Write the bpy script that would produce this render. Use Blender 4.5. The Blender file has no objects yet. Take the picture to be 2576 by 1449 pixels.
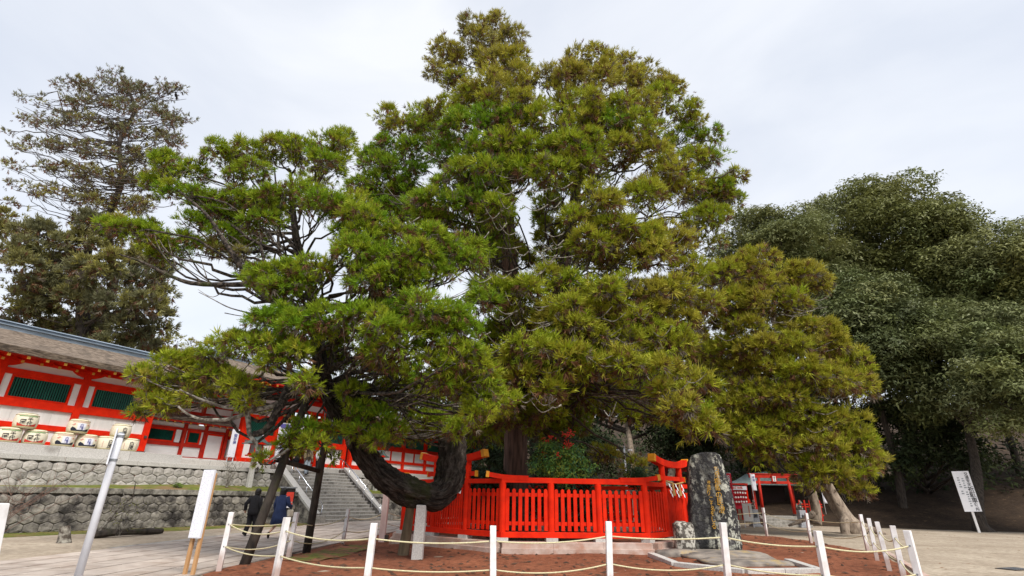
import bpy, bmesh, math, random
import numpy as np
from mathutils import Vector, Matrix

# ------------------------------------------------------------------ camera, world, sun, exposure
sc = bpy.context.scene
COL = sc.collection
R = math.radians
PITCH, ROLL, EYE = R(22.5), R(1.0), 1.45
FPX = 1975 * 0.644                 # focal length in units of a 2576 px wide frame
_fw = np.array([0, math.cos(PITCH), math.sin(PITCH)])
_up0 = np.array([0, -math.sin(PITCH), math.cos(PITCH)])
_rt = np.array([math.cos(ROLL), 0, 0]) + _up0 * math.sin(ROLL)
_up = _up0 * math.cos(ROLL) - np.array([math.sin(ROLL), 0, 0])
_o = np.array([0, 0, EYE])
cam_d = bpy.data.cameras.new('camera')
cam_d.sensor_width = 36.0
cam_d.lens = 1975 / 4000 * 36
cam_d.clip_start = 0.1
cam_d.clip_end = 3000
cam = bpy.data.objects.new('camera', cam_d)
COL.objects.link(cam)
cam.matrix_world = Matrix(((_rt[0], _up[0], -_fw[0], 0), (_rt[1], _up[1], -_fw[1], 0),
                           (_rt[2], _up[2], -_fw[2], EYE), (0, 0, 0, 1)))
sc.camera = cam

SUN_EL, SUN_AZ = R(52), R(150)     # azimuth clockwise from +Y (the view direction)
world = bpy.data.worlds.new('World')
sc.world = world
world.use_nodes = True
wn, wl = world.node_tree.nodes, world.node_tree.links
wn.clear()
w_out = wn.new('ShaderNodeOutputWorld')
w_sky = wn.new('ShaderNodeTexSky')
w_sky.sky_type = 'NISHITA'
w_sky.sun_disc = False
w_sky.sun_elevation = SUN_EL
w_sky.sun_rotation = SUN_AZ
w_b1 = wn.new('ShaderNodeBackground')
w_b1.inputs['Strength'].default_value = 0.012
wl.new(w_sky.outputs[0], w_b1.inputs['Color'])
w_tc = wn.new('ShaderNodeTexCoord')
w_map = wn.new('ShaderNodeMapping')
w_map.inputs['Scale'].default_value = (1.1, 1.1, 2.6)
wl.new(w_tc.outputs['Generated'], w_map.inputs['Vector'])
w_no = wn.new('ShaderNodeTexNoise')
w_no.inputs['Scale'].default_value = 1.7
w_no.inputs['Detail'].default_value = 5.0
w_no.inputs['Roughness'].default_value = 0.5
w_no.inputs['Distortion'].default_value = 0.6
wl.new(w_map.outputs[0], w_no.inputs['Vector'])
w_cr = wn.new('ShaderNodeValToRGB')
w_cr.color_ramp.elements[0].position = 0.32
w_cr.color_ramp.elements[0].color = (0.655, 0.688, 0.755, 1)
w_cr.color_ramp.elements[1].position = 0.68
w_cr.color_ramp.elements[1].color = (0.85, 0.862, 0.885, 1)
wl.new(w_no.outputs['Fac'], w_cr.inputs[0])
w_b2 = wn.new('ShaderNodeBackground')
w_b2.inputs['Strength'].default_value = 0.385
wl.new(w_cr.outputs[0], w_b2.inputs['Color'])
w_add = wn.new('ShaderNodeAddShader')
wl.new(w_b1.outputs[0], w_add.inputs[0])
wl.new(w_b2.outputs[0], w_add.inputs[1])
wl.new(w_add.outputs[0], w_out.inputs['Surface'])

sun_d = bpy.data.lights.new('sun', 'SUN')
sun_d.energy = 1.5
sun_d.angle = R(22)
sun_d.color = (1.0, 0.95, 0.87)
sun = bpy.data.objects.new('sun', sun_d)
COL.objects.link(sun)
_sd = Vector((math.sin(SUN_AZ) * math.cos(SUN_EL), math.cos(SUN_AZ) * math.cos(SUN_EL), math.sin(SUN_EL)))
sun.rotation_euler = (-_sd).to_track_quat('-Z', 'Y').to_euler()

sc.view_settings.view_transform = 'Standard'
sc.view_settings.look = 'None'
sc.view_settings.gamma = 1
sc.view_settings.exposure = 1.50
sc.cycles.max_bounces = 6
sc.cycles.diffuse_bounces = 3
sc.cycles.transparent_max_bounces = 6
sc.cycles.use_denoising = True

# ------------------------------------------------------------------ helpers
rnd = random.Random(7)
rng = np.random.default_rng(11)

def ray(x, y):
    return _fw * FPX + _rt * (x - 1288) - _up * (y - 724.5)
def at(x, y, Y):                    # the point at distance Y (metres north) seen at (x, y) of the photograph
    d = ray(x, y)
    return _o + d * (Y / d[1])
def depth_of(p):
    return float((np.asarray(p, float) - _o) @ _fw)
def Zr(x, y, rx, ry, s):
    return ((rx + x * s) * .644, (ry + y * s) * .644)
def z3(x, y): return Zr(x, y, 800, 1500, 900 / 2576)
def z5(x, y): return Zr(x, y, 1500, 1644, 1100 / 2576)

class MB:
    """collects shapes into one mesh"""
    def __init__(s):
        s.v, s.f, s.mi = [], [], []
    def add(s, vs, fs, mi=0):
        o = len(s.v)
        s.v += [tuple(map(float, p)) for p in vs]
        s.f += [tuple(o + i for i in f) for f in fs]
        s.mi += [mi] * len(fs)
        return s
    def box(s, x0, x1, y0, y1, z0, z1, mi=0):
        return s.add([(x0, y0, z0), (x1, y0, z0), (x1, y1, z0), (x0, y1, z0), (x0, y0, z1), (x1, y0, z1), (x1, y1, z1), (x0, y1, z1)],
                     [(0, 3, 2, 1), (4, 5, 6, 7), (0, 1, 5, 4), (1, 2, 6, 5), (2, 3, 7, 6), (3, 0, 4, 7)], mi)
    def bar(s, a, b, w, h, up=(0, 0, 1), mi=0, w2=None, h2=None):
        """a rectangular bar from a to b"""
        a, b = Vector(a), Vector(b)
        d = (b - a).normalized()
        r = d.cross(Vector(up))
        r = r.normalized() if r.length > 1e-6 else Vector((1, 0, 0))
        u = r.cross(d)
        w2, h2 = w2 or w, h2 or h
        vs = []
        for p, ww, hh in ((a, w, h), (b, w2, h2)):
            vs += [p - r * ww / 2 - u * hh / 2, p + r * ww / 2 - u * hh / 2, p + r * ww / 2 + u * hh / 2, p - r * ww / 2 + u * hh / 2]
        return s.add(vs, [(0, 1, 2, 3), (7, 6, 5, 4), (0, 4, 5, 1), (1, 5, 6, 2), (2, 6, 7, 3), (3, 7, 4, 0)], mi)
    def tube(s, path, rad, n=8, mi=0, jit=0.0, flat=1.0):
        path = [Vector(p) for p in path]
        if not hasattr(rad, '__len__'):
            rad = [rad] * len(path)
        vs, fs = [], []
        pr = None
        for i, p in enumerate(path):
            t = (path[min(i + 1, len(path) - 1)] - path[max(i - 1, 0)])
            t = t.normalized() if t.length > 1e-9 else Vector((0, 0, 1))
            if pr is None:
                r = t.cross(Vector((0.31, 0.17, 0.93)) if abs(t.z) < 0.9 else Vector((1, 0.1, 0)))
            else:
                r = pr - t * pr.dot(t)
            r.normalize()
            pr = r
            u = t.cross(r)
            for k in range(n):
                a = 2 * math.pi * k / n
                q = rad[i] * (1 + jit * rnd.uniform(-1, 1))
                vs.append(p + r * math.cos(a) * q + u * math.sin(a) * q * flat)
        for i in range(len(path) - 1):
            for k in range(n):
                k2 = (k + 1) % n
                fs.append((i * n + k, i * n + k2, (i + 1) * n + k2, (i + 1) * n + k))
        fs.append(tuple(range(n - 1, -1, -1)))
        fs.append(tuple((len(path) - 1) * n + k for k in range(n)))
        return s.add(vs, fs, mi)
    def prism(s, poly, ext, mi=0):
        """polygon of 3D points pushed along ext"""
        n = len(poly)
        ext = Vector(ext)
        vs = [Vector(p) for p in poly] + [Vector(p) + ext for p in poly]
        return s.add(vs, [tuple(range(n - 1, -1, -1)), tuple(range(n, 2 * n))] + [(i, (i + 1) % n, n + (i + 1) % n, n + i) for i in range(n)], mi)
    def lathe(s, prof, n=16, c=(0, 0, 0), sx=1, sy=1, mi=0):
        vs, fs = [], []
        for r, z in prof:
            for k in range(n):
                a = 2 * math.pi * k / n
                vs.append((c[0] + r * sx * math.cos(a), c[1] + r * sy * math.sin(a), c[2] + z))
        for i in range(len(prof) - 1):
            for k in range(n):
                k2 = (k + 1) % n
                fs.append((i * n + k, i * n + k2, (i + 1) * n + k2, (i + 1) * n + k))
        fs.append(tuple(range(n - 1, -1, -1)))
        fs.append(tuple((len(prof) - 1) * n + k for k in range(n)))
        return s.add(vs, fs, mi)
    def ball(s, c, r, n=10, mi=0):
        if not hasattr(r, '__len__'):
            r = (r, r, r)
        prof = [(max(1e-3, math.sin(math.pi * i / (n - 1))), -math.cos(math.pi * i / (n - 1))) for i in range(n)]
        vs, fs = [], []
        m = n + 2
        for q, z in prof:
            for k in range(m):
                a = 2 * math.pi * k / m
                vs.append((c[0] + q * r[0] * math.cos(a), c[1] + q * r[1] * math.sin(a), c[2] + z * r[2]))
        for i in range(n - 1):
            for k in range(m):
                k2 = (k + 1) % m
                fs.append((i * m + k, i * m + k2, (i + 1) * m + k2, (i + 1) * m + k))
        return s.add(vs, fs, mi)
    def mesh(s, name, mats, smooth=False):
        me = bpy.data.meshes.new(name)
        me.from_pydata(s.v, [], s.f)
        for m in (mats if isinstance(mats, (list, tuple)) else [mats]):
            me.materials.append(m)
        if any(s.mi):
            me.polygons.foreach_set('material_index', s.mi)
        if smooth:
            me.polygons.foreach_set('use_smooth', [True] * len(s.f))
        me.update()
        return me
    def build(s, name, mats, parent=None, smooth=False, bevel=0, loc=None, rot=None):
        return put(name, s.mesh(name, mats, smooth), parent, loc, rot, bevel)

def put(name, me, parent=None, loc=None, rot=None, bevel=0):
    o = bpy.data.objects.new(name, me)
    COL.objects.link(o)
    if parent:
        o.parent = parent
    if loc is not None:
        o.location = loc
    if rot is not None:
        o.rotation_euler = rot
    if bevel:
        b = o.modifiers.new('bevel', 'BEVEL')
        b.width = bevel
        b.segments = 2
        b.limit_method = 'ANGLE'
    return o

def tag(o, label=None, cat=None, group=None, kind=None):
    if label: o['label'] = label
    if cat: o['category'] = cat
    if group: o['group'] = group
    if kind: o['kind'] = kind
    return o

def thing(name, label, cat, loc=(0, 0, 0), rz=0, group=None):
    o = bpy.data.objects.new(name, None)
    COL.objects.link(o)
    o.empty_display_size = 0.2
    o.location = loc
    o.rotation_euler = (0, 0, rz)
    return tag(o, label, cat, group)

def copy_tree(o, parent=None):
    c = o.copy()
    COL.objects.link(c)
    c.parent = parent
    for ch in list(o.children):
        copy_tree(ch, c)
    return c

# building frame: x along the terrace front, y into the terrace, origin at the foot of the lower wall
BP0 = np.array([-17.4, 19.8, 0.0])
BU = np.array([math.sin(R(30)), math.cos(R(30)), 0])
BN = np.array([-math.cos(R(30)), math.sin(R(30)), 0])
BRZ = R(60)
def bl(s, d, z=0):
    return tuple(BP0 + BU * s + BN * d + np.array([0, 0, z]))

# ------------------------------------------------------------------ materials
def _nodes(name):
    m = bpy.data.materials.new(name)
    m.use_nodes = True
    nt = m.node_tree
    return m, nt, nt.nodes['Principled BSDF']

def noise(nt, scale, detail=4, rough=0.55, coord='Object', stretch=None, dist=0):
    tc = nt.nodes.new('ShaderNodeTexCoord')
    if coord == 'World':
        src = nt.nodes.new('ShaderNodeNewGeometry').outputs['Position']
    else:
        src = tc.outputs[coord]
    if stretch:
        mp = nt.nodes.new('ShaderNodeMapping')
        mp.inputs['Scale'].default_value = stretch
        nt.links.new(src, mp.inputs['Vector'])
        src = mp.outputs[0]
    n = nt.nodes.new('ShaderNodeTexNoise')
    n.inputs['Scale'].default_value = scale
    n.inputs['Detail'].default_value = detail
    n.inputs['Roughness'].default_value = rough
    n.inputs['Distortion'].default_value = dist
    nt.links.new(src, n.inputs['Vector'])
    return n

def ramp(nt, src, stops):
    r = nt.nodes.new('ShaderNodeValToRGB')
    while len(r.color_ramp.elements) < len(stops):
        r.color_ramp.elements.new(0.5)
    for e, (p, c) in zip(r.color_ramp.elements, stops):
        e.position = p
        e.color = tuple(c) + (1,) if len(c) == 3 else c
    nt.links.new(src, r.inputs[0])
    return r

def mixc(nt, fac, a, b, mode='MIX'):
    m = nt.nodes.new('ShaderNodeMix')
    m.data_type = 'RGBA'
    m.blend_type = mode
    for i, v in ((0, fac), (6, a), (7, b)):
        if hasattr(v, 'is_linked') or hasattr(v, 'links'):
            nt.links.new(v, m.inputs[i])
        elif i == 0:
            m.inputs[0].default_value = v
        else:
            m.inputs[i].default_value = tuple(v) + (1,)
    return m.outputs[2]

def bump(nt, bsdf, src, strength=0.3, dist=0.02):
    b = nt.nodes.new('ShaderNodeBump')
    b.inputs['Strength'].default_value = strength
    b.inputs['Distance'].default_value = dist
    nt.links.new(src, b.inputs['Height'])
    nt.links.new(b.outputs[0], bsdf.inputs['Normal'])

def mat(name, c, c2=None, rough=0.7, scale=6, stretch=None, bmp=0.0, bscale=None, metal=0, spec=0.35, objvar=0.0, lo=0.35, hi=0.65, detail=5, bdist=0.02, stain=None, stain_scale=2, stain_lo=0.55, stain_hi=0.7, world=False):
    m, nt, b = _nodes(name)
    co = 'World' if world else 'Object'
    b.inputs['Roughness'].default_value = rough
    b.inputs['Metallic'].default_value = metal
    b.inputs['Specular IOR Level'].default_value = spec
    c2 = c2 or tuple(x * 0.82 for x in c)
    n = noise(nt, scale, detail, coord=co, stretch=stretch)
    out = ramp(nt, n.outputs['Fac'], [(lo, c2), (hi, c)]).outputs[0]
    if stain:
        ns = noise(nt, stain_scale, 6, 0.65, coord=co)
        f = ramp(nt, ns.outputs['Fac'], [(stain_lo, (0, 0, 0)), (stain_hi, (1, 1, 1))])
        out = mixc(nt, f.outputs[0], out, stain)
    if objvar:
        oi = nt.nodes.new('ShaderNodeObjectInfo')
        mr = nt.nodes.new('ShaderNodeMapRange')
        mr.inputs['To Min'].default_value = 1 - objvar
        mr.inputs['To Max'].default_value = 1 + objvar
        nt.links.new(oi.outputs['Random'], mr.inputs['Value'])
        hs = nt.nodes.new('ShaderNodeHueSaturation')
        nt.links.new(mr.outputs[0], hs.inputs['Value'])
        nt.links.new(out, hs.inputs['Color'])
        out = hs.outputs[0]
    nt.links.new(out, b.inputs['Base Color'])
    if bmp:
        nb = noise(nt, bscale or scale * 3, 6, 0.6, coord=co, stretch=stretch)
        bump(nt, b, nb.outputs['Fac'], bmp, bdist)
    return m

M = {}
M['red'] = mat('vermilion_paint', (0.76, 0.026, 0.005), (0.58, 0.017, 0.004), 0.62, 3, bmp=0.15, bscale=30, spec=0.10, objvar=0.05, stain=(0.40, 0.022, 0.010), stain_scale=2.5, stain_lo=0.56, stain_hi=0.85, world=True)
M['red_dark'] = mat('vermilion_paint_dark', (0.52, 0.026, 0.010), (0.36, 0.016, 0.008), 0.6, 3, bmp=0.1, bscale=25, spec=0.2)  # darker red; on the small torii and side fences it stands in for shade
M['yellow'] = mat('ochre_end_paint', (0.75, 0.33, 0.015), (0.62, 0.25, 0.012), 0.5, 8)
M['gold'] = mat('brass_cap', (0.80, 0.42, 0.08), (0.62, 0.30, 0.05), 0.35, 9, metal=0.6)
M['plaster'] = mat('white_plaster', (0.82, 0.81, 0.80), (0.72, 0.70, 0.69), 0.85, 1.2, bmp=0.05, bscale=20)
M['boards'] = mat('white_boards', (0.80, 0.79, 0.76), (0.66, 0.65, 0.62), 0.8, 3, stretch=(1, 1, 0.15), bmp=0.06, bscale=12)
M['green_slat'] = mat('green_slat_paint', (0.020, 0.165, 0.115), (0.012, 0.095, 0.07), 0.6, 5, stretch=(1, 1, 0.2))
M['green_lattice'] = mat('green_lattice_paint', (0.016, 0.16, 0.105), (0.010, 0.09, 0.065), 0.5, 5)
M['glass_dark'] = mat('dark_window_glass', (0.02, 0.03, 0.03), (0.012, 0.018, 0.018), 0.12, 2, spec=0.5)
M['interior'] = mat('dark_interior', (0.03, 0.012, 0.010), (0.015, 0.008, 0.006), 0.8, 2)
M['thatch'] = mat('cypress_bark_thatch', (0.30, 0.235, 0.18), (0.075, 0.055, 0.042), 0.95, 4.5, stretch=(0.9, 3.2, 5.0), bmp=0.9, bscale=9, lo=0.36, hi=0.66, bdist=0.06, stain=(0.04, 0.033, 0.028), stain_scale=1.6, stain_lo=0.52, stain_hi=0.75)
M['copper'] = mat('ridge_copper', (0.40, 0.47, 0.55), (0.22, 0.27, 0.33), 0.38, 1.6, stretch=(0.6, 3, 3), metal=0.55, bmp=0.06)
M['copper_green'] = mat('patinated_copper', (0.20, 0.26, 0.245), (0.10, 0.14, 0.14), 0.5, 5, metal=0.35)
M['granite'] = mat('pale_granite', (0.56, 0.54, 0.51), (0.40, 0.385, 0.365), 0.85, 30, bmp=0.2, bscale=60, objvar=0.08, stain=(0.22, 0.20, 0.18), stain_scale=1.3, stain_lo=0.60, stain_hi=0.8, world=True)
M['hex_pale'] = mat('pale_wall_stone', (0.47, 0.44, 0.41), (0.31, 0.29, 0.265), 0.9, 6, bmp=0.5, bscale=14, objvar=0.16, stain=(0.13, 0.12, 0.11), stain_scale=2.2, stain_lo=0.56, stain_hi=0.70, world=True)
M['hex_dark'] = mat('weathered_wall_stone', (0.31, 0.285, 0.25), (0.15, 0.135, 0.12), 0.92, 5, bmp=0.6, bscale=12, objvar=0.22, stain=(0.045, 0.040, 0.038), stain_scale=1.5, stain_lo=0.46, stain_hi=0.60, world=True)
M['cope_dark'] = mat('weathered_coping', (0.34, 0.32, 0.28), (0.18, 0.165, 0.145), 0.9, 6, bmp=0.4, bscale=14, objvar=0.12, stain=(0.06, 0.055, 0.045), stain_scale=2.4, stain_lo=0.47, stain_hi=0.64, world=True)
M['mortar'] = mat('dark_joint', (0.10, 0.09, 0.08), (0.05, 0.045, 0.04), 0.95, 8)
M['step'] = mat('stair_stone', (0.40, 0.375, 0.34), (0.25, 0.235, 0.21), 0.9, 8, bmp=0.3, bscale=20, objvar=0.06, stain=(0.12, 0.11, 0.095), stain_scale=1.7, stain_lo=0.5, stain_hi=0.72, world=True)
M['steel'] = mat('stainless_rail', (0.72, 0.74, 0.78), (0.62, 0.64, 0.68), 0.22, 4, metal=1.0)
M['white_paint'] = mat('white_post_paint', (0.80, 0.79, 0.80), (0.66, 0.63, 0.62), 0.55, 5, stretch=(1, 1, 0.4), stain=(0.42, 0.24, 0.16), stain_scale=3, stain_lo=0.66, stain_hi=0.82)
def post_paint():
    m, nt, b = _nodes('white_post_paint_muddy_foot')
    n = noise(nt, 6, 5, 0.6, coord='World')
    base = ramp(nt, n.outputs['Fac'], [(0.35, (0.66, 0.63, 0.62)), (0.6, (0.81, 0.80, 0.81))]).outputs[0]
    tc = nt.nodes.new('ShaderNodeTexCoord')
    sx = nt.nodes.new('ShaderNodeSeparateXYZ')
    nt.links.new(tc.outputs['Object'], sx.inputs[0])
    n2 = noise(nt, 9, 5, 0.7, coord='World', stretch=(1, 1, 0.35))
    ad = nt.nodes.new('ShaderNodeMath'); ad.operation = 'MULTIPLY_ADD'
    nt.links.new(n2.outputs['Fac'], ad.inputs[0]); ad.inputs[1].default_value = -0.42
    nt.links.new(sx.outputs['Z'], ad.inputs[2])
    f = ramp(nt, ad.outputs[0], [(0.0, (0.6, 0.6, 0.6)), (0.16, (0, 0, 0))]).outputs[0]
    nt.links.new(mixc(nt, f, base, (0.30, 0.15, 0.09)), b.inputs['Base Color'])
    b.inputs['Roughness'].default_value = 0.55
    return m
M['post_paint'] = post_paint()
M['moss_soil'] = mat('moss_over_soil', (0.15, 0.165, 0.022), (0.085, 0.095, 0.016), 0.95, 4, bmp=0.8, bscale=25, stain=(0.25, 0.095, 0.05), stain_scale=2.6, stain_lo=0.44, stain_hi=0.56, world=True)
M['white_metal'] = mat('white_enamel_pole', (0.74, 0.76, 0.82), (0.64, 0.66, 0.72), 0.35, 3)
M['grey_metal'] = mat('grey_metal', (0.34, 0.36, 0.38), (0.25, 0.27, 0.29), 0.4, 5, metal=0.5)
M['rope'] = mat('cream_rope', (0.70, 0.65, 0.42), (0.52, 0.46, 0.28), 0.85, 60, bmp=0.5, bscale=120)
M['straw'] = mat('straw', (0.55, 0.36, 0.13), (0.36, 0.21, 0.07), 0.9, 20, stretch=(1, 1, 0.2), bmp=0.4)
M['paper'] = mat('white_paper', (0.85, 0.85, 0.88), (0.78, 0.78, 0.82), 0.8, 4)
M['wood_new'] = mat('raw_timber', (0.56, 0.33, 0.16), (0.42, 0.23, 0.10), 0.7, 6, stretch=(1, 1, 0.15))
M['log'] = mat('charred_log', (0.065, 0.052, 0.042), (0.018, 0.015, 0.013), 0.9, 7, stretch=(1, 1, 0.3), bmp=0.5, bscale=18, stain=(0.05, 0.055, 0.02), stain_scale=2.5, stain_lo=0.55, stain_hi=0.75)
M['post_wood'] = mat('weathered_post_wood', (0.22, 0.165, 0.10), (0.10, 0.075, 0.045), 0.9, 6, stretch=(1, 1, 0.2), bmp=0.4)
M['bark_limb'] = mat('furrowed_dark_bark', (0.115, 0.092, 0.075), (0.022, 0.017, 0.014), 0.95, 10.0, stretch=(1.3, 1.3, 1.0), bmp=1.0, bscale=16, lo=0.44, hi=0.60, bdist=0.08, stain=(0.050, 0.060, 0.016), stain_scale=1.6, stain_lo=0.56, stain_hi=0.66)
M['bark_trunk'] = mat('red_brown_cedar_bark', (0.15, 0.088, 0.066), (0.05, 0.030, 0.023), 0.95, 5, stretch=(3, 3, 0.25), bmp=0.9, bscale=8, bdist=0.05)
M['bark_twig'] = mat('grey_lichen_bark', (0.30, 0.28, 0.24), (0.075, 0.06, 0.048), 0.95, 9, bmp=0.4, lo=0.42, hi=0.62)
M['bark_dark'] = mat('dark_bark', (0.085, 0.068, 0.055), (0.03, 0.024, 0.02), 0.95, 6, stretch=(2, 2, 0.4), bmp=0.5)
M['bark_pale'] = mat('pale_smooth_bark', (0.36, 0.29, 0.225), (0.17, 0.13, 0.10), 0.9, 4, stretch=(2, 2, 0.6), bmp=0.5, bscale=9, stain=(0.08, 0.06, 0.045), stain_scale=5, stain_lo=0.58, stain_hi=0.66)
M['moss'] = mat('moss', (0.16, 0.175, 0.022), (0.075, 0.095, 0.014), 0.95, 3, bmp=0.6, bscale=30, stain=(0.20, 0.125, 0.06), stain_scale=0.9, stain_lo=0.48, stain_hi=0.62)
M['barrel'] = mat('cream_straw_mat', (0.80, 0.75, 0.61), (0.68, 0.61, 0.46), 0.85, 10, stretch=(1, 1, 6), bmp=0.15, bscale=20)
M['barrel_end'] = mat('barrel_straw_end', (0.55, 0.48, 0.27), (0.40, 0.34, 0.17), 0.9, 14, bmp=0.3)
M['p_green'] = mat('green_print', (0.10, 0.26, 0.06), None, 0.8)
M['p_red'] = mat('red_print', (0.62, 0.05, 0.03), None, 0.8)
M['p_navy'] = mat('navy_print', (0.018, 0.022, 0.04), None, 0.8)
M['p_white'] = mat('white_print', (0.80, 0.80, 0.88), None, 0.8)
M['p_pink'] = mat('pink_print', (0.62, 0.30, 0.24), None, 0.8)
M['ink'] = mat('black_ink', (0.02, 0.02, 0.025), None, 0.7)
M['ink_blue'] = mat('blue_ink', (0.06, 0.07, 0.30), None, 0.7)
M['gold_leaf'] = mat('gilt_carving', (0.72, 0.40, 0.035), (0.52, 0.27, 0.02), 0.45, 12, metal=0.2)
M['cloth_red'] = mat('crimson_cloth', (0.50, 0.012, 0.035), (0.38, 0.008, 0.025), 0.8, 3)
M['cloth_white'] = mat('white_cloth', (0.78, 0.78, 0.84), (0.70, 0.70, 0.78), 0.8, 3)
M['cloth_purple'] = mat('purple_cloth', (0.12, 0.10, 0.36), (0.09, 0.08, 0.28), 0.8, 3)
M['black_cloth'] = mat('black_wool', (0.014, 0.013, 0.016), (0.008, 0.008, 0.010), 0.9, 9, bmp=0.2)
M['navy_cloth'] = mat('navy_denim', (0.022, 0.038, 0.105), (0.012, 0.022, 0.065), 0.85, 5, bmp=0.2)
M['grey_cloth'] = mat('light_grey_cloth', (0.60, 0.60, 0.62), None, 0.85, 5)
M['jeans'] = mat('pale_jeans', (0.40, 0.47, 0.54), None, 0.85, 6)
M['khaki'] = mat('khaki_cloth', (0.26, 0.20, 0.11), None, 0.85, 6)
M['skin'] = mat('skin', (0.56, 0.34, 0.24), (0.50, 0.29, 0.20), 0.6, 6)
M['hair'] = mat('black_hair', (0.012, 0.010, 0.010), (0.006, 0.005, 0.005), 0.45, 20, stretch=(1, 1, 0.3), bmp=0.3)
M['shoe'] = mat('dark_shoe', (0.02, 0.018, 0.018), None, 0.4)
M['beige'] = mat('beige_shoe', (0.55, 0.50, 0.46), None, 0.5)
M['bag'] = mat('cream_bag', (0.62, 0.58, 0.48), None, 0.6)
M['iron'] = mat('rusty_iron', (0.10, 0.08, 0.07), (0.05, 0.04, 0.035), 0.7, 9, metal=0.4)
M['plinth'] = mat('soil_stained_plinth_stone', (0.52, 0.42, 0.37), (0.38, 0.26, 0.21), 0.9, 3, bmp=0.25, bscale=30, objvar=0.07, stain=(0.36, 0.15, 0.085), stain_scale=1.6, stain_lo=0.50, stain_hi=0.75, world=True)
M['pink_post'] = mat('weathered_pink_post', (0.62, 0.47, 0.45), (0.48, 0.34, 0.32), 0.8, 6, stretch=(1, 1, 0.3))
M['pedestal'] = mat('grey_pedestal_stone', (0.36, 0.37, 0.40), (0.26, 0.27, 0.30), 0.8, 15, bmp=0.2)
M['lichen_rock'] = mat('lichened_boulder', (0.50, 0.48, 0.42), (0.10, 0.088, 0.075), 0.92, 9, bmp=0.6, bscale=14, lo=0.48, hi=0.56, detail=8)
M['rock_base'] = mat('flat_grey_rock', (0.30, 0.26, 0.22), (0.12, 0.105, 0.095), 0.9, 3, bmp=0.6, bscale=9, stain=(0.42, 0.30, 0.12), stain_scale=2.2, stain_lo=0.56, stain_hi=0.7)

def limb_bark():
    m, nt, b = _nodes('long_furrowed_bark')
    a = nt.nodes.new('ShaderNodeAttribute')
    a.attribute_name = 'along'
    def nz(scale, detail, rough):
        n = nt.nodes.new('ShaderNodeTexNoise')
        n.inputs['Scale'].default_value = scale
        n.inputs['Detail'].default_value = detail
        n.inputs['Roughness'].default_value = rough
        n.inputs['Distortion'].default_value = 0.5
        nt.links.new(a.outputs['Vector'], n.inputs['Vector'])
        return n
    n1, n2 = nz(2.9, 8, 0.70), nz(9, 6, 0.65)
    c = ramp(nt, n1.outputs['Fac'], [(0.36, (0.012, 0.009, 0.008)), (0.50, (0.045, 0.035, 0.028)), (0.66, (0.125, 0.105, 0.09))]).outputs[0]
    n3 = noise(nt, 1.1, 5, 0.6)
    f = ramp(nt, n3.outputs['Fac'], [(0.54, (0, 0, 0)), (0.66, (0.8, 0.8, 0.8))]).outputs[0]
    nt.links.new(mixc(nt, f, c, (0.050, 0.058, 0.016)), b.inputs['Base Color'])
    b.inputs['Roughness'].default_value = 0.95
    b.inputs['Specular IOR Level'].default_value = 0.15
    hm = nt.nodes.new('ShaderNodeMath'); hm.operation = 'ADD'
    nt.links.new(n1.outputs['Fac'], hm.inputs[0]); nt.links.new(n2.outputs['Fac'], hm.inputs[1])
    bump(nt, b, hm.outputs[0], 1.0, 0.10)
    return m
M['limb_bark'] = limb_bark()

def monument_mat():
    m, nt, b = _nodes('black_lichened_stone')
    n1 = noise(nt, 2.2, 6, 0.6, stretch=(1.6, 1, 0.5))
    base = ramp(nt, n1.outputs['Fac'], [(0.35, (0.008, 0.008, 0.009)), (0.55, (0.030, 0.028, 0.030)), (0.72, (0.12, 0.112, 0.112))]).outputs[0]
    n2 = noise(nt, 5.5, 8, 0.70, stretch=(1.3, 1, 0.8), dist=0.3)
    f = ramp(nt, n2.outputs['Fac'], [(0.505, (0, 0, 0)), (0.555, (1, 1, 1))])
    n4 = noise(nt, 1.1, 3, 0.5, stretch=(1.6, 1, 0.45))
    f4 = ramp(nt, n4.outputs['Fac'], [(0.42, (0.12, 0.12, 0.12)), (0.58, (1, 1, 1))])
    f_ = mixc(nt, 1.0, f.outputs[0], f4.outputs[0], 'MULTIPLY')
    lich = mixc(nt, n1.outputs['Fac'], (0.40, 0.40, 0.33), (0.60, 0.60, 0.52))
    out = mixc(nt, f_, base, lich)
    nt.links.new(out, b.inputs['Base Color'])
    b.inputs['Roughness'].default_value = 0.8
    n3 = noise(nt, 6, 7, 0.65)
    bump(nt, b, n3.outputs['Fac'], 1.0, 0.16)
    return m
M['monument'] = monument_mat()

def ground_mat(name, cols, scale, fine, fine_cols, spots=None, bmp=0.5):
    m, nt, b = _nodes(name)
    n1 = noise(nt, scale, 6, 0.6)
    base = ramp(nt, n1.outputs['Fac'], cols).outputs[0]
    n2 = noise(nt, fine, 8, 0.72)
    f = ramp(nt, n2.outputs['Fac'], fine_cols).outputs[0]
    out = mixc(nt, 1.0, base, f, 'MULTIPLY')
    if spots:
        n3 = noise(nt, spots[0], 6, 0.7, dist=0.3)
        fs = ramp(nt, n3.outputs['Fac'], [(spots[1], (0, 0, 0)), (spots[2], (1, 1, 1))]).outputs[0]
        out = mixc(nt, fs, out, spots[3])
    nt.links.new(out, b.inputs['Base Color'])
    b.inputs['Roughness'].default_value = 0.95
    b.inputs['Specular IOR Level'].default_value = 0.15
    bump(nt, b, n2.outputs['Fac'], bmp, 0.03)
    return m
M['sand'] = ground_mat('packed_sand', [(0.3, (0.33, 0.265, 0.20)), (0.7, (0.50, 0.425, 0.335))], 0.4, 6, [(0.32, (0.55, 0.54, 0.52)), (0.58, (1, 1, 1))], (0.9, 0.56, 0.74, (0.24, 0.185, 0.135)), 0.8)
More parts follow.
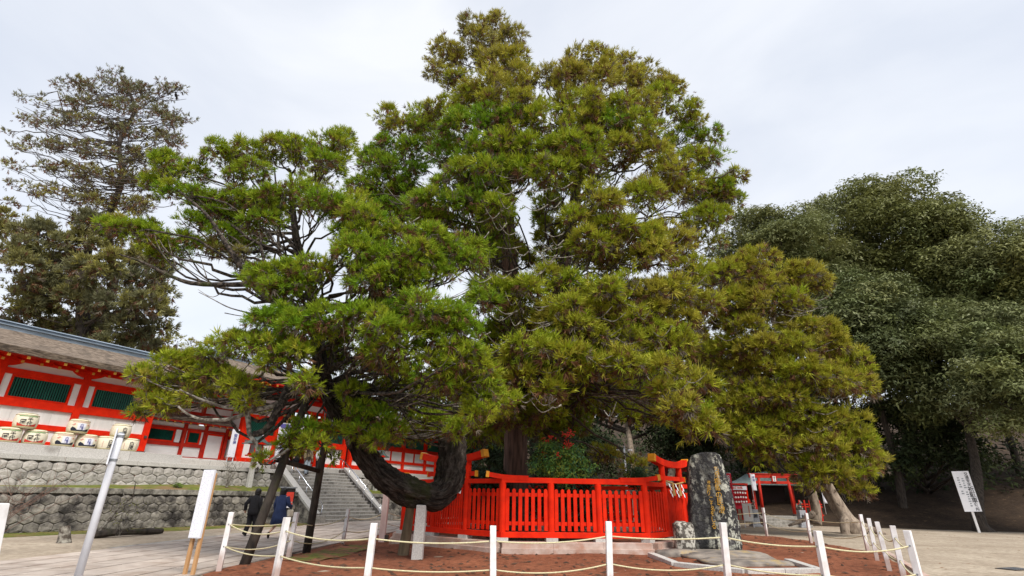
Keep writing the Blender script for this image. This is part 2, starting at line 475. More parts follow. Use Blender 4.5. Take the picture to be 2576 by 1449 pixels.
M['soil'] = ground_mat('red_soil', [(0.3, (0.185, 0.066, 0.036)), (0.7, (0.325, 0.122, 0.064))], 0.5, 7, [(0.30, (0.34, 0.30, 0.28)), (0.58, (1, 1, 1))], (1.6, 0.58, 0.72, (0.13, 0.055, 0.034)), 1.0)
M['litter'] = ground_mat('leaf_litter', [(0.3, (0.040, 0.027, 0.019)), (0.7, (0.085, 0.056, 0.036))], 0.8, 5, [(0.25, (0.4, 0.4, 0.4)), (0.65, (1, 1, 1))], (3, 0.6, 0.7, (0.15, 0.095, 0.055)), 1.0)
M['slab'] = mat('paving_slab', (0.50, 0.43, 0.375), (0.38, 0.32, 0.28), 0.9, 2.5, bmp=0.2, bscale=25, objvar=0.13, stain=(0.27, 0.20, 0.155), stain_scale=0.9, stain_lo=0.48, stain_hi=0.72, world=True)
M['joint_earth'] = mat('joint_earth', (0.07, 0.052, 0.04), (0.04, 0.032, 0.026), 0.95, 6)

def leaf_mat(name, trans=0.3, rough=0.6, spec=0.2):
    m, nt, b = _nodes(name)
    a = nt.nodes.new('ShaderNodeAttribute')
    a.attribute_name = 'tint'
    nt.links.new(a.outputs['Color'], b.inputs['Base Color'])
    b.inputs['Roughness'].default_value = rough
    b.inputs['Specular IOR Level'].default_value = spec
    t = nt.nodes.new('ShaderNodeBsdfTranslucent')
    nt.links.new(a.outputs['Color'], t.inputs['Color'])
    mx = nt.nodes.new('ShaderNodeMixShader')
    mx.inputs[0].default_value = trans
    nt.links.new(b.outputs[0], mx.inputs[1])
    nt.links.new(t.outputs[0], mx.inputs[2])
    nt.links.new(mx.outputs[0], nt.nodes['Material Output'].inputs['Surface'])
    return m
M['needles'] = leaf_mat('cedar_needles', 0.27)
M['leaves'] = leaf_mat('glossy_evergreen_leaves', 0.22, 0.5, 0.22)
M['shaded_leaves'] = leaf_mat('shaded_evergreen_leaves', 0.12, 0.75, 0.08)  # shaded copy of the leaves, with less gloss and translucency

# ------------------------------------------------------------------ writing
def text_obj(txt, size, m, parent, loc, rot=(R(90), 0, 0), name='lettering', vertical=True, depth=0.0, sx=1.0, bend=None, ls=0.95, bold=0.012):
    cu = bpy.data.curves.new(name, 'FONT')
    cu.body = '\n'.join(txt) if vertical else txt
    cu.size = size
    cu.align_x = 'CENTER'
    cu.align_y = 'TOP'
    cu.space_line = ls
    cu.extrude = depth
    cu.resolution_u = 3
    cu.offset = size * bold
    t = bpy.data.objects.new('tmp', cu)
    COL.objects.link(t)
    bpy.context.view_layer.update()
    me = bpy.data.meshes.new_from_object(t.evaluated_get(bpy.context.evaluated_depsgraph_get()))
    bpy.data.objects.remove(t)
    bpy.data.curves.remove(cu)
    me.materials.clear()
    me.materials.append(m)
    if sx != 1.0 or bend:
        for v in me.vertices:
            v.co.x *= sx
            if bend:
                bend(v)
    return put(name, me, parent, loc, rot)
# ================================================================== the setting
def sheet(name, poly, z, m, kind='structure', label=None, cat=None):
    mb = MB().add([(x, y, z) for x, y in poly], [tuple(range(len(poly)))])
    return tag(mb.build(name, m), label, cat, kind=kind)

def inside(poly, x, y):
    c = False
    for i in range(len(poly)):
        (x1, y1), (x2, y2) = poly[i - 1], poly[i]
        if (y1 > y) != (y2 > y) and x < (x2 - x1) * (y - y1) / (y2 - y1) + x1:
            c = not c
    return c

sheet('ground', [(-600, -200), (600, -200), (600, 900), (-600, 900)], 0, M['sand'])

# red soil bed under the great cedar, gently uneven
BED = [(-5.75, 10.9), (-4.2, 9.6), (-2.2, 8.5), (0, 8.3), (3.5, 8.3), (6.6, 8.4), (7.9, 10.8), (9.2, 13.1), (10.45, 15.4), (11.9, 18.0), (12.0, 21.7), (12.1, 25.6), (9, 29), (2, 31), (-3, 29.5), (-4.6, 25), (-5.0, 21), (-5.3, 18), (-5.6, 13.6)]
def grid_patch(name, poly, step, zfun, m, kind, label=None, cat=None):
    xs, ys = [p[0] for p in poly], [p[1] for p in poly]
    x0, y0 = min(xs), min(ys)
    nx, ny = int((max(xs) - x0) / step) + 2, int((max(ys) - y0) / step) + 2
    bm = bmesh.new()
    g = [[bm.verts.new((x0 + i * step, y0 + j * step, 0)) for j in range(ny)] for i in range(nx)]
    for i in range(nx - 1):
        for j in range(ny - 1):
            bm.faces.new((g[i][j], g[i + 1][j], g[i + 1][j + 1], g[i][j + 1]))
    # trim to the outline
    for k in range(len(poly)):
        (ax, ay), (bx, by) = poly[k], poly[(k + 1) % len(poly)]
        if abs(ax - bx) + abs(ay - by) < 1e-6:
            continue
        bmesh.ops.bisect_plane(bm, geom=bm.verts[:] + bm.edges[:] + bm.faces[:], plane_co=(ax, ay, 0), plane_no=(by - ay, -(bx - ax), 0))
    for f in [f for f in bm.faces if not inside(poly, f.calc_center_median().x, f.calc_center_median().y)]:
        bm.faces.remove(f)
    for v in [v for v in bm.verts if not v.link_faces]:
        bm.verts.remove(v)
    for v in bm.verts:
        v.co.z = zfun(v.co.x, v.co.y)
    me = bpy.data.meshes.new(name)
    bm.to_mesh(me)
    bm.free()
    me.materials.append(m)
    me.polygons.foreach_set('use_smooth', [True] * len(me.polygons))
    return tag(put(name, me), label, cat, kind=kind)
def soil_z(x, y):
    return 0.022 + 0.012 * math.sin(x * 1.9 + y) + 0.010 * math.sin(y * 2.7 - x * 1.3) + 0.006 * math.sin(5 * x + 3 * y)
grid_patch('soil_bed', BED, 0.5, soil_z, M['soil'], 'structure')

# mossy strip along the foot of the lower wall and on the lower terrace
def bpoly(pts):
    return [bl(s, d)[:2] for s, d in pts]
sheet('moss_verge', bpoly([(-6, 0.05), (-6, -1.9), (-2, -2.2), (1, -1.7), (4, -2.4), (7, -2.0), (10, -2.6), (12, -2.2), (12, 0.05)]), 0.006, M['moss'])
grid_patch('moss_patch', [(-5.3, 13.2), (-4.4, 13.3), (-4.0, 14.5), (-3.9, 16.2), (-4.3, 17.4), (-4.9, 16.8), (-5.15, 15.0)], 0.25,
           lambda x, y: soil_z(x, y) + 0.012 + 0.02 * max(0, math.sin(x * 7) * math.cos(y * 6)), M['moss_soil'], 'stuff', 'patch of green moss on the red soil beside the path', 'moss')
sheet('gravel_strip', [(-10.9, 15.5), (-10.2, 15.5), (-9.4, 25.0), (-9.1, 30.0), (-9.9, 29.8), (-10.2, 25)], 0.006, M['hex_pale'])

# paved path: every slab a piece of the path
path = thing('path', None, None)
tag(path, kind='structure')
pb = MB().add([(-11.1, 5, 0.004), (-5.75, 5, 0.004), (-5.75, 11, 0.004), (-5.45, 17, 0.004), (-4.7, 25, 0.004), (-5.0, 34, 0.004), (-7.4, 36, 0.004), (-10.4, 30.2, 0.004), (-10.2, 24, 0.004), (-10.4, 18, 0.004), (-11.1, 11, 0.004)], [tuple(range(11))])
pb.build('path_bed', M['joint_earth'], path)
def path_x(t, y):                     # t 0..1 across the path
    xl = np.interp(y, [5, 11, 18, 24, 30.5, 36], [-11.0, -10.95, -10.3, -10.0, -10.0, -9.2])
    xr = np.interp(y, [5, 11, 17, 25, 34, 36], [-5.8, -5.78, -5.5, -4.75, -5.05, -6.0])
    return xl + (xr - xl) * t
slab_rnd = random.Random(3)
cols = [0.0]
while cols[-1] < 1:
    cols.append(min(1.0, cols[-1] + slab_rnd.uniform(0.115, 0.165)))
if 1 - cols[-2] < 0.06:
    cols.pop(-2)
for c0, c1 in zip(cols, cols[1:]):
    y = 6.5 + slab_rnd.uniform(0, 1.5)
    while y < 33.5:
        ln = slab_rnd.uniform(1.3, 2.6)
        y1 = min(y + ln, 34)
        sk = slab_rnd.uniform(-0.12, 0.12)
        q = 0.026
        ps = [(path_x(c0, y) + q, y + q), (path_x(c1, y + sk) - q, y + sk + q), (path_x(c1, y1 + sk) - q, y1 + sk - q), (path_x(c0, y1) + q, y1 - q)]
        h = 0.022 + slab_rnd.uniform(0, 0.008)
        mb = MB().prism([(px, py, 0.002) for px, py in ps], (0, 0, h))
        cx, cy = sum(p[0] for p in ps) / 4, sum(p[1] for p in ps) / 4
        mb.v = [(a - cx, b - cy, c) for a, b, c in mb.v]
        mb.build('paving_slab', M['slab'], path, loc=(cx, cy, 0))
        y = y1
        if y1 >= 34: break

# terraces behind the walls (earth bodies)
ter = thing('terrace', None, None, BP0, BRZ)
tag(ter, kind='structure')
def moss_top(x0, x1, name):
    mb = MB()
    n = 24
    for i in range(n + 1):
        x = x0 + (x1 - x0) * i / n
        zb = np.interp(x, [-2, 0, 4, 7, 12, 30], [1.56, 1.57, 1.70, 1.80, 1.80, 1.80])
        for k, (d, z) in enumerate([(0.22, 1.525), (0.9, 1.53 + 0.4 * (zb - 1.53)), (2.12, zb)]):
            mb.v.append((x, d, z + 0.012 * math.sin(3 * x + 5 * k)))
    for i in range(n):
        for k in range(2):
            a = i * 3 + k
            mb.f.append((a, a + 3, a + 4, a + 1)); mb.mi.append(0)
    return mb.build(name, M['moss'], ter, smooth=True)
moss_top(-8, 11.75, 'moss_bed')
moss_top(17.5, 40, 'moss_bed')
MB().box(-8, 11.7, 0.3, 30, -0.2, 1.48).box(17.55, 60, 0.3, 30, -0.2, 1.48).build('earth_fill', M['mortar'], ter)
MB().box(-8, 11.7, 2.35, 40, 1.4, 2.715).box(17.55, 60, 2.35, 40, 1.4, 2.715).box(11.7, 17.55, 2.75, 40, 0, 2.715).build('earth_fill', M['sand'], ter)
MB().box(-8, 60, 3.62, 12, 2.6, 3.10).build('podium', M['granite'], ter, bevel=0.02)
for k in range(6):   # kerb blocks of the podium seen beside the lantern
    MB().box(6.55 + k * 1.9, 6.55 + k * 1.9 + 1.885, 3.30, 3.64, 2.72, 3.02).build('kerb_block', M['granite'], ter, bevel=0.015)

# ------------------------------------------------------------------ hexagonal stone retaining walls
def hex_mesh(w, side, sl, zlo, zhi, m, seed):
    """pillow-faced hexagon with points up and down, clipped to zlo..zhi about its centre"""
    rr = random.Random(seed)
    j = lambda a: rr.uniform(-a, a)
    hw, hh = w / 2 - 0.007, side / 2
    base = [(0, -hh - sl + 0.012), (hw, -hh), (hw, hh), (0, hh + sl - 0.012), (-hw, hh), (-hw, -hh)]
    base = [(x + j(0.012), z + j(0.012)) for x, z in base]
    def clip(poly, zc, keep_below):
        out = []
        for i in range(len(poly)):
            a, b = poly[i - 1], poly[i]
            ia, ib = (a[1] <= zc) == keep_below, (b[1] <= zc) == keep_below
            if ia != ib:
                t = (zc - a[1]) / (b[1] - a[1])
                out.append((a[0] + (b[0] - a[0]) * t, zc))
            if ib:
                out.append(b)
        return out
    if zhi is not None: base = clip(base, zhi, True)
    if zlo is not None: base = clip(base, zlo, False)
    n = len(base)
    cx, cz = sum(p[0] for p in base) / n, sum(p[1] for p in base) / n
    mb = MB()
    rings = [(1.0, 0.05), (1.0, -0.006), (0.90, -0.026), (0.45, -0.036)]
    for q, d in rings:
        for x, z in base:
            mb.v.append((cx + (x - cx) * q, d + (j(0.012) if q < 1 else 0), cz + (z - cz) * q))
    for r in range(3):
        for i in range(n):
            k = (i + 1) % n
            mb.f.append((r * n + i, r * n + k, (r + 1) * n + k, (r + 1) * n + i)); mb.mi.append(0)
    mb.f.append(tuple(3 * n + i for i in range(n))); mb.mi.append(0)
    return mb.mesh('wall_stone', m)

def hex_wall(label, s0, s1, d, z0, z1, w, side, sl, mstone, mcope, cope, name='stone_retaining_wall', start_z=None):
    t = thing(name, label, 'retaining wall', bl(s0, d), BRZ, 'hexagonal stone terrace walls')
    L = s1 - s0
    MB().box(0, L, 0.03, 0.35, min(z0, 0 if z0 < 0.5 else z0) - 0.1, z1 - 0.002).build('backing', M['mortar'], t)
    pitch = side + sl
    cache = {}
    row = 0
    zc = z1 - 0.30 + side / 2 - 0.02 if start_z is None else start_z
    sr = random.Random(hash(label) % 1000 if False else int(s0 * 10 + z1 * 100))
    while zc + side / 2 + sl > z0 + 0.04:
        off = (row % 2) * w / 2
        k = -1
        while True:
            x = k * w + off + w / 2
            k += 1
            if x - w / 2 < -0.02: continue
            if x + w / 2 > L + 0.02: break
            hi = (z1 - 0.004 - zc) if zc + side / 2 + sl > z1 - 0.004 else None
            lo = (z0 - zc) if zc - side / 2 - sl < z0 else None
            key = (row, sr.randrange(4))
            if key not in cache:
                cache[key] = hex_mesh(w, side, sl, lo, hi, mstone, row * 7 + key[1])
            put('wall_stone', cache[key], t, (x, 0, zc))
        row += 1
        zc -= pitch
    x = 0
    while x < L - 0.05:
        ln = min(sr.uniform(1.0, 1.7), L - x)
        if L - x - ln < 0.3: ln = L - x
        MB().box(x + 0.004, x + ln - 0.004, -0.06, 0.34, z1, cope).build('coping_block', mcope, t, bevel=0.012)
        x += ln
    return t
hex_wall('dark weathered lower retaining wall of hexagonal stones behind the fallen log', -2.6, 11.75, 0.0, 0.0, 1.32, 0.44, 0.20, 0.115, M['hex_dark'], M['cope_dark'], 1.53)
hex_wall('pale upper retaining wall of hexagonal stones below the sake barrels', -2.6, 11.75, 2.05, 1.45, 2.52, 0.48, 0.215, 0.125, M['hex_pale'], M['granite'], 2.72)
hex_wall('lower retaining wall of hexagonal stones beyond the staircase', 17.5, 25.5, 0.0, 0.0, 1.32, 0.44, 0.20, 0.115, M['hex_dark'], M['cope_dark'], 1.53)
hex_wall('upper retaining wall of hexagonal stones beyond the staircase', 17.5, 25.5, 2.05, 1.5, 2.52, 0.48, 0.215, 0.125, M['hex_pale'], M['granite'], 2.72)

# long granite kerb carrying the barrels
gk = thing('granite_kerb', 'long pale granite kerb blocks carrying the row of sake barrels', 'kerb', bl(-2.6, 2.4), BRZ)
x = 0
for ln in (2.0, 2.02, 2.67, 2.35):
    MB().box(x + 0.004, x + ln - 0.004, 0, 1.2, 2.716, 3.13).build('granite_block', M['granite'], gk, bevel=0.012)
    x += ln

# ------------------------------------------------------------------ staircase
S0, S1, NST = 12.3, 17.1, 15
st = thing('stone_staircase', 'wide grey stone staircase climbing to the shrine gate', 'staircase', bl(S0, -1.25), BRZ)
RUN, RISE = 3.75 / NST, 2.74 / NST
for k in range(NST):
    MB().box(0.005, S1 - S0 - 0.005, k * RUN, k * RUN + RUN + 0.05, 0 if k == 0 else (k - 0.6) * RISE, (k + 1) * RISE).build('step', M['step'], st, bevel=0.018)
    MB().box(0.006, S1 - S0 - 0.006, k * RUN - 0.012, k * RUN + 0.10, (k + 1) * RISE - 0.045, (k + 1) * RISE + 0.004).build('lit_edge_strip', M['granite'], st.children[-1], bevel=0.006)  # pale strip stands in for light caught on the step edge
for sd, nm in ((-0.42, 'cheek_wall'), (S1 - S0 + 0.02, 'cheek_wall')):
    mb = MB().prism([(sd, 0.0, -0.05), (sd, 0.0, 0.42), (sd, 3.75, 2.98), (sd, 4.2, 2.98), (sd, 4.2, -0.05)], (0.4, 0, 0))
    cw = mb.build(nm, M['hex_dark'], st)
    MB().bar((sd + 0.2, -0.05, 0.44), (sd + 0.2, 3.78, 3.06), 0.46, 0.14).build('sloping_coping', M['granite'], cw, bevel=0.012)
    MB().box(sd - 0.08, sd + 0.48, -0.52, 0.02, -0.02, 0.40).build('end_block', M['step'], cw, bevel=0.02)
def handrail(s, label):
    t = thing('handrail', label, 'handrail', bl(s, -1.25), BRZ, 'steel handrails of the staircase')
    top = [(0, -0.05, 0.62), (0, 0.05, 0.93), (0, 3.75, 3.60), (0, 4.15, 3.62)]
    MB().tube([(0, 0.02, 0.02), (0, 0.02, 0.90)], 0.02, 8).build('post', M['steel'], t, smooth=True)
    for k in range(1, 6):
        y = 3.75 * k / 5
        zt = 0.93 + (y - 0.05) * (2.67 / 3.70)
        MB().tube([(0, y, zt - 0.95), (0, y, zt)], 0.017, 8).build('post', M['steel'], t, smooth=True)
    MB().tube(top[1:], 0.03, 8).build('rail', M['steel'], t, smooth=True)
handrail(12.48, 'steel handrail on the side of the stairs with the lantern')
handrail(16.95, 'steel handrail on the side of the stairs with the bent cedar limb')

# forest floor rising behind the trees; its hidden high rear blocks horizon light
mb = MB()
nx, ny = 34, 12
for i in range(nx):
    for j in range(ny):
        x = -30 + i * 5.0
        y = np.interp(j, [0, 2, 6, 11], [0, 4, 18, 60]) + np.interp(x, [-30, -2, 14, 22, 30, 60, 140], [52, 44, 40, 37, 34.0, 24, 10])
        z = np.interp(j, [0, 1, 2, 6, 11], [0.01, 0.22, 0.8, 5.5, 16]) + 0.12 * math.sin(x * 1.3 + j)* (j > 0)
        mb.v.append((x, y, z))
for i in range(nx - 1):
    for j in range(ny - 1):
        a = i * ny + j
        mb.f.append((a, a + ny, a + ny + 1, a + 1)); mb.mi.append(0)
tag(mb.build('forest_floor', M['litter'], smooth=True), kind='structure')
# ================================================================== shrine buildings (terrace frame)
def bx(name, x0, x1, y0, y1, z0, z1, m, parent, bevel=0):
    return MB().box(x0, x1, y0, y1, z0, z1).build(name, m, parent, bevel=bevel)

def thatch_roof(t, x0, x1, name='roof', dz=0, dd=0, k=1.0, ridge=True):
    prof = [(2.66, 6.58), (2.58, 6.84), (3.4, 7.02), (4.4, 7.36), (5.4, 7.84), (6.1, 8.22), (6.5, 8.22), (7.2, 7.84), (8.2, 7.36), (9.2, 7.02), (10.0, 6.84), (9.94, 6.58), (8.6, 6.9), (6.3, 7.5), (4.0, 6.9)]
    prof = [(6.3 + (d - 6.3) * k + dd, 6.58 + (z - 6.58) * k + dz) for d, z in prof]
    mb = MB()
    n = max(2, int((x1 - x0) / 0.6))
    rr = random.Random(int(x0 * 7))
    for i in range(n + 1):
        x = x0 + (x1 - x0) * i / n
        for q, (d, z) in enumerate(prof):
            j = 0.018 if 0 < q < 11 else 0.006
            mb.v.append((x, d, z + rr.uniform(-j, j)))
    m_ = len(prof)
    for i in range(n):
        for q in range(m_):
            a, b = i * m_ + q, i * m_ + (q + 1) % m_
            mb.f.append((a, b, b + m_, a + m_)); mb.mi.append(0)
    mb.f.append(tuple(range(m_))); mb.f.append(tuple(n * m_ + q for q in range(m_ - 1, -1, -1))); mb.mi += [0, 0]
    roof = mb.build(name, M['thatch'], t, smooth=False)
    if ridge:
        zt = 6.58 + (8.22 - 6.58) * k + dz
        dc = 6.3 + dd
        rb = MB().box(x0 - 0.05, x1 + 0.05, dc - 0.34, dc + 0.34, zt - 0.12, zt + 0.10)
        rb.box(x0 - 0.08, x1 + 0.08, dc - 0.44, dc + 0.44, zt + 0.10, zt + 0.15)
        rb.box(x0 - 0.05, x1 + 0.05, dc - 0.26, dc + 0.26, zt + 0.15, zt + 0.27)
        rb.prism([(x0 - 0.1, dc - 0.38, zt + 0.27), (x0 - 0.1, dc + 0.38, zt + 0.27), (x0 - 0.1, dc + 0.30, zt + 0.33), (x0 - 0.1, dc, zt + 0.39), (x0 - 0.1, dc - 0.30, zt + 0.33)], (x1 - x0 + 0.2, 0, 0))
        rb.build('ridge_cap', M['copper'], roof)
    return roof

def eaves(t, x0, x1, wall_d, zw, eave_d, ze, step=0.64, name='rafter'):
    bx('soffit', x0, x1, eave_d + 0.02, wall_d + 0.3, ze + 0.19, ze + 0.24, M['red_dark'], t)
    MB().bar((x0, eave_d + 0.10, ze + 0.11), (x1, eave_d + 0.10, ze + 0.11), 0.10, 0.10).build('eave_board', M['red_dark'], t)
    ra = MB().bar((0, wall_d + 0.2, zw), (0, eave_d + 0.06, ze), 0.10, 0.12).mesh('rafter', M['red'])
    cap = MB().box(-0.055, 0.055, eave_d + 0.03, eave_d + 0.058, ze - 0.055, ze + 0.055).mesh('brass_cap', M['gold'])
    lo = MB().bar((0, wall_d + 0.1, zw - 0.18), (0, eave_d + 0.45, ze - 0.12), 0.09, 0.11).mesh('lower_rafter', M['red'])
    cap2 = MB().box(-0.05, 0.05, eave_d + 0.425, eave_d + 0.448, ze - 0.17, ze - 0.07).mesh('brass_cap', M['gold'])
    x = x0 + 0.2
    while x < x1 - 0.1:
        o = put('rafter', ra, t, (x, 0, 0)); put('brass_cap', cap, o)
        o = put('rafter', lo, t, (x - 0.03, 0, 0)); put('brass_cap', cap2, o)
        x += step

def slat_window(t, x0, x1, z0, z1, d, n, m=None):
    w = MB()
    fr = 0.09
    w.box(x0 - fr, x1 + fr, d - 0.05, d + 0.08, z1, z1 + fr).box(x0 - fr, x1 + fr, d - 0.05, d + 0.08, z0 - fr, z0).box(x0 - fr, x0, d - 0.05, d + 0.08, z0, z1).box(x1, x1 + fr, d - 0.05, d + 0.08, z0, z1)
    win = w.build('window', M['red'], t)
    bx('pane', x0, x1, d + 0.06, d + 0.08, z0, z1, M['glass_dark'], win)
    s = MB()
    for k in range(n):
        xc = x0 + (k + 0.5) * (x1 - x0) / n
        hw = 0.30 * (x1 - x0) / n
        s.add([(xc - hw, d + 0.03, z0), (xc, d - 0.02, z0), (xc + hw, d + 0.03, z0), (xc - hw, d + 0.03, z1), (xc, d - 0.02, z1), (xc + hw, d + 0.03, z1)], [(0, 1, 4, 3), (1, 2, 5, 4), (0, 3, 5, 2)])
    tag(s.build('slats', m or M['green_slat'], win), kind='stuff')
    return win

def bracket(t, x, d, z, w=0.62, sgn=0):
    """boat-shaped bracket arm on a post head"""
    pts = []
    for a in np.linspace(-1, 1, 13):
        pts.append((x + a * w, d - 0.13, z - 0.20 * (1 - abs(a) ** 2.2) - 0.02))
    pts = [(x - w, d - 0.13, z)] + pts + [(x + w, d - 0.13, z)]
    MB().prism(pts, (0, 0.26, 0)).build('bracket', M['red'], t)

# --- corridor with the green slatted windows
cor = thing('shrine_corridor', 'long red and white shrine corridor with green slatted windows and bark roof', 'building', BP0, BRZ)
D = 4.0
POSTS = [-4.0, -0.93, 2.1, 5.2]
for s in POSTS:
    o = bx('post', s - 0.14, s + 0.14, D - 0.14, D + 0.14, 3.14, 6.66, M['red'], cor, 0.01)
    bx('post_foot', s - 0.17, s + 0.17, D - 0.17, D + 0.17, 3.09, 3.26, M['iron'], o)
    bracket(cor, s, D, 6.48)
for a, b in zip(POSTS, POSTS[1:]):
    x0, x1 = a + 0.14, b - 0.14
    for z0, z1, dd in ((3.14, 3.36, 0.07), (3.81, 4.04, 0.09), (4.66, 4.97, 0.13), (5.95, 6.19, 0.13)):
        bx('beam', x0, x1, D - dd, D + dd, z0, z1, M['red'], cor, 0.008)
    for z0, z1 in ((3.36, 3.81), (6.19, 6.50)):
        bx('wall_panel', x0, x1, D - 0.02, D + 0.04, z0, z1, M['plaster'], cor)
    n = 4
    for k in range(n):     # board wall below the window
        w = (x1 - x0) / n
        bx('wall_board', x0 + k * w + 0.003, x0 + (k + 1) * w - 0.003, D - 0.02, D + 0.04, 4.04, 4.66, M['boards'], cor)
    slat_window(cor, x0 + 0.36, x1 - 0.36, 5.06, 5.86, D, 22)
    for q0, q1 in ((x0, x0 + 0.27), (x1 - 0.27, x1)):
        bx('wall_panel', q0, q1, D - 0.02, D + 0.04, 4.97, 5.95, M['plaster'], cor)
bx('wall_plate', -5.2, 10.05, D - 0.16, D + 0.16, 6.485, 6.70, M['red'], cor, 0.01)
bx('bracing_boss', 5.2 - 0.06, 5.2 + 0.06, D - 0.20, D - 0.14, 3.88, 4.0, M['iron'], cor)
eaves(cor, -4.6, 10.0, D, 6.82, 2.70, 6.50)
thatch_roof(cor, -5.2, 10.0)
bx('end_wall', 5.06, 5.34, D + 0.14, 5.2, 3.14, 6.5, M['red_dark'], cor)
bx('back_wall', -5, 10.2, 8.4, 8.5, 3.1, 6.8, M['plaster'], cor)

# --- recessed wing with a little bark-roofed canopy
wing = thing('shrine_wing', 'recessed low shrine wing with dark windows and white door under small eaves', 'building', BP0, BRZ)
D2 = 5.0
WP = [5.46, 7.62, 8.78, 10.05]
for s in WP:
    bx('post', s - 0.09, s + 0.09, D2 - 0.10, D2 + 0.10, 3.11, 4.92, M['red_dark'], wing, 0.006)
for a, b in zip(WP, WP[1:]):
    x0, x1 = a + 0.09, b - 0.09
    for z0, z1 in ((3.11, 3.22), (4.58, 4.70)):
        bx('beam', x0, x1, D2 - 0.07, D2 + 0.07, z0, z1, M['red_dark'], wing)
    bx('wall_panel', x0, x1, D2 - 0.01, D2 + 0.04, 4.70, 4.92, M['plaster'], wing)
for x0, x1, w0, w1 in ((5.55, 7.53, 5.62, 7.06), (7.71, 8.69, 7.90, 8.46)):
    bx('beam', x0, x1, D2 - 0.08, D2 + 0.08, 3.72, 3.90, M['red_dark'], wing)
    bx('wall_panel', x0, x1, D2 - 0.01, D2 + 0.04, 3.22, 3.72, M['plaster'], wing)
    slat_window(wing, w0, w1, 3.98, 4.50, D2, 30, M['green_slat'])
for q0, q1 in ((7.2, 7.48), (7.72, 7.79), (8.56, 8.68)):
    bx('wall_panel', q0, q1, D2 - 0.01, D2 + 0.04, 3.92, 4.58, M['plaster'], wing)
dr = bx('door', 8.95, 9.83, D2 - 0.01, D2 + 0.05, 3.24, 4.46, M['plaster'], wing)
bx('door_frame', 8.87, 8.95, D2 - 0.05, D2 + 0.06, 3.22, 4.56, M['red'], dr)
bx('door_frame', 9.83, 9.92, D2 - 0.05, D2 + 0.06, 3.22, 4.56, M['red'], dr)
bx('door_frame', 8.95, 9.83, D2 - 0.05, D2 + 0.06, 4.46, 4.56, M['red'], dr)
# upper wall of the recess
bx('wall_panel', 5.4, 10.1, D2 + 0.05, D2 + 0.1, 5.5, 6.5, M['plaster'], wing)
for z0, z1 in ((5.45, 5.62), (5.98, 6.14)):
    bx('beam', 5.4, 10.1, D2 - 0.06, D2 + 0.05, z0, z1, M['red_dark'], wing)
for s in (6.9, 8.4):
    bx('post', s - 0.1, s + 0.1, D2 - 0.08, D2 + 0.045, 5.62, 5.98, M['red_dark'], wing)
rf = MB().prism([(5.5, 4.18, 4.98), (5.5, 4.14, 5.10), (5.5, 5.05, 5.50), (5.5, 5.05, 5.30)], (4.5, 0, 0)).build('canopy_roof', M['thatch'], wing)
bx('canopy_eave', 5.5, 10.0, 4.22, 4.30, 4.90, 4.98, M['red_dark'], rf)
ra = MB().bar((0, 5.0, 5.2), (0, 4.24, 4.88), 0.07, 0.08).mesh('rafter', M['red_dark'])
cp = MB().box(-0.035, 0.035, 4.19, 4.215, 4.84, 4.91).mesh('brass_cap', M['gold'])
for k in range(11):
    o = put('rafter', ra, wing, (5.75 + k * 0.42, 0, 0)); put('brass_cap', cp, o)

# --- gate
gate = thing('shrine_gate', 'tall red shrine gate with straw rope and green lattice at the stair head', 'building', BP0, BRZ)
GP = [10.35, 12.6, 16.1, 18.2]
for s in GP:
    for dd in (D, 7.6):
        o = bx('post', s - 0.17, s + 0.17, dd - 0.17, dd + 0.17, 3.12, 7.2, M['red'], gate, 0.02)
        bx('post_foot', s - 0.20, s + 0.20, dd - 0.20, dd + 0.20, 3.09, 3.30, M['red'], o)
for x0, x1, kind in ((10.52, 12.43, 'lattice'), (16.27, 18.03, 'lattice')):
    for z0, z1, dd in ((3.12, 3.34, 0.12), (4.34, 4.62, 0.15), (5.56, 5.82, 0.15), (6.36, 6.56, 0.15)):
        bx('beam', x0, x1, D - dd, D + dd, z0, z1, M['red'], gate, 0.008)
    bx('wall_panel', x0, x1, D - 0.02, D + 0.05, 3.34, 4.34, M['plaster'], gate)
    bx('wall_panel', x0, x1, D - 0.02, D + 0.05, 5.82, 6.36, M['plaster'], gate)
    w = bx('window_frame', x0, x1, D - 0.06, D + 0.06, 4.62, 4.72, M['red'], gate)
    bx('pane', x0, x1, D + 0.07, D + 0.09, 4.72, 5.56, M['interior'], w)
    lt = MB()
    L, H = x1 - x0, 0.84
    for sg in (1, -1):
        k = -H
        while k < L:
            a0, a1 = max(0, k), min(L, k + H)
            if a1 > a0:
                za, zb = (a0 - k), (a1 - k)
                if sg < 0: za, zb = H - za, H - zb
                lt.bar((x0 + a0, D + 0.01 * sg, 4.72 + za), (x0 + a1, D + 0.01 * sg, 4.72 + zb), 0.022, 0.03, (0, 1, 0))
            k += 0.125
    tag(lt.build('lattice', M['green_lattice'], w), kind='stuff')
for z0, z1 in ((6.36, 6.56), (6.95, 7.20)):
    bx('lintel', 12.77, 15.93, D - 0.16, D + 0.16, z0, z1, M['red'], gate, 0.01)
bx('wall_panel', 12.77, 15.93, D - 0.02, D + 0.05, 6.56, 6.95, M['plaster'], gate)
for x0, x1 in ((10.52, 12.43), (16.27, 18.03)):
    bx('beam', x0, x1, D - 0.16, D + 0.16, 6.95, 7.20, M['red'], gate, 0.01)
    bx('wall_panel', x0, x1, D - 0.02, D + 0.05, 6.56, 6.95, M['plaster'], gate)
bx('lintel', 12.77, 15.93, D - 0.10, D + 0.10, 5.90, 6.12, M['red_dark'], gate)
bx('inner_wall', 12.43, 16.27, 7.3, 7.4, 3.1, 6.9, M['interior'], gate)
bx('inner_wall', 10.4, 10.46, D + 0.2, 7.5, 3.1, 6.9, M['plaster'], gate)
bx('inner_wall', 12.56, 12.62, D + 0.2, 7.4, 3.3, 6.3, M['red_dark'], gate)
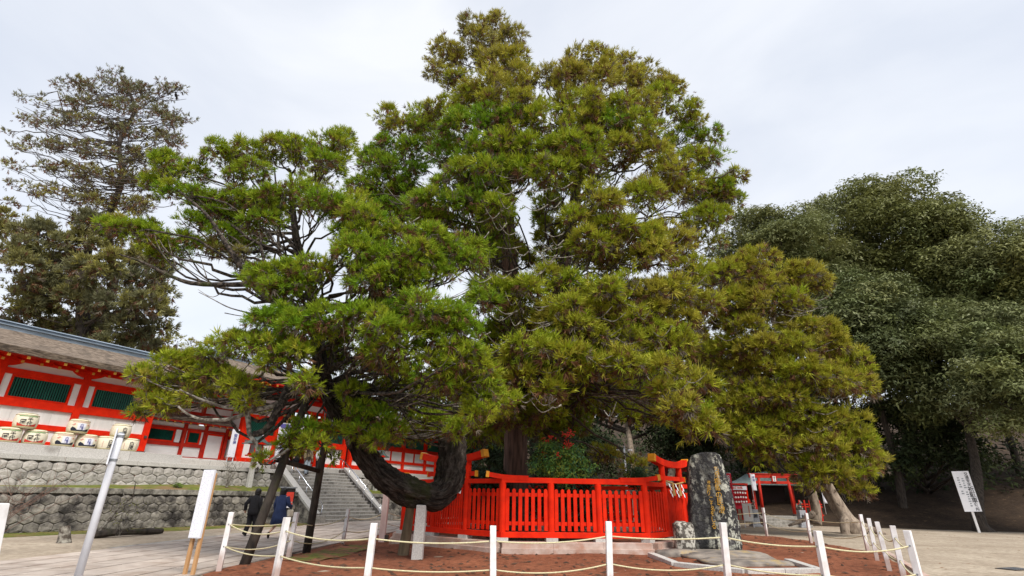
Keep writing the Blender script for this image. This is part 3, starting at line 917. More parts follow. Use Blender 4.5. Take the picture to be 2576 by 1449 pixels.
bx('inner_wall', 16.08, 16.14, D + 0.2, 7.4, 3.3, 6.3, M['red_dark'], gate)
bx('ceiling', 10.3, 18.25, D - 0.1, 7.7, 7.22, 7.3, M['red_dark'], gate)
# side of the gate facing the wing
for z0, z1 in ((3.12, 3.34), (4.34, 4.62), (5.56, 5.82), (6.36, 6.56)):
    bx('side_beam', 10.22, 10.34, D + 0.17, 5.1, z0, z1, M['red'], gate)
bx('side_panel', 10.28, 10.33, D + 0.17, 5.0, 3.34, 6.36, M['plaster'], gate)
for s in GP:
    bracket(gate, s, D, 7.42, 0.55)
bx('wall_plate', 9.6, 18.95, D - 0.18, D + 0.18, 7.42, 7.62, M['red'], gate)
eaves(gate, 9.2, 19.3, D, 7.78, 2.3, 7.42, 0.5)
thatch_roof(gate, 8.9, 19.6, dz=0.92, k=1.08, ridge=True)
bx('brass_lantern', 9.98, 10.10, 4.55, 4.68, 4.5, 4.78, M['gold'], gate)

# straw rope with tassels and paper streamers across the gate opening
shi = thing('sacred_straw_rope', 'thick straw rope with tassels and zigzag paper hung across the gate', 'straw rope', bl(12.7, D - 0.24, 0), BRZ)
pts = [(x, 0, 6.02 - 0.22 * math.sin(math.pi * x / 3.3)) for x in np.linspace(0, 3.3, 14)]
MB().tube(pts, 0.06, 8, jit=0.12).build('rope', M['straw'], shi, smooth=True)
for k in range(4):
    x = 0.35 + 0.8 * k
    z = 5.98 - 0.22 * math.sin(math.pi * x / 3.3)
    ta = MB()
    for q in (-0.06, 0.06):
        ta.tube([(x + q, -0.02, z), (x + q * 0.6, -0.03, z - 0.25)], 0.018, 6)
    ta.lathe([(0.02, 0), (0.05, -0.08), (0.11, -0.30), (0.13, -0.52)], 10, (x, -0.03, z - 0.22))
    ta.build('tassel', M['straw'], shi)
def paper_streamer(parent, x, y, z, s=0.12, n=4, name='paper_streamer'):
    mb = MB()
    for k in range(n):
        o = (s * 0.42) * (1 if k % 2 else -1)
        mb.add([(x + o - s / 2, y - 0.01 * k, z - k * s), (x + o + s / 2, y - 0.01 * k, z - k * s - s * 0.25), (x + o + s / 2, y - 0.01 * k - 0.02, z - (k + 1.05) * s - s * 0.25), (x + o - s / 2, y - 0.01 * k - 0.02, z - (k + 1.05) * s)], [(0, 1, 2, 3)])
    o = mb.build(name, M['paper'], parent)
    sl = o.modifiers.new('thick', 'SOLIDIFY'); sl.thickness = 0.004
    return o
for k in range(3):
    x = 0.75 + 0.8 * k
    paper_streamer(shi, x, -0.05, 5.94 - 0.22 * math.sin(math.pi * x / 3.3), 0.15, 4)

# --- corridor beyond the gate
cor2 = thing('shrine_corridor', 'far red and white shrine corridor beyond the bent cedar limb', 'building', BP0, BRZ)
P2 = [18.9, 21.7, 24.5, 27.3, 30.1, 32.9, 35.7]
for s in P2:
    bx('post', s - 0.14, s + 0.14, D - 0.14, D + 0.14, 3.12, 6.5, M['red'], cor2, 0.01)
for a, b in zip(P2, P2[1:]):
    x0, x1 = a + 0.14, b - 0.14
    for z0, z1 in ((3.12, 3.40), (3.76, 3.96), (4.66, 4.92), (5.9, 6.1)):
        bx('beam', x0, x1, D - 0.11, D + 0.11, z0, z1, M['red'], cor2)
    xm = (x0 + x1) / 2
    bx('stud', xm - 0.07, xm + 0.07, D - 0.06, D + 0.06, 3.96, 4.66, M['red'], cor2)
    for z0, z1 in ((3.40, 3.76), (3.96, 4.66), (6.1, 6.5)):
        bx('wall_panel', x0, x1, D - 0.02, D + 0.04, z0, z1, M['plaster'], cor2)
    slat_window(cor2, x0 + 0.1, x1 - 0.1, 5.02, 5.8, D, 40)
eaves(cor2, 18.7, 36.2, D, 6.6, 2.75, 6.28, 0.7)
thatch_roof(cor2, 19.7, 36.5, dz=-0.55, dd=-0.3)
bx('back_wall', 19, 36, 8.0, 8.1, 3.1, 6.4, M['plaster'], cor2)
# ================================================================== sake barrels
BR, BH = 0.40, 0.57
def barrel_r(z):
    u = (z / BH - 0.5) * 2
    return BR * (1 - 0.13 * u * u)
def wrap_patch(name, poly, m, parent, off=0.006, res=0.03):
    """flat print given in (arc length, height) wrapped on the barrel"""
    bm = bmesh.new()
    bm.faces.new([bm.verts.new((x, z, 0)) for x, z in poly])
    for ax in (0, 1):
        lo, hi = min(p[ax] for p in poly), max(p[ax] for p in poly)
        k = lo + res
        while k < hi:
            bmesh.ops.bisect_plane(bm, geom=bm.verts[:] + bm.edges[:] + bm.faces[:], plane_co=(k if ax == 0 else 0, k if ax else 0, 0), plane_no=(1, 0, 0) if ax == 0 else (0, 1, 0))
            k += res
    for v in bm.verts:
        x, z = v.co.x, v.co.y
        r = barrel_r(z) + off
        a = x / BR
        v.co = (r * math.sin(a), -r * math.cos(a), z)
    me = bpy.data.meshes.new(name)
    bm.to_mesh(me); bm.free()
    me.materials.append(m)
    return put(name, me, parent)
def wrap_text(txt, size, m, parent, x, z, vertical=True, off=0.010, name='lettering'):
    def bend(v):
        xx, zz = v.co.x + x, v.co.y + z
        r = barrel_r(zz) + off
        a = xx / BR
        v.co = (r * math.sin(a), -r * math.cos(a), zz)
    return text_obj(txt, size, m, parent, (0, 0, 0), (0, 0, 0), name, vertical, bend=bend, ls=0.82)
def make_barrel(kind):
    t = thing('sake_barrel', 'x', 'barrel', (0, 0, 0), 0, 'sake barrels on the granite kerb')
    body = MB().lathe([(0.20, 0.0), (barrel_r(0.0) - 0.03, 0.0)] + [(barrel_r(BH * k / 8), BH * k / 8) for k in range(1, 8)] + [(barrel_r(BH) - 0.03, BH), (0.2, BH + 0.005)], 28).build('body', M['barrel'], t, smooth=True)
    for z in (0.045, BH - 0.05):
        pts = [((barrel_r(z) + 0.004) * math.cos(a), (barrel_r(z) + 0.004) * math.sin(a), z) for a in np.linspace(0, 2 * math.pi, 29)]
        MB().tube(pts, 0.014, 5).build('rope_hoop', M['barrel_end'], t)
    MB().lathe([(0.30, BH - 0.005), (0.31, BH + 0.02), (0.1, BH + 0.022)], 20).build('lid', M['barrel_end'], t)
    if kind == 0:
        wrap_patch('green_band', [(-0.34, 0.455), (0.34, 0.455), (0.34, 0.485), (-0.34, 0.485)], M['p_green'], body)
        cres = [(-0.33 + 0.66 * k / 12, 0.075) for k in range(13)] + [(0.33 - 0.66 * k / 12, 0.095 + 0.11 * (abs(k - 6) / 6) ** 1.5) for k in range(13)]
        wrap_patch('red_crescent', cres, M['p_red'], body)
        wrap_text('千代', 0.19, M['ink'], body, 0.07, 0.42)
        wrap_text('園', 0.21, M['ink'], body, -0.14, 0.34)
    elif kind == 1:
        wrap_patch('navy_wings', [(-0.34, 0.08), (0.33, 0.08), (0.36, 0.14), (0.30, 0.20), (0.20, 0.15), (-0.12, 0.13), (-0.2, 0.21), (-0.30, 0.25), (-0.36, 0.17)], M['p_navy'], body)
        wrap_patch('white_label', [(-0.13, 0.13), (0.17, 0.13), (0.17, 0.41), (-0.13, 0.41)], M['p_white'], body, 0.009)
        for q in (0.44, 0.47):
            wrap_patch('pink_stripe', [(-0.36, q), (0.36, q), (0.36, q + 0.012), (-0.36, q + 0.012)], M['p_pink'], body)
        wrap_patch('crane_crest', [(-0.34, 0.33), (-0.26, 0.30), (-0.18, 0.36), (-0.24, 0.40)], M['p_pink'], body)
        wrap_patch('crane_crest', [(0.24, 0.31), (0.34, 0.33), (0.30, 0.40), (0.23, 0.38)], M['p_pink'], body)
        wrap_text('白鶴', 0.145, M['ink_blue'], body, 0.02, 0.385, off=0.013)
    else:
        wrap_text('白虎', 0.21, M['ink'], body, 0.08, 0.42)
        for q in (-0.20, 0.31):
            for k in range(5):
                wrap_patch('orange_mark', [(q - 0.012, 0.36 - k * 0.055), (q + 0.014, 0.36 - k * 0.055), (q + 0.012, 0.325 - k * 0.055), (q - 0.010, 0.32 - k * 0.055)], M['p_pink'], body)
    return t
BL = {0: 'cream sake barrel with green band and red crescent, ', 1: 'sake barrel with white label over dark wings, ', 2: 'plain cream sake barrel with tall black writing, '}
for kind, spots in {0: [(-0.22, 0, 'first of the kerb row'), (0.63, 0, 'second of the kerb row'), (0.16, 1, 'stacked on top of its pair')],
                    1: [(1.60, 0, 'beside the red crescent barrels'), (2.45, 0, 'beside the plain cream barrels'), (1.98, 1, 'stacked on top of its pair')],
                    2: [(3.24, 0, 'next to the blue winged barrel'), (4.14, 0, 'next to the red corner post'), (3.66, 1, 'stacked on top of its pair')]}.items():
    proto = make_barrel(kind)
    for i, (s, up, txt) in enumerate(spots):
        o = proto if i == 0 else copy_tree(proto)
        o.location = bl(s, 2.92, 3.135 + up * (BH + 0.02))
        o.rotation_euler = (0, 0, BRZ - R(12) + R(rnd.uniform(-7, 7)))
        o['label'] = BL[kind] + txt

# ================================================================== stone lanterns, banner, boards on the terrace
def lantern(s, d, z, label, sc_=1.0):
    t = thing('lantern', label, 'lantern', bl(s, d, z), BRZ, 'post lanterns by the stairs')
    MB().bar((0, 0, -0.1), (0, 0, 1.5), 0.24, 0.24, (0, 1, 0), w2=0.20, h2=0.20).build('stone_pillar', M['granite'], t, bevel=0.02)
    MB().box(-0.36, 0.36, -0.36, 0.36, 1.50, 1.57).box(-0.28, 0.28, -0.28, 0.28, 1.57, 1.66).build('red_base', M['red'], t, bevel=0.01)
    fb = MB().box(-0.22, 0.22, -0.22, 0.22, 1.66, 2.10).build('firebox', M['grey_metal'], t)
    for q in (-0.22, 0.22):
        for w in (-0.22, 0.22):
            MB().box(q - 0.025, q + 0.025, w - 0.025, w + 0.025, 1.66, 2.12).build('corner_post', M['red'], fb)
    pr = [(-0.62, 2.10), (-0.64, 2.15), (-0.40, 2.22), (-0.18, 2.34), (0, 2.52), (0.18, 2.34), (0.40, 2.22), (0.64, 2.15), (0.62, 2.10), (0.3, 2.16), (0, 2.24), (-0.3, 2.16)]
    rf = MB().prism([(x, -0.42, zz) for x, zz in pr], (0, 0.84, 0)).build('roof', M['copper_green'], t)
    MB().bar((0, -0.46, 2.53), (0, 0.46, 2.53), 0.08, 0.07).build('ridge', M['copper_green'], rf)
    MB().prism([(-0.3, -0.40, 2.12), (0.3, -0.40, 2.12), (0, -0.40, 2.26)], (0, 0.8, 0)).build('gable', M['red'], rf)
    return t
lantern(9.78, 1.55, 1.80, 'grey stone post lantern with copper roof standing before the gate lattice')
lantern(19.3, 1.6, 1.80, 'post lantern with copper roof half hidden behind the bent limb')

def nobori(name, label, loc, rz, w, h, m, txt, tm, size, group=None, pole_h=None, lean=0.0, head=None, side=1, side_txt=None):
    """tall narrow banner on a pole: cloth, pole, crossbar, lettering"""
    t = thing(name, label, 'banner', loc, rz, group)
    t.rotation_euler = (0, lean, rz)
    ph = pole_h or h + 0.3
    MB().tube([(0, 0, 0), (0, 0, ph)], 0.016, 8).build('pole', M['white_metal'], t, smooth=True)
    MB().tube([(-0.05, 0, ph - 0.04), (w + 0.03, 0, ph - 0.06)], 0.010, 6).build('crossbar', M['white_metal'], t)
    mb = MB()
    nx, nz = 5, 14
    z1 = ph - 0.08
    for i in range(nx + 1):
        for j in range(nz + 1):
            mb.v.append((0.03 + w * i / nx, 0.02 * math.sin(i * 1.3 + j * 0.7) * (j / nz), z1 - h * j / nz))
    for i in range(nx):
        for j in range(nz):
            a = i * (nz + 1) + j
            mb.f.append((a, a + 1, a + nz + 2, a + nz + 1)); mb.mi.append(0)
    cl = mb.build('cloth', m, t, smooth=True)
    so = cl.modifiers.new('thick', 'SOLIDIFY'); so.thickness = 0.006; so.offset = 1
    if head:
        MB().prism([(0.03, -0.03, z1 - 0.02), (0.03 + w, -0.03, z1 - 0.02), (0.03 + w, -0.03, z1 - 0.22), (0.03 + w * 0.7, -0.03, z1 - 0.30), (0.03 + w * 0.3, -0.03, z1 - 0.30), (0.03, -0.03, z1 - 0.20)], (0, 0.006, 0)).build('header_print', head, t)
    text_obj(txt, size, tm, t, (0.03 + w * 0.55, -0.035, z1 - (0.38 if head else 0.12)))
    if side_txt:
        text_obj(side_txt, size * 0.42, tm, t, (0.03 + w * 0.16, -0.035, z1 - 0.42))
    return t
nobori('banner', 'white and purple vertical banner with blue writing by the gate post', bl(12.15, 3.15, 3.11), BRZ - R(15), 0.62, 2.1, M['cloth_white'], '天照皇大神宮', M['ink_blue'], 0.25, head=M['cloth_purple'])

# tall white notice boards beside the lantern
for x, lab in ((9.35, 'narrow white notice board behind the lantern pillar'), (10.9, 'white paper notice board with blue writing below the gate lattice')):
    t = thing('notice_board', lab, 'notice board', bl(x, 3.35, 3.02), BRZ, 'white boards by the gate')
    MB().box(0, 0.42, 0, 0.03, 0.25, 1.75).build('board', M['cloth_white'], t)
    for q in (0.03, 0.37):
        MB().box(q, q + 0.04, 0.031, 0.07, 0, 1.7).build('leg', M['white_metal'], t)
    text_obj('御祈祷', 0.20, M['ink_blue'], t, (0.24, -0.012, 1.5))

# red leaflet stand at the foot of the stairs
t = thing('notice_stand', 'red notice on a dark stand at the foot of the stair wall', 'notice stand', bl(9.6, -1.9, 0), BRZ - R(25))
MB().box(-0.35, 0.35, 0, 0.06, 0.75, 1.70).build('board', M['shoe'], t)
MB().box(-0.30, 0.30, -0.012, 0.0, 0.95, 1.52).build('red_print', M['p_red'], t)
MB().box(-0.30, 0.30, -0.010, 0.0, 0.80, 0.93).build('white_print', M['p_white'], t)
MB().box(-0.40, 0.40, -0.05, 0.12, 1.70, 1.76).build('top_cap', M['grey_metal'], t)
for q in (-0.3, 0.3):
    MB().box(q - 0.03, q + 0.03, 0.06, 0.11, 0, 1.7).build('leg', M['grey_metal'], t)

# ================================================================== people
def person(name, label, loc, rz, h, joints, clothes, cat='person', group=None):
    """joints in metres for a 1.6 m figure facing +y, z up; body grown with a skin modifier"""
    t = thing(name, label, cat, loc, rz, group)
    k = h / 1.6
    J = dict(pelvis=(0, 0, 0.84), waist=(0, 0.01, 0.98), chest=(0, 0.02, 1.18), neck=(0, 0.03, 1.33), skull=(0, 0.05, 1.43), crown=(0, 0.05, 1.53),
             hipL=(-0.085, 0, 0.80), hipR=(0.085, 0, 0.80), kneeL=(-0.09, 0.05, 0.45), kneeR=(0.09, 0.02, 0.45), ankL=(-0.09, -0.02, 0.07), ankR=(0.09, 0.04, 0.07), toeL=(-0.10, 0.13, 0.03), toeR=(0.10, 0.19, 0.03),
             shL=(-0.165, 0.02, 1.27), shR=(0.165, 0.02, 1.27), elL=(-0.23, 0.0, 1.02), elR=(0.23, 0.0, 1.02), wrL=(-0.23, 0.10, 0.80), wrR=(0.23, 0.10, 0.80))
    J.update(joints)
    RAD = dict(pelvis=0.125, waist=0.105, chest=0.125, neck=0.048, skull=0.082, crown=0.060, hipL=0.085, hipR=0.085, kneeL=0.052, kneeR=0.052, ankL=0.034, ankR=0.034, toeL=0.03, toeR=0.03,
               shL=0.058, shR=0.058, elL=0.040, elR=0.040, wrL=0.026, wrR=0.026)
    E_ = [('pelvis', 'waist'), ('waist', 'chest'), ('chest', 'neck'), ('neck', 'skull'), ('skull', 'crown'), ('pelvis', 'hipL'), ('hipL', 'kneeL'), ('kneeL', 'ankL'), ('ankL', 'toeL'), ('pelvis', 'hipR'), ('hipR', 'kneeR'), ('kneeR', 'ankR'), ('ankR', 'toeR'),
          ('chest', 'shL'), ('shL', 'elL'), ('elL', 'wrL'), ('chest', 'shR'), ('shR', 'elR'), ('elR', 'wrR')]
    for sd in 'LR':   # palm and five fingers, slightly curled
        w = Vector(J['wr' + sd]); e = Vector(J['el' + sd])
        dr = (w - e).normalized()
        side = dr.cross(Vector((0, 0, 1)) if abs(dr.z) < 0.9 else Vector((0, 1, 0))).normalized()
        nrm = side.cross(dr)
        pm = w + dr * 0.06
        J['pm' + sd] = tuple(pm); RAD['pm' + sd] = 0.026
        E_.append(('wr' + sd, 'pm' + sd))
        for f in range(5):
            off = (f - 1.8) * 0.017
            ln = (0.045, 0.058, 0.064, 0.060, 0.048)[f]
            if f == 0:
                a = w + dr * 0.03 - side * 0.035; b = a + dr * 0.035 - side * 0.018
                src = 'wr' + sd
            else:
                a = pm + dr * ln * 0.55 + side * off; b = a + dr * ln * 0.4 - nrm * 0.02
                src = 'pm' + sd
            J[f'f{f}a' + sd], J[f'f{f}b' + sd] = tuple(a), tuple(b)
            RAD[f'f{f}a' + sd], RAD[f'f{f}b' + sd] = 0.009, 0.008
            E_ += [(src, f'f{f}a' + sd), (f'f{f}a' + sd, f'f{f}b' + sd)]
    names = list(J)
    me = bpy.data.meshes.new('body')
    me.from_pydata([tuple(c * k for c in J[n]) for n in names], [(names.index(a), names.index(b)) for a, b in E_], [])
    me.materials.append(M['skin'])
    b = put('body', me, t)
    b.modifiers.new('skin', 'SKIN')
    if not me.skin_vertices:
        me.attributes
    for i, n in enumerate(names):
        sv = me.skin_vertices[0].data[i]
        sv.radius = (RAD[n] * k, RAD[n] * k)
        sv.use_root = (n == 'pelvis')
    ss = b.modifiers.new('sub', 'SUBSURF'); ss.levels = 1; ss.render_levels = 1
    # face: nose, eyes, mouth, ears; hair cap
    s = Vector(J['skull']) * k
    f = MB()
    f.add([s + Vector((-0.012, 0.078, 0.01)) * k, s + Vector((0.012, 0.078, 0.01)) * k, s + Vector((0, 0.106, -0.018)) * k, s + Vector((0, 0.082, 0.035)) * k], [(0, 1, 2), (0, 2, 3), (1, 3, 2)])
    for q in (-1, 1):
        f.ball(s + Vector((q * 0.082, 0.0, 0.0)) * k, (0.012 * k, 0.02 * k, 0.03 * k), 6)
    f.build('face', M['skin'], t)
    ey = MB()
    for q in (-1, 1):
        ey.ball(s + Vector((q * 0.03, 0.074, 0.022)) * k, 0.010 * k, 6)
    ey.build('eyes', M['ink'], t)
    MB().ball(s + Vector((0, 0.078, -0.042)) * k, (0.022 * k, 0.006 * k, 0.006 * k), 6).build('mouth', M['p_red'], t)
    hb = MB().ball(s + Vector((0, -0.018, 0.035)) * k, (0.108 * k, 0.112 * k, 0.118 * k), 12)
    hb.ball(s + Vector((0, -0.035, -0.03)) * k, (0.10 * k, 0.085 * k, 0.085 * k), 10)
    hb.v = [(x + 0.006 * math.sin(40 * z + 30 * x), y, z) for x, y, z in hb.v]
    hb.build('hair', M[clothes.get('hair', 'hair')], t, smooth=True)
    P = lambda n: Vector(J[n]) * k
    def loft(name, rings, m, n=18):
        mb = MB()
        for c, rx, ry in rings:
            for i in range(n):
                a = 2 * math.pi * i / n
                wob = 1 + clothes.get('fold', 0.0) * math.sin(5 * a + 9 * c[2]) * max(0, (1.1 - c[2]))
                mb.v.append(((c[0] + rx * wob * math.cos(a)) * k, (c[1] + ry * wob * math.sin(a)) * k, c[2] * k))
        for r in range(len(rings) - 1):
            for i in range(n):
                j = (i + 1) % n
                mb.f.append((r * n + i, r * n + j, (r + 1) * n + j, (r + 1) * n + i)); mb.mi.append(0)
        mb.f.append(tuple(range(n - 1, -1, -1))); mb.f.append(tuple((len(rings) - 1) * n + i for i in range(n))); mb.mi += [0, 0]
        return mb.build(name, M[m], t, smooth=True)
    if 'coat' in clothes:
        m, hem = clothes['coat']
        hr = clothes.get('hem_r', (0.24, 0.20))
        ct = loft('coat', [((0, 0, hem), hr[0], hr[1]), ((0, 0, (hem + 0.95) / 2), (hr[0] + 0.19) / 2 + 0.01, (hr[1] + 0.15) / 2), ((0, 0, 0.95), 0.185, 0.145), ((0, 0.01, 1.10), 0.195, 0.145), ((0, 0.02, 1.24), 0.205, 0.125), ((0, 0.02, 1.30), 0.150, 0.095), ((0, 0.03, 1.36), 0.068, 0.066)], m)
        for sd in 'LR':
            MB().tube([P('sh' + sd) + Vector((0, 0, 0.015)), (P('sh' + sd) + P('el' + sd)) / 2, P('el' + sd), (P('el' + sd) + P('wr' + sd)) / 2, P('wr' + sd)], [0.078 * k, 0.072 * k, 0.064 * k, 0.060 * k, 0.056 * k], 10).build('sleeve', M[m], ct, smooth=True)
    if 'legs' in clothes:
        for sd in 'LR':
            MB().tube([P('hip' + sd) + Vector((0, 0, 0.06)), (P('hip' + sd) + P('knee' + sd)) / 2, P('knee' + sd), (P('knee' + sd) + P('ank' + sd)) / 2, P('ank' + sd) - Vector((0, 0, 0.02))], [0.115 * k, 0.10 * k, 0.085 * k, 0.08 * k, 0.078 * k], 10).build('trouser_leg', M[clothes['legs']], t, smooth=True)
    for sd in 'LR':
        a, b_ = P('ank' + sd), P('toe' + sd)
        MB().tube([a + (a - b_) * 0.35 - Vector((0, 0, 0.02 * k)), a - Vector((0, 0, 0.015 * k)), (a + b_) / 2 - Vector((0, 0, 0.01)), b_ + (b_ - a) * 0.1], [0.030 * k, 0.046 * k, 0.044 * k, 0.030 * k], 8, flat=0.9).build('shoe', M[clothes.get('shoe', 'shoe')], t, smooth=True)
    return t
A = person('person', 'person in black jacket and trousers walking towards the stairs', (-9.05, 19.7, 0.03), R(-8), 1.60,
           dict(ankL=(-0.08, -0.16, 0.12), toeL=(-0.09, -0.05, 0.05), kneeL=(-0.085, 0.02, 0.46), ankR=(0.08, 0.12, 0.07), toeR=(0.09, 0.28, 0.03), kneeR=(0.085, 0.10, 0.45), elL=(-0.27, -0.10, 1.05), wrL=(-0.32, 0.0, 0.86), skull=(0.02, 0.06, 1.43), crown=(0.02, 0.06, 1.53)),
           dict(coat=('black_cloth', 0.70), hem_r=(0.20, 0.16), legs='black_cloth', fold=0.03))
B = person('person', 'person in a long navy coat and beige stockings walking towards the stairs', (-7.75, 18.85, 0.03), R(-14), 1.64,
           dict(ankL=(-0.07, -0.30, 0.20), toeL=(-0.08, -0.27, 0.06), kneeL=(-0.08, 0.03, 0.44), ankR=(0.08, 0.14, 0.07), toeR=(0.09, 0.30, 0.03), kneeR=(0.085, 0.12, 0.46), elR=(0.26, 0.05, 1.03), wrR=(0.22, 0.24, 0.98)),
           dict(coat=('navy_cloth', 0.44), hem_r=(0.27, 0.23), fold=0.06))
bag = thing('handbag', 'cream handbag hanging from the arm of the navy coat', 'handbag', (-7.46, 18.98, 0.72), R(-14))
MB().box(-0.05, 0.05, -0.13, 0.13, 0, 0.22).build('bag_body', M['bag'], bag, bevel=0.03)
MB().tube([(0, -0.10, 0.20), (0, -0.08, 0.40), (0, 0, 0.47), (0, 0.08, 0.40), (0, 0.10, 0.20)], 0.010, 6).build('handle', M['bag'], bag)
person('person', 'person in light grey top and dark trousers before the gate', bl(15.35, 3.0, 2.73), BRZ + R(180), 1.62, {}, dict(coat=('grey_cloth', 0.80), hem_r=(0.20, 0.16), legs='black_cloth'))
person('person', 'person in pale jeans coming down the staircase', bl(13.75, 2.1, 2.56), BRZ + R(170), 1.68, dict(ankR=(0.08, 0.16, 0.02), toeR=(0.09, 0.30, -0.03)), dict(coat=('khaki', 0.78), hem_r=(0.20, 0.16), legs='jeans'))
person('person', 'person in dark skirt at the head of the staircase', bl(13.05, 2.3, 2.72), BRZ + R(175), 1.58, dict(ankL=(-0.08, 0.2, 0.05)), dict(coat=('black_cloth', 0.50), hem_r=(0.22, 0.18), shoe='beige'))

# ================================================================== rope fence round the soil bed
fence = thing('rope_fence', 'white square posts joined by two cream ropes around the red soil', 'fence')
FP = [(-5.65, 11.31, 1.08), (-4.05, 10.1, 1.05), (-2.13, 8.8, 1.04), (-0.2, 8.9, 1.03), (1.63, 9.2, 1.11), (3.55, 9.3, 1.12), (4.9, 8.85, 1.04), (6.45, 9.0, 1.06), (7.72, 11.2, 1.05), (8.95, 13.4, 1.05), (10.18, 15.66, 1.07), (11.62, 18.23, 1.12), (11.69, 21.67, 1.07), (11.77, 25.44, 1.2), (6.5, 29.6, 1.1), (0.5, 30.2, 1.1), (-3.6, 26.5, 1.1), (-4.95, 22.34, 1.05), (-5.1, 17.51, 1.03), (-5.25, 13.7, 1.03)]
tops = []
fr = random.Random(5)
PW = 0.048
for i, (x, y, h) in enumerate(FP):
    px, py = FP[i - 1][:2]
    nx_, ny_ = FP[(i + 1) % len(FP)][:2]
    yaw = math.atan2(ny_ - py, nx_ - px)
    if 2 <= i <= 6: yaw = 0
    lean = (fr.uniform(-0.035, 0.035), fr.uniform(-0.035, 0.035))
    mb = MB().box(-PW, PW, -PW, PW, -0.1, h)
    for k in (4, 5, 6, 7):
        vx, vy, vz = mb.v[k]
        mb.v[k] = (vx + lean[0] * h, vy + lean[1] * h, vz)
    o = mb.build('post', M['post_paint'], fence, bevel=0.006, loc=(x, y, 0), rot=(0, 0, yaw))
    c, s = math.cos(yaw), math.sin(yaw)
    tops.append([(x + (lean[0] * c - lean[1] * s) * z, y + (lean[0] * s + lean[1] * c) * z, z) for z in (h - 0.22, h - 0.62)])
    for z in (h - 0.22, h - 0.62):
        MB().tube([(lean[0] * z - 0.055, lean[1] * z, z), (lean[0] * z + 0.055, lean[1] * z, z)], 0.014, 8).build('rope_eye', M['grey_metal'], o)
for i in range(len(FP)):
    for lv in (0, 1):
        a, b = Vector(tops[i][lv]), Vector(tops[(i + 1) % len(FP)][lv])
        sag = fr.uniform(0.04, 0.12) * (b - a).length / 2
        pts = [a.lerp(b, q) - Vector((0, 0, sag * 4 * q * (1 - q))) for q in np.linspace(0, 1, 15)]
        MB().tube(pts, 0.0125, 6).build('rope', M['rope'], fence, smooth=True)
# lone post close by
t = thing('white_post', 'lone white post standing apart at the near end of the path', 'post', at(-22, 1500, 4.9)[:2].tolist() + [0])
mb = MB().box(-0.075, 0.075, -0.06, 0.06, -0.1, 1.33)
for k in (4, 5, 6, 7):
    mb.v[k] = (mb.v[k][0] - 0.25, mb.v[k][1], mb.v[k][2])
mb.build('shaft', M['post_paint'], t, bevel=0.008)

# ================================================================== poles and boards near the path
t = thing('sign_pole', 'tall white metal pole seen with its sign plate edge-on', 'sign pole', (-7.02, 9.5, 0))
MB().tube([(0, 0, -0.1), (0, 0, 1.85), (0.0, 0, 2.40)], [0.062, 0.058, 0.056], 14).build('pole', M['white_metal'], t, smooth=True)
MB().lathe([(0.066, 1.93), (0.066, 1.97)], 14).lathe([(0.066, 2.34), (0.066, 2.38)], 14).build('clamp', M['grey_metal'], t)
MB().lathe([(0.05, 2.40), (0.056, 2.405), (0.02, 2.43)], 12).build('cap', M['grey_metal'], t)
pl = MB().box(-0.012, 0.012, -0.42, 0.30, 1.86, 2.46).build('sign_plate', M['white_metal'], t, bevel=0.004, loc=(-0.085, 0, 0), rot=(0, 0, R(36)))
t = thing('information_board', 'narrow white information board of fine print on two raw timber legs', 'sign', (-5.92, 10.75, 0), R(-12))
def print_mat():
    m, nt, b = _nodes('fine_vertical_print')
    tc = nt.nodes.new('ShaderNodeTexCoord')
    br = nt.nodes.new('ShaderNodeTexBrick')
    mp = nt.nodes.new('ShaderNodeMapping')
    mp.inputs['Rotation'].default_value = (0, R(90), R(90))
    nt.links.new(tc.outputs['Object'], mp.inputs['Vector'])
    n = noise(nt, 90, 2, 0.6, stretch=(1.0, 1, 0.55))
    n2 = noise(nt, 7, 2, 0.5, stretch=(4.0, 1, 0.3))
    wv = nt.nodes.new('ShaderNodeTexWave')
    wv.inputs['Scale'].default_value = 11
    wv.bands_direction = 'X'
    nt.links.new(tc.outputs['Object'], wv.inputs['Vector'])
    f1 = ramp(nt, n.outputs['Fac'], [(0.50, (0, 0, 0)), (0.56, (1, 1, 1))]).outputs[0]
    f2 = ramp(nt, wv.outputs['Fac'], [(0.45, (0, 0, 0)), (0.55, (1, 1, 1))]).outputs[0]
    f3 = ramp(nt, n2.outputs['Fac'], [(0.40, (0, 0, 0)), (0.44, (1, 1, 1))]).outputs[0]
    f = mixc(nt, 1.0, f1, f2, 'MULTIPLY')
    f = mixc(nt, 1.0, f, f3, 'MULTIPLY')
    nt.links.new(mixc(nt, f, (0.80, 0.81, 0.88), (0.46, 0.47, 0.55)), b.inputs['Base Color'])
    b.inputs['Roughness'].default_value = 0.4
    nt.nodes.remove(br)
    return m
bd_ = MB().box(-0.125, 0.125, -0.075, -0.02, 0.64, 1.86).build('board', M['white_metal'], t, bevel=0.004)
MB().box(-0.115, 0.115, -0.0785, -0.0755, 0.66, 1.84).build('print', print_mat(), bd_)
for q in (-0.085, 0.085):
    MB().box(q - 0.03, q + 0.03, -0.02, 0.04, -0.1, 1.80).build('leg', M['wood_new'], t, bevel=0.004)

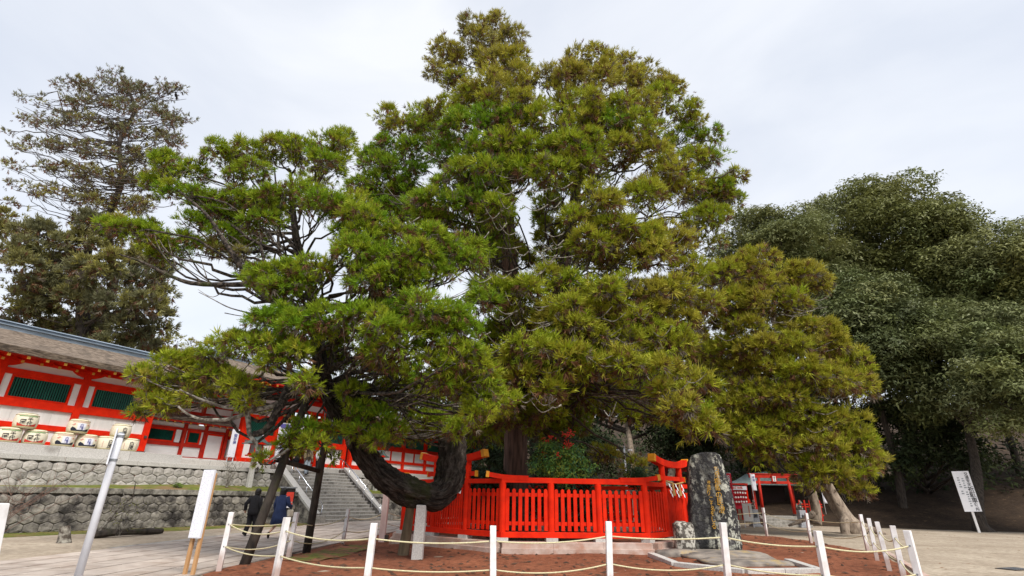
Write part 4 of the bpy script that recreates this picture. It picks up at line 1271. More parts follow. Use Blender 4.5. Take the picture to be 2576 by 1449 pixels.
# A-frame of logs propping the limb
APEX = Vector(at(797, 958, 13.7))
t = thing('log_prop', 'dark A-shaped log prop with crossbar holding up the cedar limb', 'tree prop')
FA, FB = Vector((-5.62, 12.26, 0)), Vector((-5.31, 15.04, 0))
TA, TB = APEX + Vector((-0.02, -0.10, 0.05)), APEX + Vector((0.32, 0.5, -0.25))
for f_, a_, nm in ((FA, TA, 'leg'), (FB, TB, 'leg')):
    MB().tube([f_ - Vector((0, 0, 0.05)), f_.lerp(a_, 0.33), f_.lerp(a_, 0.66), a_], [0.105, 0.098, 0.092, 0.085], 10, jit=0.04).build(nm, M['log'], t, smooth=True)
q1, q2 = FA.lerp(TA, 0.50), FB.lerp(TB, 0.50)
MB().tube([q1 - (q2 - q1) * 0.06, q2 + (q2 - q1) * 0.06], 0.062, 10, jit=0.03).build('crossbar', M['log'], t, smooth=True)
MB().tube([TA - Vector((0.1, 0.2, 0.1)), TB + Vector((0.1, 0.2, 0.05))], 0.09, 8).build('saddle_log', M['log'], t, smooth=True)

t = thing('stone_prop', 'square granite post standing under the bend of the cedar limb', 'tree prop', (-2.2, 13.93, 0))
MB().bar((0, 0, -0.1), (0.02, 0, 1.24), 0.26, 0.26, (0, 1, 0), w2=0.24, h2=0.24).build('shaft', M['granite'], t, bevel=0.015)
t = thing('timber_prop', 'leaning weathered timber post beside the granite tree prop', 'tree prop', (-2.68, 14.9, 0))
MB().tube([(-0.06, 0, -0.1), (0, 0, 0.6), (0.06, -0.1, 1.26)], [0.16, 0.13, 0.11], 9, jit=0.07).build('shaft', M['post_wood'], t)
t = thing('pink_post', 'faded pinkish square post beside the path at the stair foot', 'post', (-4.21, 18.9, 0))
MB().box(-0.10, 0.10, -0.08, 0.08, -0.1, 1.70).build('shaft', M['pink_post'], t, bevel=0.01)
MB().box(0.10, 0.20, -0.09, 0.09, -0.05, 0.22).build('foot_stone', M['iron'], t)

# ================================================================== vermilion fence round the great cedar (octagon)
OC = np.array([1.43, 21.4])
ang0 = math.atan2(16.45 - 16.0, 4.1 + 0.2)
rf_ = thing('shrine_fence', 'bright vermilion picket fence with yellow beam ends around the giant cedar', 'fence')
Rc = 4.3 / (2 * math.sin(math.pi / 8))
verts8 = [OC + Rc * np.array([math.cos(ang0 - math.pi / 2 - math.pi / 8 + k * math.pi / 4), math.sin(ang0 - math.pi / 2 - math.pi / 8 + k * math.pi / 4)]) for k in range(8)]
PZ = 0.31
def v8(k, t_):
    a, b = verts8[k % 8], verts8[(k + 1) % 8]
    p = a + (b - a) * t_
    return Vector((p[0], p[1], 0))
def off8(p, q):      # push outwards from the centre
    c = Vector((OC[0], OC[1], 0))
    return p + (p - c).normalized() * q
picket_me = None
def picket_mesh(h, w=0.105):
    d = 0.028
    mb = MB()
    prof = [(-w / 2, 0), (w / 2, 0), (w / 2, h - 0.035), (w / 2 - 0.03, h), (-w / 2 + 0.03, h), (-w / 2, h - 0.035)]
    return mb.prism([(x, -d / 2, z) for x, z in prof], (0, d, 0)).mesh('picket', M['red'])
PK, PKT = picket_mesh(1.12), picket_mesh(1.30, 0.062)
def seg_bar(name, a, b, w, h, zc, m=None, ext=0.0, bevel=0.008, parent=None):
    d = (b - a).normalized() * ext
    return MB().bar((a.x - d.x, a.y - d.y, zc), (b.x + d.x, b.y + d.y, zc), w, h).build(name, m or M['red'], parent or rf_, bevel=bevel)
for k in range(8):
    a, b = v8(k, 0), v8(k, 1)
    # plinth stones, two courses
    n = 3
    for q in range(n):
        p0, p1 = v8(k, q / n), v8(k, (q + 1) / n)
        MB().bar((*off8(p0, 0.10).xy, 0.05), (*off8(p1, 0.10).xy, 0.05), 0.62, 0.20).build('plinth_stone', M['plinth'], rf_, bevel=0.012)
        MB().bar((*off8(p0, 0.04).xy, 0.22), (*off8(p1, 0.04).xy, 0.22), 0.56, 0.16).build('plinth_stone', M['plinth'], rf_, bevel=0.012)
    seg_bar('sill', a, b, 0.20, 0.15, PZ + 0.16, ext=0.04)
    gate_side = k in (1, 7)
    for q in (0, 1, 2):
        p = v8(k, q / 3)
        tall = gate_side and q in (1, 2)
        hgt = 2.50 if tall else 1.86
        po = MB().lathe([(0.10, PZ + 0.235), (0.10, hgt)], 12).build('post', M['red'], rf_, smooth=False, loc=(p.x, p.y, 0))
        if q != 0 or True:
            ps = off8(p, 0.0)
            MB().box(-0.17, 0.17, -0.14, 0.14, PZ - 0.012, PZ + 0.085).build('sill_stone', M['granite'], po, rot=(0, 0, math.atan2(b.y - a.y, b.x - a.x)))
    # rails and pickets per bay
    for q in range(3):
        p0, p1 = v8(k, q / 3), v8(k, (q + 1) / 3)
        yaw = math.atan2(p1.y - p0.y, p1.x - p0.x)
        is_gate = gate_side and q == 1
        if not is_gate:
            seg_bar('rail', p0, p1, 0.05, 0.10, 0.76)
            seg_bar('rail', p0, p1, 0.05, 0.10, 1.53)
            npk = 7
            for i in range(npk):
                p = p0.lerp(p1, (i + 0.85) / (npk + 0.7))
                pp = off8(p, 0.042)
                put('picket', PK, rf_, (pp.x, pp.y, 0.575), (0, 0, yaw))
        else:
            for dl in (0, 1):      # two door leaves of closely set pales
                g0, g1 = p0.lerp(p1, 0.08 + 0.43 * dl), p0.lerp(p1, 0.49 + 0.43 * dl)
                lf = MB().bar((g0.x, g0.y, 0.60), (g1.x, g1.y, 0.60), 0.05, 0.10).bar((g0.x, g0.y, 1.72), (g1.x, g1.y, 1.72), 0.05, 0.10).bar((g0.x, g0.y, 1.15), (g1.x, g1.y, 1.15), 0.04, 0.07).build('gate_leaf', M['red'], rf_)
                for i in range(6):
                    p = off8(g0.lerp(g1, (i + 0.5) / 6), 0.035)
                    put('picket', PKT, lf, (p.x, p.y, 0.50), (0, 0, yaw))
    # cap rail with upswept yellow ends at the corners
    if not gate_side:
        seg_bar('cap_rail', a, b, 0.17, 0.15, 1.93, ext=0.05)
        for e0, e1 in ((a, b), (b, a)):
            d = (e1 - e0).normalized()
            c0, c1 = e0 + d * 0.75, e0 - d * 0.42
            eb = MB()
            pts = [c0, e0 + d * 0.3, e0 - d * 0.05, c1]
            zs = [1.99, 1.995, 2.015, 2.07]
            for (u0, z0), (u1, z1) in zip(list(zip(pts, zs))[:-1], list(zip(pts, zs))[1:]):
                eb.bar((u0.x, u0.y, z0), (u1.x, u1.y, z1), 0.19, 0.13)
            ob = eb.build('cap_beam_end', M['red'], rf_)
            tip = c1 - d * 0.09
            MB().bar((c1.x, c1.y, 2.075), (tip.x, tip.y, 2.085), 0.20, 0.17).build('yellow_end', M['yellow'], ob)
    else:
        for q0, q1 in ((0, 1 / 3), (2 / 3, 1)):
            seg_bar('cap_rail', v8(k, q0), v8(k, q1), 0.15, 0.13, 1.90)
        c0, c1 = v8(k, 1 / 3), v8(k, 2 / 3)
        d = (c1 - c0).normalized()
        e0, e1 = c0 - d * 0.62, c1 + d * 0.62
        n = 8
        gb = MB()
        pr = [(e0.lerp(e1, i / n), 2.50 + 0.13 * (abs(i / n - 0.5) * 2) ** 2.4) for i in range(n + 1)]
        for (u0, z0), (u1, z1) in zip(pr, pr[1:]):
            gb.bar((u0.x, u0.y, z0 + 0.06), (u1.x, u1.y, z1 + 0.06), 0.22, 0.20)
        gt = gb.build('gate_lintel', M['red'], rf_)
        for e, sg in ((e0, -1), (e1, 1)):
            MB().bar((e.x, e.y, 2.69), (e.x + d.x * sg * 0.12, e.y + d.y * sg * 0.12, 2.72), 0.23, 0.23).build('yellow_end', M['yellow'], gt)
        m0, m1 = c0 - d * 0.35, c1 + d * 0.35
        tb = MB().bar((m0.x, m0.y, 2.12), (m1.x, m1.y, 2.12), 0.10, 0.13).build('tie_beam', M['red'], rf_)
        for e, sg in ((m0, -1), (m1, 1)):
            MB().bar((e.x, e.y, 2.12), (e.x + d.x * sg * 0.02, e.y + d.y * sg * 0.02, 2.12), 0.14, 0.18).build('yellow_end', M['yellow'], tb)
        rp = MB().tube([(c0.x, c0.y, 2.02), (*c0.lerp(c1, 0.5).xy, 1.94), (c1.x, c1.y, 2.02)], 0.025, 6).build('straw_rope', M['straw'], rf_)
        rp.location = tuple(off8(c0.lerp(c1, 0.5), 0.12) - c0.lerp(c1, 0.5))
        yaw = math.atan2(d.y, d.x)
        for i, u in enumerate((0.16, 0.34, 0.52, 0.70, 0.86)):
            p = off8(c0.lerp(c1, u), 0.14)
            if i % 2 == 0:
                ps_ = paper_streamer(rf_, 0, 0, 0, 0.10, 4)
                ps_.location = (p.x, p.y, 1.96)
                ps_.rotation_euler = (0, 0, yaw)
            else:
                MB().lathe([(0.02, 0.0), (0.04, -0.1), (0.07, -0.36)], 8).build('straw_tassel', M['straw'], rf_, loc=(p.x, p.y, 1.95))

# ================================================================== inscribed stone monument
mon = thing('stone_monument', 'tall dark lichened stone slab carved with gold calligraphy', 'monument', (6.18, 16.75, 0))
mr = random.Random(4)
mb = MB()
outl = [(0.0, -0.72, 0.72), (0.25, -0.73, 0.75), (0.48, -0.70, 0.73), (0.7, -0.70, 0.76), (0.95, -0.685, 0.75), (1.2, -0.66, 0.70), (1.55, -0.62, 0.68), (1.95, -0.58, 0.62), (2.3, -0.55, 0.56), (2.55, -0.50, 0.53), (2.72, -0.38, 0.48), (2.80, -0.12, 0.36)]
nr = 28
for zz, xl, xr in outl:
    cx, hw = (xl + xr) / 2, (xr - xl) / 2
    for i in range(nr):
        a = 2 * math.pi * i / nr
        ca, sa = math.cos(a), math.sin(a)
        sq = lambda v: math.copysign(abs(v) ** 0.45, v)
        dep = 0.27 if zz < 2.5 else 0.22
        mb.v.append((cx + hw * sq(ca) * (1 + mr.uniform(-0.03, 0.03)), dep * sq(sa) + (mr.uniform(-0.03, 0.03) if sa > 0 else mr.uniform(0.0, 0.035)), zz + mr.uniform(-0.03, 0.03) * (0.1 < zz < 2.7)))
for r in range(len(outl) - 1):
    for i in range(nr):
        j = (i + 1) % nr
        mb.f.append((r * nr + i, r * nr + j, (r + 1) * nr + j, (r + 1) * nr + i)); mb.mi.append(0)
mb.f.append(tuple(range(nr - 1, -1, -1))); mb.f.append(tuple((len(outl) - 1) * nr + i for i in range(nr))); mb.mi += [0, 0]
slab = mb.build('slab', M['monument'], mon, smooth=True, loc=(0, 0, 0.06))
ir = random.Random(8)
for col_, x0_, z0_, base_ in (('ち早振亀の民澄', 0.20, 2.44, 0.235), ('神造りこそ名をしる', -0.07, 2.02, 0.165)):
    z_ = z0_
    for ch in col_:
        q_ = base_ * ir.uniform(0.75, 1.2)
        o_ = text_obj(ch, q_, M['gold_leaf'], mon, (x0_ + ir.uniform(-0.03, 0.03) + (z0_ - z_) * 0.03, -0.302, z_), (R(90), R(ir.uniform(-9, 9)), 0), sx=ir.uniform(0.75, 0.95), name='gold_character', depth=0.004, bold=-0.010)
        z_ -= q_ * ir.uniform(0.82, 0.98)
mon.rotation_euler = (R(-2), 0, R(-4))
def rock(name, label, loc, rx, ry, rz_, m, seed, cat='rock', flat=0.35):
    r2_ = random.Random(seed)
    bm = bmesh.new()
    bmesh.ops.create_icosphere(bm, subdivisions=3, radius=1)
    ph = [r2_.uniform(0, 6) for _ in range(6)]
    for v in bm.verts:
        x, y, z = v.co
        sq = lambda u: math.copysign(abs(u) ** flat, u)
        l = 1 + 0.08 * math.sin(3 * x + ph[0]) * math.cos(4 * y + ph[1]) + 0.05 * math.sin(7 * z + ph[2] + 5 * x) + r2_.uniform(-0.015, 0.015)
        v.co = (sq(x) * rx * l * 0.9, sq(y) * ry * l * 0.9, sq(z) * rz_ * l * 0.9)
    me = bpy.data.meshes.new(name)
    bm.to_mesh(me); bm.free()
    me.materials.append(m)
    me.polygons.foreach_set('use_smooth', [True] * len(me.polygons))
    return tag(put(name, me, None, loc), label, cat)
rock('stub_stone', 'squat lichen-spotted stone block beside the tall monument', (5.15, 16.4, 0.46), 0.29, 0.26, 0.46, M['lichen_rock'], 3)
rock('base_rock', 'flat mottled rock under the tall monument', (6.0, 16.1, 0.03), 1.5, 1.15, 0.14, M['rock_base'], 5, flat=0.6)
rock('base_rock', 'low pale rock before the squat lichen-spotted block', (4.75, 15.9, 0.03), 0.75, 0.35, 0.16, M['rock_base'], 8, flat=0.6)
rock('base_rock', 'low brown rock slab inside the stone kerb below the monument', (6.0, 14.3, 0.02), 1.3, 0.7, 0.10, M['rock_base'], 12, flat=0.6)
kb = thing('monument_kerb', 'low grey stone kerb edging the ground before the monument', 'kerb')
kp = [(3.95, 15.6), (3.95, 13.4), (5.1, 12.3), (6.9, 12.7), (7.2, 14.6)]
for (ax, ay), (bx_, by_) in zip(kp, kp[1:]):
    n = 2
    for q in range(n):
        a = (ax + (bx_ - ax) * q / n, ay + (by_ - ay) * q / n, 0.05)
        b = (ax + (bx_ - ax) * (q + 0.99) / n, ay + (by_ - ay) * (q + 0.99) / n, 0.05)
        MB().bar(a, b, 0.20, 0.13).build('kerb_stone', M['granite'], kb, bevel=0.012)
# kerb on the right edge of the bed
kb = thing('bed_kerb', 'sunken brown stone kerb along the sandy side of the soil bed', 'kerb')
kp = [(6.9, 8.6), (8.2, 11.0), (9.45, 13.2), (10.7, 15.5), (12.1, 18.1)]
for (ax, ay), (bx_, by_) in zip(kp, kp[1:]):
    for q in range(2):
        MB().bar((ax + (bx_ - ax) * q / 2, ay + (by_ - ay) * q / 2, 0.02), (ax + (bx_ - ax) * (q + .98) / 2, ay + (by_ - ay) * (q + .98) / 2, 0.02), 0.14, 0.10).build('kerb_stone', M['plinth'], kb, bevel=0.01)

# ================================================================== ground clutter by the wall
t = thing('tree_stump', 'short grey tree stump on the sand before the lower wall', 'stump', (-13.12, 16.71, 0))
MB().tube([(0.06, 0, -0.05), (0.04, 0, 0.06), (0, 0, 0.22), (-0.06, 0, 0.44)], [0.21, 0.16, 0.14, 0.135], 12, jit=0.07).build('wood', M['bark_twig'], t)
t = thing('fallen_log', 'dark fallen log with upright pale branches lying by the lower wall', 'log', (-13.4, 18.4, 0))
MB().tube([(-0.15, -0.1, 0.10), (0.2, 0.5, 0.15), (0.35, 1.1, 0.13), (0.5, 1.9, 0.11), (0.62, 2.4, 0.10)], [0.16, 0.13, 0.10, 0.11, 0.09], 9, jit=0.15).build('wood', M['log'], t)
br = MB()
br.tube([(0, 0, 0.15), (0.05, 0.25, 0.5), (0.18, 0.5, 1.0), (0.32, 0.75, 1.25), (0.27, 0.75, 1.75)], [0.05, 0.04, 0.032, 0.025, 0.012], 7)
br.tube([(0.25, 0.65, 1.15), (0.1, 0.6, 1.3), (0.02, 0.6, 1.45)], [0.02, 0.014, 0.008], 6)
br.tube([(0.05, 0.25, 0.5), (0.3, 0.5, 0.75), (0.6, 0.9, 0.95), (0.8, 1.3, 1.2)], [0.025, 0.018, 0.012, 0.006], 6)
br.tube([(0.2, 0.6, 0.15), (0.5, 1.0, 0.35), (0.7, 1.3, 0.5)], [0.03, 0.02, 0.01], 6)
br.build('branch', M['bark_twig'], t)

# drain covers on the sand
for x, y, w, lab in ((22.0, 21.5, 1.3, 'long iron drain cover on the sand below the leaning sign'), (12.6, 14.2, 0.7, 'short iron drain cover on the sand beside the rope fence')):
    t = thing('drain_cover', lab, 'drain cover', (x, y, 0.004), R(20))
    MB().box(-w / 2, w / 2, -0.22, 0.22, 0, 0.014).build('frame', M['iron'], t)
    for k in range(8):
        xx = -w / 2 + (k + 0.5) * w / 8
        MB().box(xx - w / 40, xx + w / 40, -0.18, 0.18, 0.0145, 0.022).build('grate_bar', M['grey_metal'], t)

# ================================================================== small vermilion shrine in the trees on the right
TY = 36.0
gnd_z = 0.0
to = thing('torii_gate', 'small red torii gate with white name plaque before the dark shrine', 'torii', (17.68, TY, 0.62))
for q in (-0.98, 0.98):
    MB().tube([(q * 1.06, 0, 0), (q, 0, 2.30)], [0.105, 0.09], 12).build('pillar', M['red_dark'], to, smooth=True)  # darker red puts the dimness under the trees into the paint
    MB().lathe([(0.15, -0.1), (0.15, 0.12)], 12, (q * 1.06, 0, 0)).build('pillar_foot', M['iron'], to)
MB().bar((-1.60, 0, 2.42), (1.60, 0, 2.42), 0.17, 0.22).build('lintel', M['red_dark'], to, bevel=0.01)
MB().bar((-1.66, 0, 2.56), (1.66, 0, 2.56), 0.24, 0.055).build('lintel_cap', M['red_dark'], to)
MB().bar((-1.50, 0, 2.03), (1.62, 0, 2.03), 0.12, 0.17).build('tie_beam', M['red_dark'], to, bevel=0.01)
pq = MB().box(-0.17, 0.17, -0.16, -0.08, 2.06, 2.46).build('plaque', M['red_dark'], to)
MB().box(-0.10, 0.10, -0.175, -0.162, 2.10, 2.42).build('plaque_face', M['plaster'], pq)
text_obj('稲荷社', 0.10, M['ink'], pq, (0, -0.182, 2.40))
stp = thing('shrine_steps', 'low dark stone steps leading under the small torii', 'steps', (17.6, TY - 1.2, 0))
for k in range(4):
    MB().box(-1.3, 1.5, k * 0.32, 2.2, 0 if k == 0 else k * 0.155 - 0.02, (k + 1) * 0.155).build('step', M['step'], stp, bevel=0.015)
hs = thing('small_shrine', 'small dark shrine with grey green copper roof behind the torii', 'shrine', (20.6, 43.5, 0.1))
MB().prism([(-2.3, -1.8, 2.55), (-2.4, -1.8, 2.68), (-1.2, -1.2, 3.05), (0, -0.6, 3.6), (1.2, -1.2, 3.05), (2.4, -1.8, 2.68), (2.3, -1.8, 2.55)], (0, 3.6, 0)).build('roof', M['copper_green'], hs)
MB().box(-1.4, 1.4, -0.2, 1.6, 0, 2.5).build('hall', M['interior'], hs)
for q in (-1.5, 1.5):
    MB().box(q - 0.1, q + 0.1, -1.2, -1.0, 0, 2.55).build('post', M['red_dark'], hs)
def mini_fence(name, x0, x1, y, z, label, n):
    t = thing(name, label, 'fence', (x0, y, z), 0, 'red fences beside the small torii')
    L = x1 - x0
    for zz in (0.35, 0.85, 1.0):
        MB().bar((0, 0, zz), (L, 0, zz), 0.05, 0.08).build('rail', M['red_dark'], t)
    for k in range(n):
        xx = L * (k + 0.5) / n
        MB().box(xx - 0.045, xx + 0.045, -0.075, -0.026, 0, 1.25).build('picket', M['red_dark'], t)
mini_fence('shrine_side_fence', 18.95, 20.6, TY, 0.35, 'short red fence between the torii and the pale roots', 5)
mini_fence('shrine_side_fence', 13.9, 16.3, TY, 0.35, 'red fence between the tall monument and the torii', 8)
mini_fence('shrine_side_fence', 10.6, 12.6, TY, 0.35, 'red fence behind the squat lichen-spotted stone', 6)
t2 = thing('torii_gate', 'larger red torii mostly hidden behind the tall monument', 'torii', (12.6, 37.0, 0.3))
for q in (-0.95, 0.95):
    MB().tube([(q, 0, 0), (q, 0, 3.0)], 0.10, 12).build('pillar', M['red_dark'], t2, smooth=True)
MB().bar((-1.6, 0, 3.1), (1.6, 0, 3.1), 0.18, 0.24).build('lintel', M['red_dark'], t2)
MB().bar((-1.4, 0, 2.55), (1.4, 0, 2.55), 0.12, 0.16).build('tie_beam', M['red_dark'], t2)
def fox_pedestal(x, y, z, label, fl):
    t = thing('pedestal', label, 'pedestal', (x, y, z), 0, 'stone pedestals of the small shrine')
    MB().bar((0, 0, 0), (0, 0, 0.88), 0.44, 0.44, (0, 1, 0), w2=0.40, h2=0.40).build('block', M['pedestal'], t, bevel=0.02)
    MB().box(-0.30, 0.30, -0.30, 0.30, -0.12, 0.0).build('base_slab', M['pedestal'], t, bevel=0.02)
    text_obj('献', 0.26, M['ink'], t, (0, -0.225, 0.62), vertical=False)
    f = thing('fox_statue', 'seated stone fox on the ' + fl, 'statue', (x, y, z + 0.88), R(20))
    b = MB()
    b.tube([(0, 0.16, 0.06), (0, 0.10, 0.16), (0, 0.0, 0.28), (0, -0.06, 0.36)], [0.10, 0.115, 0.085, 0.055], 10)
    b.ball((0, -0.10, 0.43), (0.065, 0.075, 0.065), 8)
    b.tube([(0, -0.15, 0.43), (0, -0.23, 0.41)], [0.035, 0.012], 7)
    for q in (-1, 1):
        b.tube([(q * 0.04, -0.08, 0.47), (q * 0.055, -0.07, 0.56)], [0.022, 0.004], 5)
        b.tube([(q * 0.05, -0.05, 0.24), (q * 0.05, -0.11, 0.10), (q * 0.05, -0.12, 0.02)], [0.035, 0.026, 0.024], 6)
        b.tube([(q * 0.09, 0.12, 0.10), (q * 0.10, 0.02, 0.04)], [0.06, 0.03], 6)
    b.tube([(0, 0.20, 0.05), (0.02, 0.28, 0.15), (0.02, 0.27, 0.30), (0.0, 0.22, 0.40)], [0.03, 0.05, 0.05, 0.012], 7)
    b.build('figure', M['lichen_rock'], f, smooth=True)
fox_pedestal(15.6, 35.0, 0.12, 'grey pedestal with dark character between white sign and torii', 'pedestal between white sign and torii')
fox_pedestal(18.5, 34.8, 0.12, 'grey pedestal with dark character beside the pale tree roots', 'pedestal beside the pale tree roots')
fox_pedestal(11.3, 35.0, 0.15, 'grey pedestal with dark character behind the squat stone', 'pedestal behind the squat stone')
NG = 'crimson banners of the small shrine'
nobori('banner', 'crimson banner with white writing beyond the fence gate, first of two', (10.05, 34.6, 1.0), R(4), 0.62, 1.8, M['cloth_red'], '稲荷大神', M['cloth_white'], 0.36, NG, 2.6)
nobori('banner', 'crimson banner with white writing standing closest to the red mini fence', (10.75, 35.2, 1.0), R(-4), 0.6, 1.8, M['cloth_red'], '五穀豊穣', M['cloth_white'], 0.34, NG, 2.55)
nobori('banner', 'crimson banner with white writing beside the plaque rack', (13.75, 34.9, 0.9), R(2), 0.66, 1.9, M['cloth_red'], '稲荷神社', M['cloth_white'], 0.40, NG, 2.3)
nobori('banner', 'white banner tied to the torii pillar', (16.05, 35.7, 1.2), R(0), 0.26, 1.0, M['cloth_white'], '奉納', M['ink_blue'], 0.16, None, 2.0)
nobori('banner', 'white banner half hidden by the pale trunks', (19.9, 34.5, 0.8), R(0), 0.42, 1.6, M['cloth_white'], '奉納', M['ink_blue'], 0.26, None, 2.3)
er = thing('plaque_rack', 'red rack hung with rows of small white votive plaques', 'rack', (14.35, 35.6, 0.3))
for q in (0, 1.25):
    MB().box(q - 0.05, q + 0.05, -0.05, 0.05, 0, 2.15).build('post', M['red'], er)
MB().box(-0.1, 1.35, -0.10, 0.10, 2.15, 2.25).build('roof_board', M['red_dark'], er)
MB().box(0.0, 1.25, -0.09, -0.05, 1.85, 2.08).build('name_board', M['cloth_white'], er)
text_obj('稲荷絵馬', 0.18, M['p_red'], er, (0.62, -0.10, 2.06), vertical=False)
MB().box(0.05, 1.2, 0.0, 0.03, 0.7, 1.8).build('back_board', M['cloth_red'], er)
for zz in (1.0, 1.27, 1.54, 1.78):
    MB().box(0.05, 1.2, -0.06, -0.03, zz, zz + 0.03).build('rack_rail', M['red_dark'], er)
    for k in range(7):
        if zz < 1.7:
            MB().lathe([(0.06, 0), (0.06, 0.012)], 7).build('votive_plaque', M['plaster'], er, loc=(0.13 + k * 0.165, -0.072, zz + 0.14 + rnd.uniform(-.02, .02)), rot=(R(90), 0, 0))
ws = thing('white_notice_stand', 'small white notice board on thin legs beside the monument', 'notice stand', (14.15, 33.2, 0), R(-3))
MB().box(0, 0.55, 0, 0.04, 0.35, 1.35).build('board', M['plaster'], ws)
for q in (0.02, 0.51):
    MB().box(q, q + 0.03, 0.041, 0.07, 0, 1.33).build('leg', M['white_metal'], ws)
MB().box(0.33, 0.40, -0.006, -0.001, 0.6, 1.22).build('red_column_print', M['p_pink'], ws)

# leaning white sign on the far right
sg = thing('leaning_sign', 'tall white sign with black vertical writing leaning against a tree', 'sign', (27.4, 32.3, 0), R(-18))
sg.rotation_euler = (0, R(-2), R(-14))
MB().box(-0.10, 0.02, 0.03, 0.09, -0.05, 3.0).build('post', M['plaster'], sg)
MB().box(-0.44, 0.44, 0, 0.028, 1.12, 3.36).build('board', M['paper'], sg)
text_obj('交通安全', 0.20, M['ink'], sg, (0.25, -0.008, 3.28))
text_obj('祈願車', 0.32, M['ink'], sg, (0.25, -0.008, 2.48))
text_obj('祓所', 0.20, M['ink'], sg, (0.25, -0.008, 1.58), ls=1.25)
for cx_, z0_, n_ in ((0.0, 2.9, 13), (-0.22, 2.95, 8)):
    for k in range(n_):
        if k in (5,): continue
        wv = 0.05 + 0.02 * math.sin(k * 2.1)
        MB().box(cx_ - wv, cx_ + wv, -0.006, -0.001, z0_ - k * 0.125, z0_ - k * 0.125 + 0.065).build('small_print', M['grey_metal'], sg)

# double-headed lamp behind the fence
lp = thing('lamp_post', 'slim grey lamp post with two white heads among the dark trees', 'lamp post', (5.88, 27.0, 0))
MB().tube([(0, 0, -0.1), (0, 0, 3.85)], [0.06, 0.045], 10).build('pole', M['white_metal'], lp, smooth=True)
for q in (-1, 1):
    MB().tube([(0, 0, 3.62), (q * 0.22, -0.02, 3.72)], 0.02, 6).build('arm', M['grey_metal'], lp)
    MB().ball((q * 0.30, -0.02, 3.76), (0.15, 0.09, 0.055), 8).build('lamp_head', M['paper'], lp, smooth=True)
MB().lathe([(0.05, 3.85), (0.05, 3.95), (0.02, 3.98)], 8).build('sensor', M['grey_metal'], lp)
# ================================================================== foliage machinery
def np_mesh(name, V, T, col, m, parent=None):
    me = bpy.data.meshes.new(name)
    nv, nt_ = len(V), len(T)
    me.vertices.add(nv)
    me.vertices.foreach_set('co', np.ascontiguousarray(V, dtype=np.float32).ravel())
    me.loops.add(nt_ * 3)
    me.loops.foreach_set('vertex_index', np.ascontiguousarray(T, dtype=np.int32).ravel())
    me.polygons.add(nt_)
    me.polygons.foreach_set('loop_start', np.arange(0, nt_ * 3, 3, dtype=np.int32))
    me.polygons.foreach_set('loop_total', np.full(nt_, 3, dtype=np.int32))
    a = me.attributes.new('tint', 'FLOAT_COLOR', 'POINT')
    c4 = np.ones((nv, 4), np.float32)
    c4[:, :3] = col
    a.data.foreach_set('color', c4.ravel())
    me.materials.append(m)
    me.update(calc_edges=True)
    return put(name, me, parent)

def tuft_template(K, spread, width, seed, curl=0.25, lmin=0.65):
    """spray of K needle-covered shoots about +z"""
    g = np.random.default_rng(seed)
    V, T = [], []
    for k in range(K):
        ph = 2 * math.pi * (k * 0.618 + g.uniform(0, 0.1))
        th = spread * math.sqrt((k + 0.5) / K)
        d = np.array([math.sin(th) * math.cos(ph), math.sin(th) * math.sin(ph), math.cos(th)])
        L = g.uniform(lmin, 1.1)
        s = np.cross(d, g.normal(size=3)); s /= np.linalg.norm(s)
        upc = np.array([0, 0, 1]) * curl * L
        base = d * 0.12
        tip = d * L + upc
        o = len(V)
        w = width * g.uniform(0.8, 1.2)
        V += [base + s * w, base - s * w, tip]
        T += [(o, o + 1, o + 2)]
    return np.array(V), np.array(T)

def spray_template(K, seed, width=0.055, ang=(32, 58), bend=0.25):
    """feathery shoot along +z with side sprigs, as cedar sprays grow"""
    g = np.random.default_rng(seed)
    V, T = [], []
    for k in range(K):
        t = (k + 0.3) / K
        ph = 2 * math.pi * (k * 0.39 + g.uniform(-0.08, 0.08))
        th = R(g.uniform(*ang)) * (1 - 0.75 * (t > 0.85))
        d = np.array([math.sin(th) * math.cos(ph), math.sin(th) * math.sin(ph), math.cos(th)])
        L = (0.62 - 0.25 * t) * g.uniform(0.75, 1.2)
        base = np.array([bend * t * t, 0, t * 0.62])
        s = np.cross(d, g.normal(size=3)); s /= np.linalg.norm(s)
        w = width * g.uniform(0.8, 1.25)
        o = len(V)
        V += [base + s * w, base - s * w, base + d * L + np.array([0, 0, 0.12 * L])]
        T += [(o, o + 1, o + 2)]
    return np.array(V), np.array(T)

def leaf_template(K, seed, width=0.16):
    """whorl of K broad drooping leaves"""
    g = np.random.default_rng(seed)
    V, T = [], []
    for k in range(K):
        ph = 2 * math.pi * (k + g.uniform(-0.3, 0.3)) / K
        el = g.uniform(-0.5, 0.55)
        d = np.array([math.cos(ph) * math.cos(el), math.sin(ph) * math.cos(el), math.sin(el)])
        s = np.cross(d, [0, 0, 1.0]) + g.normal(size=3) * 0.25; s /= np.linalg.norm(s)
        L = g.uniform(0.7, 1.15)
        o = len(V)
        c = g.normal(size=3) * 0.25
        V += [c + d * 0.02, c + d * L * 0.45 + s * width + [0, 0, 0.05], c + d * L * 0.45 - s * width + [0, 0, 0.05], c + d * L - [0, 0, 0.18 * L]]
        T += [(o, o + 1, o + 2), (o + 1, o + 3, o + 2)]
    return np.array(V), np.array(T)

SUGI = [spray_template(10, s) for s in range(8)] + [tuft_template(10, R(60), 0.08, 9, 0.2)]
SUGI_SMALL = [spray_template(8, 20 + s, 0.07) for s in range(6)]
SUGI_FAR = [spray_template(9, 30 + s, 0.075) for s in range(6)]
BROAD = [leaf_template(5, 40 + s) for s in range(5)]

